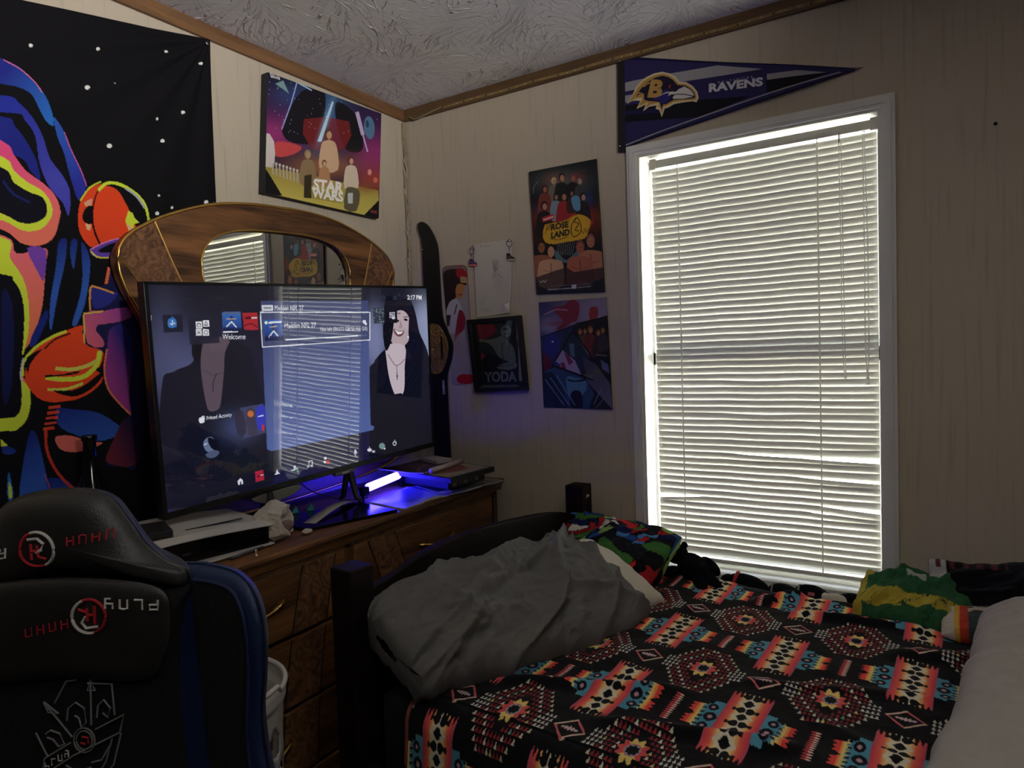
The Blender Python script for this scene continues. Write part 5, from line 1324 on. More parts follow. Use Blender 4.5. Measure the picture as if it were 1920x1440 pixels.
fr = MB(); fo = [w3(a, z, 0.022) for a, z in fc]; fi = [w3(*(cen + (np.array(c) - cen) * (0.87, 0.89)), 0.021) for c in fc]; fb = [w3(a, z, 0.002) for a, z in fc]; fi2 = [w3(*(cen + (np.array(c) - cen) * (0.87, 0.89)), 0.0152) for c in fc]
fr.add(fo + fi + fb + fi2, [q for i in range(4) for q in ((i, (i + 1) % 4, 4 + (i + 1) % 4, 4 + i), ((i + 1) % 4, i, 8 + i, 8 + (i + 1) % 4), (4 + i, 4 + (i + 1) % 4, 12 + (i + 1) % 4, 12 + i))] + [(8, 9, 10, 11)])
pbuild(fr, 'frame_moulding', BLK, fy)
pbuild(MB().add([w3(*(cen + (np.array(c) - cen) * (0.87, 0.89)), 0.0175) for c in fc], [(0, 1, 2, 3)]), 'glass', GLASS, fy)

# ---- rounded mini deck print
D = Art([(832, 500), (873, 495), (885, 718), (852, 722)], 120, 420, lin((150, 142, 136))).frame(765, 400, 130 / 551)
D.poly([(265, 400), (470, 400), (480, 560), (280, 600)], (120, 100, 98)); D.poly([(300, 480), (380, 450), (410, 480), (420, 640), (380, 720), (350, 800), (300, 850), (290, 640)], (40, 26, 28), sm=4)
D.poly([(385, 470), (420, 440), (460, 480), (462, 530), (400, 530)], (150, 30, 44), sm=3); D.poly([(420, 520), (462, 530), (460, 580), (420, 570)], (176, 140, 96), sm=2); D.poly([(418, 578), (462, 580), (460, 600), (420, 598)], (24, 16, 18)); D.poly([(400, 590), (450, 600), (440, 640), (430, 700), (400, 720), (384, 660)], (176, 120, 66), sm=3); D.line([(400, 680), (432, 690)], 8, (130, 50, 50))
D.poly([(340, 760), (400, 730), (440, 850), (420, 960), (360, 1010), (310, 940)], (176, 172, 170), sm=3); D.poly([(410, 820), (450, 860), (448, 960), (400, 1020), (380, 1060)], (130, 30, 44), sm=3); D.poly([(315, 860), (355, 860), (345, 950), (315, 940)], (50, 44, 50)); D.line([(395, 770), (380, 850)], 8, (60, 50, 56))
D.line([(275, 600), (272, 440), (290, 420), (440, 410), (466, 440), (480, 640), (500, 860)], 9, (150, 34, 44), sm=3); D.glow(390, 1080, 30, 80, (150, 110, 110), 0.5)
D.poly([(400, 1310), (440, 1290), (530, 1296), (530, 1345), (410, 1352)], (170, 26, 36), sm=2)
dk = quad_grid((0.168, -0.005, 1.651), (0.284, -0.005, 1.647), (0.298, -0.005, 1.190), (0.196, -0.005, 1.186), D.nx, D.ny)
# round off the corners by pulling rows in
v = np.linspace(0, 1, D.ny); hgt = 0.46; rc = 0.022
inset = np.where(v * hgt < rc, rc - np.sqrt(np.clip(rc ** 2 - (rc - v * hgt) ** 2, 0, None)), 0) + np.where((1 - v) * hgt < rc, rc - np.sqrt(np.clip(rc ** 2 - (rc - (1 - v) * hgt) ** 2, 0, None)), 0)
cx_ = dk[..., 0].mean(1, keepdims=True); hw = (dk[:, -1, 0] - dk[:, 0, 0])[:, None] / 2
dk[..., 0] = cx_ + (dk[..., 0] - cx_) * (1 - inset[:, None] / hw)
o = grid_obj('skateboard_deck_print', dk, D.C, [PRINT, mat('dull_red_edge', (110, 34, 40), 0.6)], back=(0, 0.004, 0))
tag(o, 'narrow rounded wall panel showing a person in a red cap, beside the black strap', 'wall art')

# ---- pencil drawing on paper with two keyrings
R = Art([(888, 458), (964, 448), (957, 587), (895, 596)], 130, 200, lin((190, 184, 176))).frame(870, 440, 130 / 614)
R.glow(200, 640, 60, 60, (160, 154, 150), 0.5)
rq = random.Random(12)
for i in range(46):
    a = rq.uniform(-1.9, 0.6); r = rq.uniform(30, 110); x, y = 262 + 20, 370
    R.line([(x, y), (x + r * 0.5 * math.cos(a) * 1.1, y + r * 0.9 * math.sin(a) - 20), (x + r * math.cos(a + rq.uniform(-.5, .5)) * 0.9, y + 1.5 * r * math.sin(a) * 0.9)], 2.2, (136, 132, 136), 0.8, sm=3)
for i in range(9): R.line([(262 + i * 3, 380), (270 + i * 10, 460), (290 + i * 9, 560 + (i % 3) * 12)], 2.2, (134, 130, 134), 0.8, sm=3)
R.text('Rose', 150, 122, 90, 26, (150, 146, 150), dx=(1, -0.08)); R.poly([(170, 610), (230, 600), (250, 680), (190, 690)], (166, 160, 158), a=0.6)
P = quad_grid((0.318, -0.004, 1.719), (0.498, -0.004, 1.718), (0.471, -0.004, 1.450), (0.322, -0.004, 1.441), R.nx, R.ny)
u = np.linspace(0, 1, R.nx)[None, :]; v = np.linspace(0, 1, R.ny)[:, None]
side_in = 0.022 * np.clip(v - 0.5, 0, 1) ** 0.8 * u * 0
P[..., 0] += np.where(v < 0.52, -0.004 * np.sin(v * 6), 0) * u
P[..., 1] -= 0.012 * np.clip(u + v - 1.45, 0, 1) ** 1.2 * 2 + 0.003 * np.sin(v * 5) * u
dr_ = grid_obj('pencil_drawing', P, R.C, [PRINT, PAPER], back=(0, 0.0006, 0))
tag(dr_, 'sheet of white paper with a faint pencil sketch of a flower bouquet', 'drawing')
cl_ = MB(); cl_.add([(0.4705, -0.0065, 1.4505), (0.446, -0.0065, 1.4495), (0.4585, -0.020, 1.482), (0.4745, -0.0085, 1.488)], [(0, 1, 2, 3)])
c_ = cl_.build('curled_corner', mat('white_paper', (206, 200, 190), 0.8), dr_); s_ = c_.modifiers.new('t', 'SOLIDIFY'); s_.thickness = 0.0005
SIL = mat('dull_silver', (150, 146, 140), 0.3, 1.0)
def keyring(x, z, drop, cols, label, flip):
    r = empty('shoe_keyring', (x, -0.006, z), label=label, cat='keyring')
    MB().lathe([(0.0, 0.0), (0.004, 0.0), (0.003, 0.003), (0.0, 0.004)], (0, -0.003, 0.0), 10, Matrix.Rotation(PI / 2, 4, 'X')).build('pin', PIN, r, smooth=True)
    MB().tube([(0.0125 * math.cos(t), -0.003, -0.008 + 0.0125 * math.sin(t)) for t in np.linspace(0, 2 * PI, 24, endpoint=False)], 0.0011, 6, closed=True).build('ring', SIL, r, smooth=True)
    ch = MB(); n_ = int(drop / 0.005)
    ch.tube([(0.0012 * math.sin(i * 1.7), -0.004, -0.020 - i * 0.005) for i in range(n_)], 0.0011, 6)
    ch.build('chain', SIL, r, smooth=True)
    s = flip; zt_ = -0.020 - n_ * 0.005
    up = MB(); prof = [(-0.011, 0.0), (-0.012, -0.014), (-0.013, -0.021), (0.016, -0.026), (0.018, -0.021), (0.014, -0.015), (0.004, -0.011), (0.000, -0.001)]
    up.prism([(a * s, zt_ + b_) for a, b_ in smooth_pts(prof, 3)], lambda a, b_: (a, 0.003, b_), lambda a, b_: (a, -0.007, b_))
    up.build('shoe_upper', mat('keyring_shoe_' + cols[2], cols[0], 0.5), r, bevel=0.002)
    so = MB(); so.prism([(a * s, zt_ + b_) for a, b_ in ((-0.0135, -0.0205), (0.0185, -0.0225), (0.0195, -0.0275), (0.010, -0.0295), (-0.014, -0.0255))], lambda a, b_: (a, 0.0035, b_), lambda a, b_: (a, -0.0078, b_))
    so.build('shoe_sole', mat('keyring_sole_' + cols[2], cols[1], 0.5), r, bevel=0.001)
    sw = MB(); sw.prism([(a * s, zt_ + b_) for a, b_ in ((-0.010, -0.010), (0.002, -0.017), (0.011, -0.020), (0.000, -0.0145))], lambda a, b_: (a, -0.0068, b_), lambda a, b_: (a, -0.0078, b_)); sw.build('shoe_stripe', mat('keyring_sole_' + cols[2], cols[1], 0.5), r)
keyring(0.316, 1.704, 0.022, ((70, 40, 92), (206, 110, 104), 'purple'), 'keyring with a small purple and pink sneaker, at the upper left of the drawing', 1)
keyring(0.483, 1.712, 0.026, ((22, 20, 20), (170, 158, 140), 'black'), 'keyring with a small black and silver sneaker, at the upper right of the drawing', 1)

# ---- championship belt hung by its end
LEA = mat('black_leather', (13, 13, 15), 0.42, bump=0.2, bscale=300)
belt = empty('championship_belt', (0.12, -0.02, 1.80), label='black leather championship belt hung upright in the corner, gold plate behind the television', cat='belt')
Lp = [(0.060, 1.818), (0.064, 1.794), (0.073, 1.768), (0.077, 1.718), (0.077, 1.60), (0.080, 1.50), (0.092, 1.44), (0.093, 1.25), (0.098, 1.16), (0.098, 0.90)]
Rp = [(0.112, 1.815), (0.133, 1.785), (0.150, 1.749), (0.158, 1.709), (0.161, 1.60), (0.166, 1.46), (0.190, 1.395), (0.210, 1.345), (0.203, 1.29), (0.178, 1.225), (0.176, 1.15), (0.178, 0.90)]
top = [(0.066, 1.831), (0.088, 1.832)]
poly = [tuple(p) for p in smooth_pts(Lp[::-1] + top + Rp, 4, False)]
pbuild(MB().prism(poly, lambda a, z: (a, -0.008, z), lambda a, z: (a, -0.014, z)), 'strap', LEA, belt, bevel=0.001)
GP = mat('gold_belt_plate', (186, 150, 84), 0.3, 1.0, bump=0.8, bscale=120)
plate = [tuple(p) for p in smooth_pts([(0.098, 1.42), (0.142, 1.425), (0.170, 1.395), (0.190, 1.345), (0.182, 1.29), (0.150, 1.235), (0.10, 1.24), (0.09, 1.33)], 5)]
pbuild(MB().prism(plate, lambda a, z: (a, -0.014, z), lambda a, z: (a, -0.019, z)), 'gold_plate', GP, belt, bevel=0.002)
pbuild(MB().prism([tuple(p) for p in smooth_pts([(0.158, 1.375), (0.166, 1.36), (0.164, 1.30), (0.156, 1.29)], 4)], lambda a, z: (a, -0.019, z), lambda a, z: (a, -0.0205, z)), 'plate_inlay', LEA, belt)
pbuild(MB().lathe([(0, 0), (0.004, 0), (0.003, 0.003), (0, 0.004)], (0.080, -0.014, 1.723), 12, Matrix.Rotation(PI / 2, 4, 'X')), 'snap_stud', PIN, belt, smooth=True)
lt = lettering('belt_lettering', 'CHAMPION', 0.055, 0.012, Matrix.Translation((0.165, -0.0145, 1.150)) @ Matrix.Rotation(-PI / 2, 4, 'Y'), mat('white_print', (200, 200, 200), 0.5), None, 0.02); padopt(lt, belt)

# ---- felt pennant
KP = 0.2708
N_ = Art([(1120 + KP * a, 60 + KP * b_) for a, b_ in ((150, 160), (1800, 160), (1800, 830), (150, 830))], 760, 310, lin((44, 38, 82))).frame(1120, 60, KP)
pur = (38, 32, 92)
N_.poly([(200, 350), (900, 228), (1210, 255), (1180, 262), (640, 345), (200, 412)], (150, 146, 148)); N_.poly([(200, 440), (330, 425), (330, 470), (200, 490)], (150, 146, 148))
N_.poly([(200, 505), (600, 480), (1140, 445), (900, 540), (760, 590), (200, 625)], (20, 19, 24)); N_.poly([(200, 545), (560, 525), (480, 560), (200, 575)], (30, 27, 66)); N_.poly([(1240, 395), (1240, 335), (1640, 278), (1520, 330), (1300, 415), (1240, 440)], (20, 19, 24)); N_.poly([(1242, 292), (1440, 266), (1620, 280), (1244, 334)], (150, 146, 148))
N_.line([(205, 785), (1700, 278)], 9, (150, 146, 148)); 
KP2 = 300 / 1440
N_.frame(1100, 100, KP2)
gold = (176, 136, 72); cream = (206, 190, 150)
outl = [(372, 458), (430, 385), (470, 310), (520, 255), (580, 215), (660, 182), (740, 167), (810, 180), (870, 208), (915, 256), (975, 258), (1040, 295), (1082, 345), (1096, 400), (1076, 440), (1040, 432), (950, 442), (860, 458), (800, 490), (768, 498), (739, 576), (712, 510), (675, 502), (690, 470), (610, 482), (548, 524), (575, 462), (478, 502), (520, 430), (440, 420)]
N_.poly(outl, cream)
inl_ = [(395, 440), (445, 380), (490, 312), (540, 262), (600, 226), (670, 198), (740, 184), (805, 197), (862, 228), (905, 274), (972, 274), (1030, 308), (1066, 350), (1078, 398), (1064, 418), (950, 424), (850, 440), (792, 472), (756, 482), (738, 540), (724, 492), (705, 480), (712, 446), (620, 464), (575, 492), (600, 440), (500, 478), (548, 400), (470, 405)]
N_.poly(inl_, gold); 
dk_ = [(470, 395), (515, 330), (560, 285), (620, 245), (680, 217), (745, 202), (800, 214), (850, 240), (890, 285), (970, 290), (1020, 318), (1055, 360), (1064, 398), (950, 408), (845, 425), (785, 458), (752, 462), (738, 505), (728, 470), (716, 440), (600, 430), (560, 420), (556, 372), (510, 368)]
N_.poly(dk_, (26, 22, 44)); N_.poly([(640, 420), (720, 350), (800, 330), (830, 400), (780, 445), (740, 455), (700, 425)], (44, 38, 104), sm=2)
N_.poly([(905, 322), (960, 298), (1015, 325), (1052, 370), (1040, 392), (950, 408), (862, 418), (845, 400), (870, 372), (835, 370), (800, 385), (820, 350), (880, 345)], (196, 190, 184)); N_.line([(840, 376), (900, 368), (980, 372), (1060, 390)], 8, (24, 20, 34), sm=3); N_.line([(860, 412), (960, 412), (1050, 400)], 6, (24, 20, 34), sm=3)
N_.line([(715, 386), (780, 356), (850, 352)], [4, 14], (190, 184, 180), sm=3); N_.ell(820, 300, 12, 17, (196, 50, 44)); N_.ell(826, 300, 7, 11, (24, 20, 34))
N_.line([(440, 385), (500, 358), (552, 372), (545, 410)], 10, gold, sm=3)
N_.text('B', 590, 402, 138, 165, gold, dx=(1, 0), dy=(0.26, -1), bold=0.05); N_.line([(552, 302), (610, 268), (700, 262)], 12, gold, sm=3)
N_.frame(1120, 60, KP)
N_.text('RAVENS', 842, 418, 375, 62, (196, 194, 196), dx=(1, -0.115), dy=(0, -1.0), bold=0.045); N_.text('B A L T I M O R E', 905, 357, 245, 17, (150, 148, 158), dx=(1, -0.155), dy=(0, -1))
P = quad_grid((0.926, 0, 2.262), (1.618, 0, 2.082), (1.615, 0, 1.821), (0.917, 0, 1.952), N_.nx, N_.ny)
xx = P[..., 0]; zt_ = np.interp(xx, [0.940, 1.611], [2.252, 2.049]); zb_ = np.interp(xx, [0.940, 1.611], [1.961, 2.043])
P[..., 2] = np.clip(P[..., 2], zb_, zt_); P[..., 0] = np.clip(xx, 0.940, 1.611)
P[..., 1] = -0.004 - 0.014 * np.clip((xx - 0.94) / 0.67, 0, 1) * np.clip((zt_ - P[..., 2]) / 0.12, 0, 1) - 0.003 * np.sin(xx * 14)
NCOL = N_.C.copy(); vr = (P[..., 2] - zb_) / np.maximum(zt_ - zb_, 1e-6)
NCOL[(vr > 0.97) | (vr < 0.02)] = lin((26, 22, 62))
pn = empty('pennant', (0.93, -0.004, 2.1), label='purple football pennant with a bird head, pinned above the window corner', cat='pennant')
FELT = mat('printed_felt', art=True, rough=0.8, spec=0.2, sheen=0.05)
pf = pgrid(pn, 'felt_triangle', P, NCOL, FELT); s_ = pf.modifiers.new('t', 'SOLIDIFY'); s_.thickness = 0.0012
pbuild(MB().prism([(0.922, 2.262), (0.944, 2.257), (0.939, 1.946), (0.914, 1.950)], lambda a, z: (a, -0.001, z), lambda a, z: (a, -0.009, z)), 'header_strip', BLK, pn, bevel=0.001)
for a, z in ((0.930, 2.240), (0.923, 1.968)):
    pbuild(MB().lathe([(0, 0), (0.0042, 0), (0.003, 0.004), (0, 0.005)], (a, -0.009, z), 10, Matrix.Rotation(PI / 2, 4, 'X')), 'pin', PIN, pn, smooth=True)
pbuild(MB().lathe([(0, 0), (0.003, 0), (0.0025, 0.008), (0, 0.009)], (1.613, -0.005, 2.046), 10, Matrix.Rotation(PI / 2, 4, 'X')), 'pin', PIN, pn, smooth=True)
pbuild(MB().tube([(1.616, -0.006, 2.046), (1.632, -0.008, 2.045)], [0.002, 0.0006], 6), 'tip_thread', PIN, pn)

# small black nail in the wall at the right
nl = MB().lathe([(0, 0), (0.0045, 0), (0.004, 0.002), (0.0018, 0.003), (0.0018, 0.010), (0, 0.010)], (1.924, 0.0, 1.835), 12, Matrix.Rotation(PI / 2, 4, 'X')).build('nail', BLK, None, smooth=True)
tag(nl, 'small black nail stuck in the bare wall right of the window', 'nail')

# ---- unlit light strip stuck along the trim and hanging down the corner
STRIP = mat('golden_strip_tape', (128, 104, 66), 0.45, vary=0.35, vscale=60)
CHIP = mat('strip_light_chip', (190, 182, 156), 0.4); CDOT = mat('strip_contact', (34, 24, 16), 0.6)
ls = empty('light_strip', (0.02, -0.02, 2.24), label='unlit tape light running along the ceiling trim and peeling down the corner', cat='light strip')
sp = [(0.20, -0.0135, 2.253), (0.16, -0.016, 2.246), (0.12, -0.022, 2.236), (0.075, -0.022, 2.232), (0.045, -0.018, 2.247)]
run = [(x, -0.0132, 2.250 + 0.0015 * math.sin(x * 23)) for x in np.linspace(3.2, 0.21, 90)]
tp_ = MB()
for a, b2 in zip(run[:-1], run[1:]):
    tp_.add([(a[0], a[1], a[2] - 0.005), (b2[0], b2[1], b2[2] - 0.005), (b2[0], b2[1], b2[2] + 0.005), (a[0], a[1], a[2] + 0.005), (a[0], a[1] - 0.0008, a[2] - 0.005), (b2[0], b2[1] - 0.0008, b2[2] - 0.005), (b2[0], b2[1] - 0.0008, b2[2] + 0.005), (a[0], a[1] - 0.0008, a[2] + 0.005)], [(4, 7, 6, 5), (0, 4, 5, 1), (3, 2, 6, 7)])
pbuild(tp_, 'tape', STRIP, ls)
pbuild(MB().tube(smooth_pts(sp, 5, False), 0.0018, 6), 'loose_wire', mat('pale_wire', (150, 142, 120), 0.6), ls)
c_ = MB(); d_ = MB()
for i, x in enumerate(np.arange(0.24, 2.4, 0.0333)):
    z = 2.250 + 0.0015 * math.sin(x * 23)
    if i % 3 == 2: d_.box((x - 0.002, -0.0148, z - 0.003), (x + 0.002, -0.0138, z + 0.003))
    else: c_.box((x - 0.0014, -0.0150, z - 0.0014), (x + 0.0014, -0.0138, z + 0.0014))
tag(pbuild(c_, 'light_chips', CHIP, ls), kind='stuff'); tag(pbuild(d_, 'contacts', CDOT, ls), kind='stuff')
# corner run: a ragged yellowed tape
cm = MB(); zz = np.linspace(2.235, 0.9, 110); rr_ = random.Random(5)
pts = [(0.012 + 0.002 * math.sin(z * 31), -0.012 - 0.002 * math.sin(z * 23 + 1), z) for z in zz]
for i in range(len(pts) - 1):
    a, b2 = pts[i], pts[i + 1]; w_ = 0.0055
    cm.add([(a[0] - w_, a[1] - w_, a[2]), (a[0] + w_, a[1] + w_, a[2]), (b2[0] + w_, b2[1] + w_, b2[2]), (b2[0] - w_, b2[1] - w_, b2[2])], [(0, 1, 2, 3)])
o = pbuild(cm, 'corner_tape', mat('yellowed_tape', (128, 112, 82), 0.6, vary=0.3, vscale=50), ls); s_ = o.modifiers.new('t', 'SOLIDIFY'); s_.thickness = 0.001
fl = MB()
for i in range(26):
    z = rr_.uniform(1.5, 2.09); x = 0.012 + rr_.uniform(-0.006, 0.010); s = rr_.choice((-1, 1)); L_ = rr_.uniform(0.015, 0.06)
    if i < 6: z = rr_.uniform(1.95, 2.10)
    a = (max(0.006, x), -0.016, z - L_); b2 = (max(0.006, x + s * 0.010), -0.020 - 0.006, z); w_ = rr_.uniform(0.002, 0.006)
    fl.add([(a[0] - w_ * 0.7, a[1], a[2]), (a[0] + w_, a[1], a[2]), (b2[0] + w_ * 0.5, b2[1], b2[2]), (b2[0] - w_ * 0.4, b2[1], b2[2])], [(0, 1, 2, 3)])
o = pbuild(fl, 'peeling_flakes', mat('peeling_backing', (190, 178, 152), 0.7), ls); s_ = o.modifiers.new('t', 'SOLIDIFY'); s_.thickness = 0.0006; tag(o, kind='stuff')
# ================================================================== SOFT TOYS AND THROWS BY THE WINDOW
PLUSH = mat('black_plush_fur', (17, 17, 19), 1.0, spec=0.08, bump=0.5, bscale=500)
RED = mat('red_felt', (150, 34, 38), 0.95, bump=0.2, bscale=300)
GRYB = mat('grey_felt', (120, 116, 112), 0.95)
CREAMF = mat('off_white_felt', (188, 180, 164), 0.95, bump=0.2, bscale=300)
def blob(mb, c, r, rot=None, n=20, m=12):
    """an ellipsoid with half sizes r"""
    M = Matrix.Translation(c) @ (rot.to_matrix().to_4x4() if rot is not None else Matrix())
    prof = [(math.sin(PI * i / m), -math.cos(PI * i / m)) for i in range(m + 1)]
    vs = []; fs = []
    for pr_, z in prof:
        for k in range(n):
            vs.append(M @ Vector((r[0] * pr_ * math.cos(2 * PI * k / n), r[1] * pr_ * math.sin(2 * PI * k / n), r[2] * z)))
    for i in range(m):
        for k in range(n): fs.append((i * n + k, i * n + (k + 1) % n, (i + 1) * n + (k + 1) % n, (i + 1) * n + k))
    return mb.add(vs, fs)
from mathutils import Euler
def soft(o, amt=0.0010, sc=0.02):
    tx = bpy.data.textures.new('pile', 'CLOUDS'); tx.noise_scale = sc
    d = o.modifiers.new('lumps', 'DISPLACE'); d.texture = tx; d.strength = amt * 2; d.texture_coords = 'GLOBAL'; return o
bear = empty('teddy_bear', (1.165, -0.125, 0.62), label='black plush bear sprawled over the blanket edge at the window sill', cat='soft toy')
BQ = lambda x, y, z: (1.165 + (x - 1.165) * 1.22, -0.150 + (y + 0.115) * 1.1, 0.640 + (z - 0.640) * 1.2)
def bq(r): return tuple(k * 1.2 for k in r)
for nm, c, r, e_ in (('body', (1.178, -0.125, 0.642), (0.048, 0.034, 0.033), (0.2, 0.35, -0.5)), ('head', (1.128, -0.100, 0.666), (0.030, 0.028, 0.025), (0, 0, 0)), ('muzzle', (1.108, -0.120, 0.658), (0.012, 0.012, 0.009), (0, 0, 0)),
                     ('ear', (1.112, -0.098, 0.689), (0.009, 0.006, 0.009), (0, 0, 0)), ('ear', (1.147, -0.094, 0.689), (0.009, 0.006, 0.009), (0, 0, 0)),
                     ('arm', (1.212, -0.098, 0.645), (0.030, 0.015, 0.015), (0, 0.6, -0.3)), ('arm', (1.126, -0.145, 0.633), (0.028, 0.014, 0.013), (0, -0.1, 0.5)),
                     ('leg', (1.226, -0.148, 0.624), (0.038, 0.016, 0.016), (0, 0.40, -0.6)), ('leg', (1.205, -0.172, 0.622), (0.034, 0.016, 0.015), (0, 0.35, -1.0))):
    soft(pbuild(blob(MB(), BQ(*c), bq(r), Euler(e_)), nm, PLUSH, bear, smooth=True))
t2 = empty('soft_toy', (1.31, -0.075, 0.59), label='black soft toy with a red collar lying on the sill beside the plush bear', cat='soft toy')
soft(pbuild(blob(MB(), (1.318, -0.080, 0.588), (0.062, 0.034, 0.030), Euler((0, 0.18, 0))), 'body', PLUSH, t2, smooth=True))
soft(pbuild(blob(MB(), (1.262, -0.082, 0.592), (0.024, 0.024, 0.021)), 'head', PLUSH, t2, smooth=True))
pbuild(MB().tube([(1.284 + 0.005 * math.sin(t), -0.082 + 0.0305 * math.cos(t), 0.592 + 0.0285 * math.sin(t)) for t in np.linspace(0, 2 * PI, 28, endpoint=False)], 0.0055, 8, closed=True), 'collar', RED, t2, smooth=True)
t3 = empty('soft_toy', (1.45, -0.08, 0.58), label='long black soft toy with grey cuffs lying along the sill, third from the left', cat='soft toy')
soft(pbuild(blob(MB(), (1.418, -0.080, 0.578), (0.046, 0.030, 0.028), Euler((0, 0.12, 0))), 'leg', PLUSH, t3, smooth=True))
soft(pbuild(blob(MB(), (1.492, -0.080, 0.582), (0.050, 0.034, 0.032), Euler((0, 0.10, 0))), 'body', PLUSH, t3, smooth=True))
for x, r in ((1.388, 0.0225), (1.460, 0.029)):
    pbuild(MB().tube([(x, -0.080 + (r + 0.003) * math.cos(t), 0.580 + r * math.sin(t)) for t in np.linspace(0, 2 * PI, 24, endpoint=False)], 0.003, 6, closed=True), 'cuff', GRYB, t3, smooth=True)
pbuild(MB().box((1.487, -0.116, 0.596), (1.504, -0.112, 0.604)), 'fabric_tag', mat('pink_tag', (186, 96, 104), 0.8), t3)
t4 = empty('soft_toy', (1.565, -0.085, 0.58), label='black soft toy with an off-white patched face, nearest the green towel', cat='soft toy')
soft(pbuild(blob(MB(), (1.600, -0.085, 0.574), (0.050, 0.036, 0.034), Euler((0, 0.1, 0))), 'body', PLUSH, t4, smooth=True))
soft(pbuild(blob(MB(), (1.560, -0.104, 0.586), (0.034, 0.022, 0.021), Euler((0, 0.15, 0.1))), 'face_patch', CREAMF, t4, smooth=True))
pbuild(blob(MB(), (1.562, -0.124, 0.583), (0.011, 0.005, 0.0055), Euler((0, -0.5, 0.1)), 12, 8), 'eye', PLUSH, t4, smooth=True)
for i in range(3): pbuild(MB().tube([(1.540 + i * 0.004, -0.1215, 0.588), (1.541 + i * 0.004, -0.1225, 0.580)], 0.0007, 5), 'stitch', PLUSH, t4)
pbuild(blob(MB(), (1.530, -0.098, 0.590), (0.012, 0.012, 0.014), n=12, m=8), 'paw', CREAMF, t4, smooth=True)

TOW = mat('printed_terry', art=True, rough=1.0, spec=0.08, bump=0.5, bscale=420, sheen=0.05)
def tow_cols(u, v, sg):
    C = np.zeros(u.shape + (3,)); C[:] = lin((46, 92, 58))
    n = fbm(u * 2.2 + 3, v * 2.0, 41)
    C[(v > 0.30 + 0.5 * n) & (v < 0.72 + 0.4 * n)] = lin((176, 158, 58)); C[np.abs(u + 0.93 + 0.1 * n) < 0.09] = lin((176, 160, 66))
    C[((u - 0.0) ** 2 + ((v + 0.35) * 0.7) ** 2) < 0.03] = lin((170, 176, 160))
    C[(np.abs(np.sin(u * 7 + v * 5 + n * 6)) < 0.08)] = lin((28, 76, 44))
    return C
def tfold(u, v):
    f = 0
    for (a, b_, c, w_, h) in ((2.0, 3.0, 0.3, 0.12, 0.016), (3.0, -1.5, 0.2, 0.10, 0.014), (1.0, 3.2, -1.2, 0.10, 0.012), (3.2, 1.0, 1.6, 0.10, 0.014), (3.0, 2.0, -1.5, 0.09, 0.012)):
        d = (a * u + b_ * v - c) / math.hypot(a, b_) + 0.10 * np.sin(4 * v + a); f = f + h * np.exp(-(d / w_) ** 2)
    return f
g = cushion('beach_towel', (1.745, -0.165, 0.632), (1, -0.10, -0.02), (0.05, -1, -0.25), 0.125, 0.10, 0.042, TOW, tow_cols, wr=0.010, seed=31, n=(120, 80), fold=tfold, pw=3)
tag(g, 'crumpled green and yellow towel bunched at the right end of the window sill', 'towel')
def dk_cols(u, v, sg):
    C = np.zeros(u.shape + (3,)); C[:] = lin((17, 16, 21))
    C[(np.abs((u * 9) % 1 - 0.5) < 0.14) & (np.abs((v * 5 + np.floor(u * 9) * 0.37) % 1 - 0.5) < 0.1) & (v > -0.2) & (u > 0.3)] = lin((96, 90, 92))
    C[(u < -0.86) & (v < -0.5)] = lin((176, 170, 166)); C[(u < -0.4) & (v < -0.80) & (np.sin(u * 60) > 0.2)] = lin((84, 40, 40))
    return C
g = cushion('dark_throw', (2.055, -0.130, 0.668), (1, -0.03, 0.10), (0.02, -0.35, -1), 0.275, 0.088, 0.050, TOW, dk_cols, wr=0.012, seed=35, n=(150, 90), fold=tfold, pw=3.5)
tag(g, 'dark heavy throw heaped against the wall right of the window', 'blanket')
def rl_cols(u, v, sg):
    C = np.zeros(u.shape + (3,)); C[:] = lin((58, 70, 68)); n = fbm(u * 5, v * 3, 44)
    C[(v < -0.1) & (n > 0.07)] = lin((176, 164, 150)); C[(n < -0.16) & (v < 0.2)] = lin((188, 122, 50)); C[(u < -0.72)] = lin((176, 60, 40)); C[(u < -0.80)] = lin((206, 160, 70)); C[(u < -0.86)] = lin((196, 188, 176))
    return C
g = cushion('rolled_fleece', (1.985, -0.270, 0.640), (1, -0.05, 0.06), (0.05, -1, -0.1), 0.185, 0.060, 0.034, TOW, rl_cols, wr=0.006, seed=38, n=(110, 60), pw=3.2)
tag(g, 'grey-green patterned fleece rolled up between the dark throw and the light grey pillow', 'blanket')

# ================================================================== THINGS ON THE DRESSER
TOPZ = DZ
WPL = mat('white_console_plastic', (196, 192, 184), 0.45)
GBL = mat('glossy_black', (8, 8, 10), 0.15)
con = empty('game_console', (0.235, -1.20, TOPZ), math.radians(-10), label='white and black game console lying flat under the left end of the television', cat='game console')
def plate(z0, z1, curve, front):
    mb = MB(); n = 22; L = []
    for i in range(n + 1):
        t = i / n; y = -0.20 + 0.40 * t
        fx = 0.125 + 0.020 * math.sin(PI * t) if front else 0.12
        L.append((fx, y, z0 + curve * math.sin(PI * t)))
    vs = []
    for (x, y, z) in L: vs += [(-0.125, y, z * 1.0), (x - 0.03, y, z), (x, y, z - 0.006 if curve > 0 else z), (x, y, z - 0.010 if curve > 0 else z - 0.004), (x - 0.03, y, z - 0.006), (-0.125, y, z - 0.006)]
    fs = []
    for i in range(n):
        for k in range(6): a = i * 6 + k; b2 = i * 6 + (k + 1) % 6; fs.append((a, b2, b2 + 6, a + 6))
    fs += [tuple(range(6))[::-1], tuple(range(n * 6, n * 6 + 6))]
    return mb.add(vs, fs)
plate(0.060, 0, 0.012, True).build('upper_shell', WPL, con, smooth=False, bevel=0.0015)
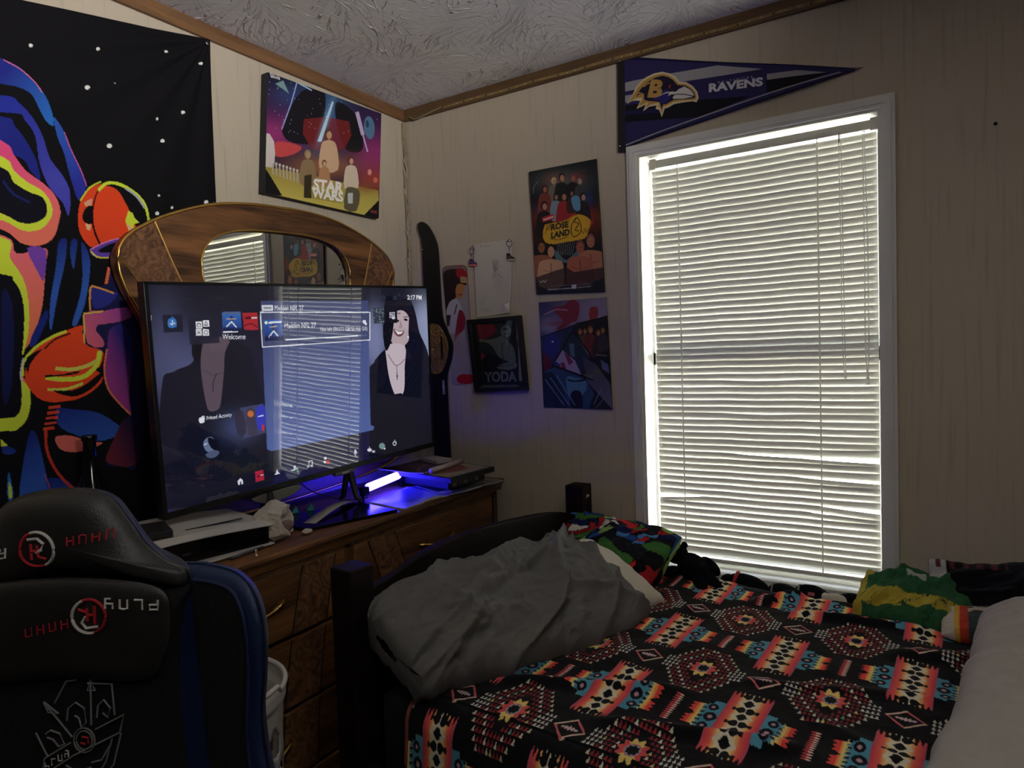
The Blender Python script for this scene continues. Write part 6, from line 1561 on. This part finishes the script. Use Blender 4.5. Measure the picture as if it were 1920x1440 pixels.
plate(0.008, 0, -0.001, True).build('lower_shell', WPL, con, bevel=0.001)
MB().box((-0.118, -0.19, 0.006), (0.118, 0.19, 0.056)).build('core', GBL, con, bevel=0.003)
MB().box((0.066, 0.010, 0.0705), (0.074, 0.145, 0.0722)).build('disc_slot', mat('slot_black', (4, 4, 5), 0.6), con)
MB().box((0.117, -0.02, 0.026), (0.1195, 0.0, 0.031)).build('port', mat('port_grey', (60, 60, 62), 0.4), con)
bx = MB().box((-0.058, -0.060, 0), (0.058, 0.060, 0.016)).build('slim_case', mat('matte_black_case', (20, 20, 21), 0.6), None, bevel=0.002)
bx.location = (0.262, -1.285, TOPZ + 0.0725); bx.rotation_euler = (0, 0, math.radians(-22)); tag(bx, 'slim matte black case resting on top of the white console', 'case')
# crumpled bag
def crumple(name, c, r, m, seed, label, cat, open_dir=None, n=90, amp=0.32):
    th = np.linspace(0.02, PI - 0.02, n)[:, None].repeat(n * 2, 1); ph = np.linspace(0, 2 * PI, n * 2, endpoint=False)[None, :].repeat(n, 0)
    X, Y, Z = np.sin(th) * np.cos(ph), np.sin(th) * np.sin(ph), np.cos(th)
    rg = np.random.default_rng(seed); D_ = rg.normal(size=(46, 3)); D_ /= np.linalg.norm(D_, axis=1, keepdims=True); off = rg.uniform(0.66, 1.0, 46)
    R_ = np.full(X.shape, 9.0)
    for d, o in zip(D_, off):
        q = X * d[0] + Y * d[1] + Z * d[2]
        R_ = np.minimum(R_, np.where(q > 0.12, o / np.maximum(q, 0.12), 9.0))
    R_ = np.clip(R_, 0.5, 1.18); R_ = R_ * (1 + amp * 0.35 * (vnoise(X * 5 + 9, Y * 5 + Z * 4 + 9, seed, 4) - 0.5))
    if open_dir is not None:
        q = X * open_dir[0] + Y * open_dir[1] + Z * open_dir[2]
        R_ = R_ * (1 - 0.75 * np.clip((q - 0.62) / 0.38, 0, 1) ** 0.7)
        R_ = R_ * (1 + 0.12 * np.exp(-((q - 0.58) / 0.08) ** 2) * np.sin(ph * 9))
    P = np.stack([c[0] + r[0] * R_ * X, c[1] + r[1] * R_ * Y, np.maximum(c[2] + r[2] * R_ * Z, TOPZ + 0.001)], -1)
    cols = None
    o = grid_obj(name, P, cols, m, None, wrap=True, smooth=False)
    return tag(o, label, cat)
CRP = mat('crumpled_white_paper', (196, 188, 172), 0.7, vary=0.08, vscale=20, bump=0.4, bscale=90)
bag = crumple('paper_bag', (0.350, -0.990, TOPZ + 0.048), (0.058, 0.068, 0.056), CRP, 5, 'crumpled white bag lying open beside the game console', 'bag', (0.75, 0.45, 0.1))
crumple('crumpled_wrapper', (0.372, -0.972, TOPZ + 0.034), (0.020, 0.024, 0.020), mat('mauve_wrapper', (122, 100, 98), 0.6, vary=0.3, vscale=60), 9, 'small mauve wrapper stuffed in the mouth of the white bag', 'wrapper', n=40)
crumple('tissue_ball', (0.384, -0.915, TOPZ + 0.008), (0.013, 0.015, 0.009), CRP, 14, 'small white ball of tissue on the dresser edge right of the bag', 'tissue', n=30)
sw = MB().tube([(0.395, -1.083, TOPZ + 0.004), (0.436, -1.112, TOPZ + 0.004)], 0.0012, 8).build('cotton_swab', mat('white_stick', (210, 206, 198), 0.6), None)
tag(sw, 'cotton swab lying on the dresser edge in front of the console', 'cotton swab')
for c in ((0.397, -1.0845, TOPZ + 0.004), (0.434, -1.1105, TOPZ + 0.004)): padopt(blob(MB(), c, (0.004, 0.0028, 0.0028), n=10, m=6).build('cotton_tip', mat('cotton', (222, 220, 214), 1.0), None, smooth=True), sw)
pn_ = MB().tube([(0.40, -1.155, TOPZ + 0.005), (0.392, -1.06, TOPZ + 0.005)], [0.004, 0.0035], 10).build('pen', mat('grey_pen', (70, 72, 78), 0.4), None, smooth=True); tag(pn_, 'grey pen lying on the dresser edge behind the cotton swab', 'pen')
# black glossy tray / board and little teal things
mt_ = MB().add([(0.165, -0.92, TOPZ + 0.0005), (0.37, -0.90, TOPZ + 0.0005), (0.45, -0.635, TOPZ + 0.0005), (0.245, -0.600, TOPZ + 0.0005), (0.165, -0.92, TOPZ + 0.010), (0.37, -0.90, TOPZ + 0.010), (0.45, -0.635, TOPZ + 0.010), (0.245, -0.600, TOPZ + 0.010)], [(0, 3, 2, 1), (4, 5, 6, 7), (0, 1, 5, 4), (1, 2, 6, 5), (2, 3, 7, 6), (3, 0, 4, 7)]).build('black_tray', GBL, None, bevel=0.002)
tag(mt_, 'glossy black board lying on the dresser below the television', 'board')
st = []; sp_ = smooth_pts([(0.335, -0.865, 0.0115), (0.31, -0.80, 0.018), (0.285, -0.73, 0.024), (0.262, -0.66, 0.022), (0.255, -0.62, 0.014)], 5, False)
sm_ = MB(); vs = []
for i, p in enumerate(sp_): vs += [(p[0] - 0.018, p[1] - 0.004, TOPZ + p[2]), (p[0] + 0.018, p[1] + 0.006, TOPZ + p[2])]
sm_.add(vs, [(2 * i, 2 * i + 1, 2 * i + 3, 2 * i + 2) for i in range(len(sp_) - 1)])
o = sm_.build('paper_strip', mat('dull_white_paper', (160, 152, 142), 0.8), None, smooth=True); s_ = o.modifiers.new('t', 'SOLIDIFY'); s_.thickness = 0.0008
tag(o, 'curling strip of white paper on the glossy black board', 'paper')
TEAL = mat('teal_plastic', (60, 140, 150), 0.3)
for i, (x, y) in enumerate(((0.20, -0.80), (0.215, -0.755))):
    o = MB().prism([(-0.010, 0), (0.012, 0), (0.004, 0.022)], lambda a, b_: (x + a * 0.5, y + a, TOPZ + 0.0105 + b_), lambda a, b_: (x + a * 0.5 - 0.012, y + a + 0.006, TOPZ + 0.0105 + b_)).build('teal_clip', TEAL, None, bevel=0.001)
    tag(o, ('small teal clip behind the white bag, nearer the bag', 'small teal clip behind the white bag, nearer the paper strip')[i], 'clip')
cd = MB().tube(smooth_pts([(0.13, -0.72, 0.93), (0.16, -0.70, 0.90), (0.20, -0.66, 0.875), (0.24, -0.62, 0.862), (0.27, -0.575, 0.862), (0.24, -0.55, 0.862)], 6, False), 0.0018, 8).build('power_cord', mat('black_rubber', (14, 14, 15), 0.6), None, smooth=True)
tag(cd, 'thin black cord hanging from under the television to the blue light', 'cord')
# blue light bar
LEDM = mat('blue_light_diffuser', (230, 230, 255), 0.4, emit=(44, 36, 255), estr=60.0)
lb_ = empty('light_bar', (0.225, -0.46, TOPZ), label='glowing blue light bar lying on the dresser under the television', cat='lamp')
def capsule(mb, a, b2, r, n=18, m=6):
    a, b2 = Vector(a), Vector(b2); d = (b2 - a).normalized()
    pts = []; rr = []
    for i in range(m + 1): t = PI / 2 * i / m; pts.append(a - d * r * math.cos(t)); rr.append(max(r * math.sin(t), 1e-4))
    for i in range(m + 1): t = PI / 2 * i / m; pts.append(b2 + d * r * math.sin(t)); rr.append(max(r * math.cos(t), 1e-4))
    return mb.tube(pts, rr, n)
pbuild(capsule(MB(), (0.252, -0.545, TOPZ + 0.044), (0.200, -0.350, TOPZ + 0.044), 0.0135), 'diffuser', LEDM, lb_, smooth=True)
pbuild(MB().box((0.240, -0.590, TOPZ + 0.022), (0.266, -0.556, TOPZ + 0.050)), 'end_cap', GBL, lb_, bevel=0.004)
pbuild(MB().box((0.185, -0.336, TOPZ + 0.010), (0.205, -0.322, TOPZ + 0.052)), 'end_cap', GBL, lb_, bevel=0.004)
pbuild(MB().tube([(0.252, -0.575, TOPZ + 0.001), (0.252, -0.575, TOPZ + 0.026)], 0.006, 8), 'stand', GBL, lb_)
pbuild(MB().tube([(0.197, -0.330, TOPZ + 0.001), (0.197, -0.330, TOPZ + 0.012)], 0.006, 8), 'stand', GBL, lb_)
# magazines and papers
MAG = mat('printed_magazine', art=True, rough=0.3, spec=0.5)
def sheet(name, cs, z, art_fn, label, cat, curl=0.0, thick=0.002, seed=0, n=(60, 60), m=MAG):
    a = Art([(0, 0), (1, 0), (1, 1), (0, 1)], n[0], n[1], lin((150, 148, 150))); art_fn(a)
    P = quad_grid(*[(x, y, z) for x, y in cs], n[0], n[1])
    u = np.linspace(0, 1, n[0])[None, :]; v = np.linspace(0, 1, n[1])[:, None]
    P[..., 2] += curl * (0.4 * np.sin(u * 6 + seed) * np.sin(v * 4 + seed) + 1.0 * np.clip(v - 0.6, 0, 1) ** 2 * 4 * np.sin(u * 5 + seed) ** 2) + thick
    o = grid_obj(name, P, a.C, [m, PAPER], back=(0, 0, -thick)); return tag(o, label, cat)
def magart(a):
    a.poly([(0, 0), (1, 0), (1, 1), (0, 1)], (150, 150, 176)); a.poly([(0.3, 0.05), (0.95, 0.1), (0.9, 0.6), (0.4, 0.8), (0.25, 0.5)], (70, 70, 120), sm=4); a.line([(0.1, 0.9), (0.9, 0.75)], 0.03, (60, 60, 80)); a.line([(0.1, 0.8), (0.5, 0.76)], 0.02, (80, 80, 90))
# corners: back-left, back-right, front-right, front-left
sheet('magazine', [(0.285, -0.585), (0.235, -0.34), (0.437, -0.405), (0.452, -0.600)], TOPZ + 0.001, magart, 'open magazine lit blue by the light bar, at the dresser edge', 'magazine', curl=0.006, thick=0.004, seed=1)
def papart(a):
    a.poly([(0, 0), (1, 0), (1, 1), (0, 1)], (66, 72, 74)); a.line([(0, 1), (1, 1)], 0.05, (190, 190, 186)); a.line([(1, 0), (1, 1)], 0.04, (190, 190, 186)); a.poly([(0.5, 0.6), (0.8, 0.55), (0.82, 0.7), (0.52, 0.75)], (150, 150, 150))
sheet('flyer', [(0.270, -0.335), (0.250, -0.120), (0.500, -0.125), (0.470, -0.400)], TOPZ + 0.0065, papart, 'grey-green flyer with a white border at the window end of the dresser', 'flyer', curl=0.004, thick=0.001, seed=2)
sheet('flyer', [(0.235, -0.400), (0.245, -0.19), (0.480, -0.235), (0.446, -0.415)], TOPZ + 0.001, magart, 'pale creased flyer lying under the grey-green one', 'flyer', curl=0.003, thick=0.0015, seed=3)
bxm = mat('dark_game_box', (34, 36, 44), 0.4)
gb = empty('board_game_box', (0.32, -0.25, TOPZ + 0.012), label='flat dark box with small picture squares on its side, under the framed picture', cat='box')
def onbox(corners, z0, z1): 
    vs = [(x, y, z0) for x, y in corners] + [(x, y, z1) for x, y in corners]
    return MB().add(vs, [(3, 2, 1, 0), (4, 5, 6, 7), (0, 1, 5, 4), (1, 2, 6, 5), (2, 3, 7, 6), (3, 0, 4, 7)])
bc = [(0.175, -0.315), (0.425, -0.355), (0.435, -0.155), (0.185, -0.115)]
pbuild(onbox(bc, TOPZ + 0.0125, TOPZ + 0.044), 'box_body', bxm, gb, bevel=0.0015)
for i in range(5):
    t0 = 0.10 + i * 0.15; p = lambda t, z: (0.4254 + 0.010 * t + 0.0004, -0.355 + 0.200 * t, z)
    pbuild(MB().add([p(t0, TOPZ + 0.018), p(t0 + 0.12, TOPZ + 0.018), p(t0 + 0.12, TOPZ + 0.039), p(t0, TOPZ + 0.039)], [(0, 1, 2, 3)]), 'printed_square', mat('pale_print_%s' % ('a', 'b')[i % 2], ((150, 150, 146), (96, 98, 104))[i % 2], 0.5), gb)
def pfart(a):
    a.poly([(0, 0), (1, 0), (1, 1), (0, 1)], (150, 140, 116)); a.poly([(0.06, 0.2), (0.7, 0.1), (0.8, 0.75), (0.2, 0.9)], (120, 52, 40), sm=3); a.poly([(0.1, 0.1), (0.5, 0.05), (0.4, 0.5), (0.1, 0.6)], (50, 34, 40), sm=3); a.grain(0.4, 8, 3)
fp = empty('framed_picture', (0.31, -0.27, TOPZ + 0.05), label='black framed picture lying face up on the stack at the window end', cat='picture frame')
fcs = [(0.150, -0.345), (0.475, -0.405), (0.485, -0.165), (0.165, -0.110)]
pbuild(onbox(fcs, TOPZ + 0.0445, TOPZ + 0.062), 'frame', BLK, fp, bevel=0.0015)
fcm = np.mean(fcs, 0); ins = [tuple(fcm + (np.array(c) - fcm) * 0.93) for c in fcs]
aa = Art([(0, 0), (1, 0), (1, 1), (0, 1)], 60, 60); pfart(aa)
padopt(grid_obj('picture', quad_grid(*[(x, y, TOPZ + 0.0624) for x, y in (ins[0], ins[1], ins[2], ins[3])], 60, 60), aa.C, MAG), fp)
def darkart(a):
    a.poly([(0, 0), (1, 0), (1, 1), (0, 1)], (46, 36, 46)); a.poly([(0.2, 0.3), (0.7, 0.2), (0.8, 0.7), (0.4, 0.8)], (96, 50, 56), sm=3); a.line([(0.1, 0.8), (0.9, 0.4)], 0.05, (150, 130, 130))
sheet('magazine', [(0.130, -0.375), (0.150, -0.150), (0.300, -0.165), (0.345, -0.385)], TOPZ + 0.064, darkart, 'dark glossy magazine on top of the framed picture', 'magazine', curl=0.004, thick=0.003, seed=5)
tb = MB().tube([(0.370, -0.375, TOPZ + 0.075), (0.345, -0.165, TOPZ + 0.075)], 0.009, 16).build('rolled_paper', mat('rolled_white_paper', (186, 170, 160), 0.7), None, smooth=True); tag(tb, 'white sheet of paper rolled into a tube on the framed picture', 'paper')
wb = onbox([(0.185, -0.20), (0.285, -0.235), (0.300, -0.165), (0.20, -0.135)], TOPZ + 0.0695, TOPZ + 0.082).build('white_box', mat('white_card', (180, 172, 164), 0.7), None, bevel=0.001); tag(wb, 'small flat white card box on top of the stack near the corner', 'box')
# bottle at the near end
btl = MB().lathe([(0.0, 0.0), (0.031, 0.0), (0.033, 0.006), (0.033, 0.155), (0.029, 0.18), (0.0145, 0.225), (0.0135, 0.285), (0.0165, 0.288), (0.0165, 0.298), (0.0135, 0.300), (0.0, 0.300)], (0.10, -1.300, TOPZ + 0.0), 28).build('glass_bottle', mat('dark_green_glass', (12, 20, 14), 0.12, spec=0.6), None, smooth=True)
tag(btl, 'dark glass bottle on the dresser in front of the tapestry', 'bottle')

# ================================================================== LAUNDRY HAMPER
HW = mat('white_hamper_plastic', (190, 186, 178), 0.5)
hc = (0.612, -1.372); nT, nZ = 150, 110; Hh = 0.685
hm = MB(); vs = []; keep = []
for j in range(nZ + 1):
    for i in range(nT):
        t = 2 * PI * i / nT; z = Hh * j / nZ; r = 0.118 + 0.022 * z / Hh + (0.006 if j > nZ - 5 else 0)
        if j == nZ: z += 0.012 * (math.cos(2 * t) > 0.6)
        vs.append((hc[0] + r * math.cos(t), hc[1] + r * math.sin(t), z))
fs = []
for j in range(nZ):
    for i in range(nT):
        s_ = (i + 0.5) / nT; z = (j + 0.5) / nZ; hole = False
        if 0.06 < z < 0.91:
            row = (z - 0.06) / 0.106; rj = math.floor(row); col = s_ * 14 + 0.5 * (rj % 2); ci = math.floor(col)
            du = (col - ci - 0.5) / 0.34; dv = (row - rj - 0.5) / 0.40
            hole = (du + 0.25 * dv) ** 2 + dv ** 2 < 1
        if not hole: fs.append((j * nT + i, j * nT + (i + 1) % nT, (j + 1) * nT + (i + 1) % nT, (j + 1) * nT + i))
hm.add(vs, fs)
hp_ = empty('laundry_hamper', (hc[0], hc[1], 0), label='white plastic laundry hamper with oval holes between the chair and the dresser', cat='laundry basket')
o = pbuild(hm, 'basket_wall', HW, hp_, smooth=True); s_ = o.modifiers.new('t', 'SOLIDIFY'); s_.thickness = 0.003
pbuild(MB().lathe([(0, 0.001), (0.118, 0.001), (0.118, 0.006), (0, 0.006)], (hc[0], hc[1], 0), 48), 'bottom', HW, hp_)
pbuild(MB().tube([(hc[0] + 0.145 * math.cos(t), hc[1] + 0.145 * math.sin(t), Hh + 0.001 + 0.012 * (math.cos(2 * t) > 0.6)) for t in np.linspace(0, 2 * PI, 72, endpoint=False)], 0.005, 8, closed=True), 'rim', HW, hp_, smooth=True)

# ================================================================== GAMING CHAIR
ch = empty('gaming_chair', (0.73, -1.64, 0), math.radians(30), label='black and navy gaming chair in front of the dresser, with red and white embroidery', cat='chair')
BLU = mat('navy_leatherette', (24, 40, 76), 0.5, bump=0.15, bscale=350, vary=0.05)
CHB = mat('black_leatherette', (17, 17, 18), 0.40, bump=0.15, bscale=350)
CHF = mat('black_mesh_fabric', (7, 7, 9), 0.9, bump=0.3, bscale=600)
HPM = mat('charcoal_leatherette', (38, 37, 36), 0.42, bump=0.12, bscale=350)
WTH = mat('white_embroidery', (206, 202, 196), 0.8); RTH = mat('red_embroidery', (170, 26, 40), 0.8); GTH = mat('grey_embroidery', (122, 122, 122), 0.8)
def bend(s): return -0.050 * max(0.0, (abs(s) - 0.14) / 0.14) ** 2
def puff(poly, c, hf, hb, y0=0.0, rings=12, p=2.6, sm=6, bendit=True):
    P = smooth_pts(poly, sm) if sm else np.array(poly, float); n = len(P); mb = MB(); vs = []
    c = np.array(c)
    ts = [0.0001] + [math.sin(PI / 2 * (i + 1) / rings) for i in range(rings)]
    for sgn, h in ((-1, hf), (1, hb)):
        for t in ts:
            for q in P:
                a = c + (q - c) * t; y = y0 + sgn * h * (max(0.0, 1 - t ** p)) ** 0.5 + (bend(a[0]) if bendit else 0)
                vs.append((a[0], y, a[1]))
    m = len(ts); fs = []
    for half in (0, 1):
        b0 = half * m * n
        for i in range(m - 1):
            for k in range(n):
                q = (b0 + i * n + k, b0 + i * n + (k + 1) % n, b0 + (i + 1) * n + (k + 1) % n, b0 + (i + 1) * n + k)
                fs.append(q if half else q[::-1])
    o1 = (m - 1) * n; o2 = m * n + (m - 1) * n
    for k in range(n): fs.append((o1 + k, o2 + k, o2 + (k + 1) % n, o1 + (k + 1) % n)[::-1])
    return mb.add(vs, fs)
half = [(0.150, 1.010), (0.180, 1.009), (0.232, 1.003), (0.262, 0.987), (0.280, 0.958), (0.286, 0.915), (0.281, 0.860), (0.273, 0.800), (0.278, 0.740), (0.290, 0.690), (0.285, 0.62), (0.255, 0.54), (0.20, 0.45)]
shell = half + [(-a, z) for a, z in half[::-1]]
puff(shell, (0, 0.74), 0.030, 0.055, 0.035, p=8).build('backrest_shell', BLU, ch, smooth=True)
for s_ in (1, -1):
    wp = [(0.182, 0.992), (0.238, 0.985), (0.259, 0.955), (0.264, 0.90), (0.259, 0.84), (0.254, 0.78), (0.262, 0.70), (0.262, 0.62), (0.215, 0.52), (0.195, 0.62), (0.188, 0.74), (0.180, 0.86), (0.176, 0.95)]
    puff([(s_ * a, z) for a, z in wp], (s_ * 0.222, 0.76), 0.012, 0.004, 0.008, p=6).build('wing_panel', CHF, ch, smooth=True)
    MB().tube([(s_ * a, 0.002 + bend(a), z) for a, z in smooth_pts([(0.180, 0.996), (0.240, 0.990), (0.264, 0.958), (0.270, 0.90), (0.265, 0.84), (0.260, 0.78), (0.267, 0.70), (0.267, 0.62)], 5, False)], 0.0022, 6).build('piping', mat('navy_stitching', (24, 36, 70), 0.6), ch)
cp_ = [(0.150, 1.002), (0.160, 0.95), (0.152, 0.90), (0.150, 0.80), (0.158, 0.68), (0.165, 0.55), (0.14, 0.46)]
puff(cp_ + [(-a, z) for a, z in cp_[::-1]], (0, 0.74), 0.040, 0.01, 0.008, p=4).build('centre_panel', CHF, ch, smooth=True)
# upper yoke of smooth leatherette carrying the lower logo
yk = [(-0.165, 0.990), (-0.06, 1.010), (0.05, 1.012), (0.150, 0.995), (0.163, 0.950), (0.152, 0.905), (0.120, 0.868), (0.0, 0.872), (-0.12, 0.868), (-0.168, 0.93)]
_y = puff(yk, (0.0, 0.945), 0.016, 0.01, -0.030, p=4); _y.build('yoke', HPM, ch, smooth=True)
hp2 = [(a + 0.018, z + 0.002) for a, z in [(-0.195, 0.990), (-0.150, 1.040), (-0.118, 1.095), (-0.092, 1.117), (-0.046, 1.128), (0.008, 1.128), (0.046, 1.116), (0.071, 1.084), (0.096, 1.046), (0.125, 1.020), (0.152, 1.006), (0.148, 0.984), (0.093, 1.000), (0.031, 1.006), (-0.023, 1.008), (-0.06, 0.998), (-0.11, 0.984)]]
_h = puff(hp2, (0.003, 1.064), 0.040, 0.050, 0.004, p=2.6); _h.build('head_pillow', HPM, ch, smooth=True)
from mathutils.bvhtree import BVHTree
TH = BVHTree.FromPolygons([Vector(p) for p in _h.v], _h.f); TY = BVHTree.FromPolygons([Vector(p) for p in _y.v], _y.f)
def on(tree, a, z, dflt):
    hit = tree.ray_cast(Vector((a, -1, z)), Vector((0, 1, 0)))[0]
    return (a, (hit.y if hit is not None else dflt) - 0.0008, z)
def strokes(name, lines, fw, m, r=0.0016, closed=False):
    mb = MB()
    for L in lines: mb.tube([fw(*p) for p in L], r, 6)
    o = mb.build(name, m, ch); return o
G = {'P': [[(0, 0), (0, .55)], [(0, .55), (0, 1), (.7, 1), (.7, .5), (.1, .5)]], 'L': [[(0, 1), (0, 0), (.7, 0)]], 'A': [[(0, 0), (0, .9), (.35, 1), (.7, .9), (.7, 0)]], 'Y': [[(0, 1), (0, .5), (.7, .5)], [(.7, 1), (.7, 0), (.2, 0)]], 'H': [[(0, 0), (0, 1)], [(0, .5), (.7, .5)], [(.7, 0), (.7, 1)]], 'D': [[(0, 0), (0, 1), (.5, 1), (.7, .7), (.7, .3), (.5, 0), (0, 0)]]}
def word(s, x, z, h, w, flip=1, tilt=0.0):
    out = []
    for i, c in enumerate(s):
        for L in G[c]:
            out.append([(x + flip * ((i * w * 1.35) + a * w) - flip * 0, z + flip * (b_ * h) + tilt * flip * (i * w * 1.35 + a * w)) for a, b_ in L])
    return out
def f_head(a, z): return on(TH, a + 0.026, z + 0.003, -0.03)
def f_yoke(a, z): return on(TY, a + 0.027, z + 0.017, -0.03)
def f_pan(a, z): return (a + 0.024, -0.0335, z + 0.010)
def ringpts(cx, cz, r, t0, t1, n=16): return [(cx + r * math.cos(t), cz + r * math.sin(t)) for t in np.linspace(t0, t1, n)]
strokes('play_lettering', word('PLAY', -0.151, 1.030, 0.013, 0.013, 1, 0.18), f_head, WTH)
strokes('haha_lettering', word('HAHA', 0.000, 1.0560, 0.012, 0.012, 1, 0.10), f_head, RTH, 0.0012)
cx, cz, r = -0.043, 1.052, 0.024
strokes('logo_ring_white', [ringpts(cx, cz, r, -1.2, 1.9), [(cx - 0.012, cz + 0.014), (cx + 0.002, cz + 0.015), (cx + 0.010, cz + 0.008), (cx + 0.006, cz - 0.001), (cx - 0.001, cz - 0.004)]], f_head, WTH, 0.0022)
strokes('logo_ring_red', [ringpts(cx, cz, r, 1.9, 5.08), [(cx - 0.008, cz + 0.008), (cx - 0.008, cz - 0.014)], [(cx - 0.008, cz - 0.002), (cx + 0.002, cz - 0.002)], [(cx + 0.001, cz + 0.006), (cx + 0.002, cz - 0.010), (cx + 0.012, cz - 0.014)]], f_head, RTH, 0.0020)
cx, cz, r = 0.030, 0.947, 0.023
strokes('play_lettering', word('PLAY', 0.122, 0.965, 0.013, 0.0145, -1, -0.08), f_yoke, WTH)
strokes('haha_lettering', word('HAHA', 0.000, 0.944, 0.012, 0.0125, -1, 0.20), f_yoke, RTH, 0.0010)
strokes('logo_ring_white', [ringpts(cx, cz, r, 1.9, 5.0), [(cx + 0.012, cz - 0.014), (cx - 0.004, cz - 0.016), (cx - 0.010, cz - 0.008), (cx - 0.004, cz + 0.000)]], f_yoke, WTH, 0.0022)
strokes('logo_ring_red', [ringpts(cx, cz, r, -1.28, 1.9), [(cx + 0.008, cz + 0.014), (cx + 0.008, cz - 0.010)], [(cx + 0.008, cz + 0.002), (cx - 0.002, cz + 0.002)], [(cx - 0.002, cz + 0.012), (cx - 0.002, cz - 0.006)], [(cx - 0.014, cz + 0.010), (cx - 0.002, cz + 0.006)]], f_yoke, RTH, 0.0020)
# embroidered crest: three crested helmets, spears, banner and hands in a pointed shield
ex = lambda px_, py_: (-0.062 + (px_ - 180) / 430 * 0.122 + 0.0, 0.862 - (py_ - 985) / 440 * 0.148)
crest = [[(285, 1085), (350, 995), (400, 990)], [(455, 1005), (575, 1010), (580, 1140)], [(180, 1210), (230, 1310)], [(200, 1392), (360, 1310), (600, 1215)], [(200, 1390), (215, 1320), (350, 1255)], [(600, 1215), (625, 1140), (480, 1200)],
         [(605, 1220), (560, 1350), (480, 1425), (300, 1390), (250, 1372)], [(560, 1240), (520, 1340), (470, 1400), (330, 1370)],
         [(360, 1230), (230, 1080)], [(460, 1180), (470, 1000)], [(230, 1080), (250, 1125), (300, 1130), (230, 1080)], [(470, 985), (452, 1035), (490, 1035), (470, 985)],
         [(340, 1160), (350, 1110), (390, 1085), (430, 1110), (435, 1170), (410, 1190), (400, 1150), (380, 1140)], [(490, 1150), (500, 1100), (530, 1075), (560, 1110), (545, 1150), (520, 1130)], [(230, 1215), (255, 1200), (300, 1215), (320, 1260), (290, 1270), (265, 1240), (235, 1230)],
         [(320, 1350), (380, 1380), (440, 1360), (490, 1390)], [(450, 1340), (500, 1330), (545, 1270)], [(330, 1360), (350, 1385), (400, 1400), (440, 1385)]]
strokes('crest_outline', [[ex(*p) for p in L] for L in crest], f_pan, GTH, 0.0013)
strokes('crest_medallion', [[ex(420 + 52 * math.cos(t), 1245 + 52 * math.sin(t)) for t in np.linspace(0, 2 * PI, 22)], [ex(420 + 40 * math.cos(t), 1245 + 40 * math.sin(t)) for t in np.linspace(0, 2 * PI, 22)]], f_pan, GTH, 0.0011)
strokes('crest_emblem', [[ex(410, 1230), ex(440, 1235), ex(440, 1258)], [ex(400, 1255), ex(425, 1262)]], f_pan, RTH, 0.0013)
strokes('crest_lettering', [[(a2, z2) for a2, z2 in [(ex(225 + k * 34, 1352 - k * 17)[0] + 0.0075 * (a - 0.35), ex(225 + k * 34, 1352 - k * 17)[1] - 0.009 * (b_ - 0.5)) for a, b_ in L]] for k, c in enumerate('YALP'[::-1]) for L in G[c]], f_pan, WTH, 0.0009)
# seat, arms, gas lift and star base
def rbox(lo, hi, name, m, bev=0.02): return MB().box(lo, hi).build(name, m, ch, bevel=bev, seg=4)
rbox((-0.26, -0.50, 0.40), (0.26, 0.02, 0.49), 'seat', CHB, 0.035)
for s_ in (1, -1):
    rbox((s_ * 0.235 - 0.035, -0.50, 0.42), (s_ * 0.235 + 0.035, 0.0, 0.515), 'seat_bolster', BLU, 0.03)
    MB().tube([(s_ * 0.26, -0.22, 0.43), (s_ * 0.335, -0.22, 0.44), (s_ * 0.335, -0.22, 0.60)], 0.014, 10).build('armrest_post', GBL, ch, smooth=True)
    rbox((s_ * 0.335 - 0.04, -0.34, 0.60), (s_ * 0.335 + 0.04, -0.10, 0.625), 'armrest_pad', CHB, 0.010)
MB().tube([(0, -0.24, 0.10), (0, -0.24, 0.41)], 0.026, 14).build('gas_lift', GBL, ch, smooth=True)
b5 = MB()
for k in range(5):
    t = 2 * PI * k / 5 + 0.3; b5.tube([(0, -0.24, 0.115), (0.29 * math.cos(t), -0.24 + 0.29 * math.sin(t), 0.075)], [0.03, 0.016], 10)
b5.build('star_base', GBL, ch, smooth=True)
for k in range(5):
    t = 2 * PI * k / 5 + 0.3; x, y = 0.29 * math.cos(t), -0.24 + 0.29 * math.sin(t)
    MB().tube([(x - 0.012, y, 0.03), (x + 0.012, y, 0.03)], 0.028, 16).build('caster', GBL, ch, smooth=True)
    MB().tube([(x, y, 0.03), (x, y, 0.08)], 0.006, 8).build('caster_stem', GBL, ch)
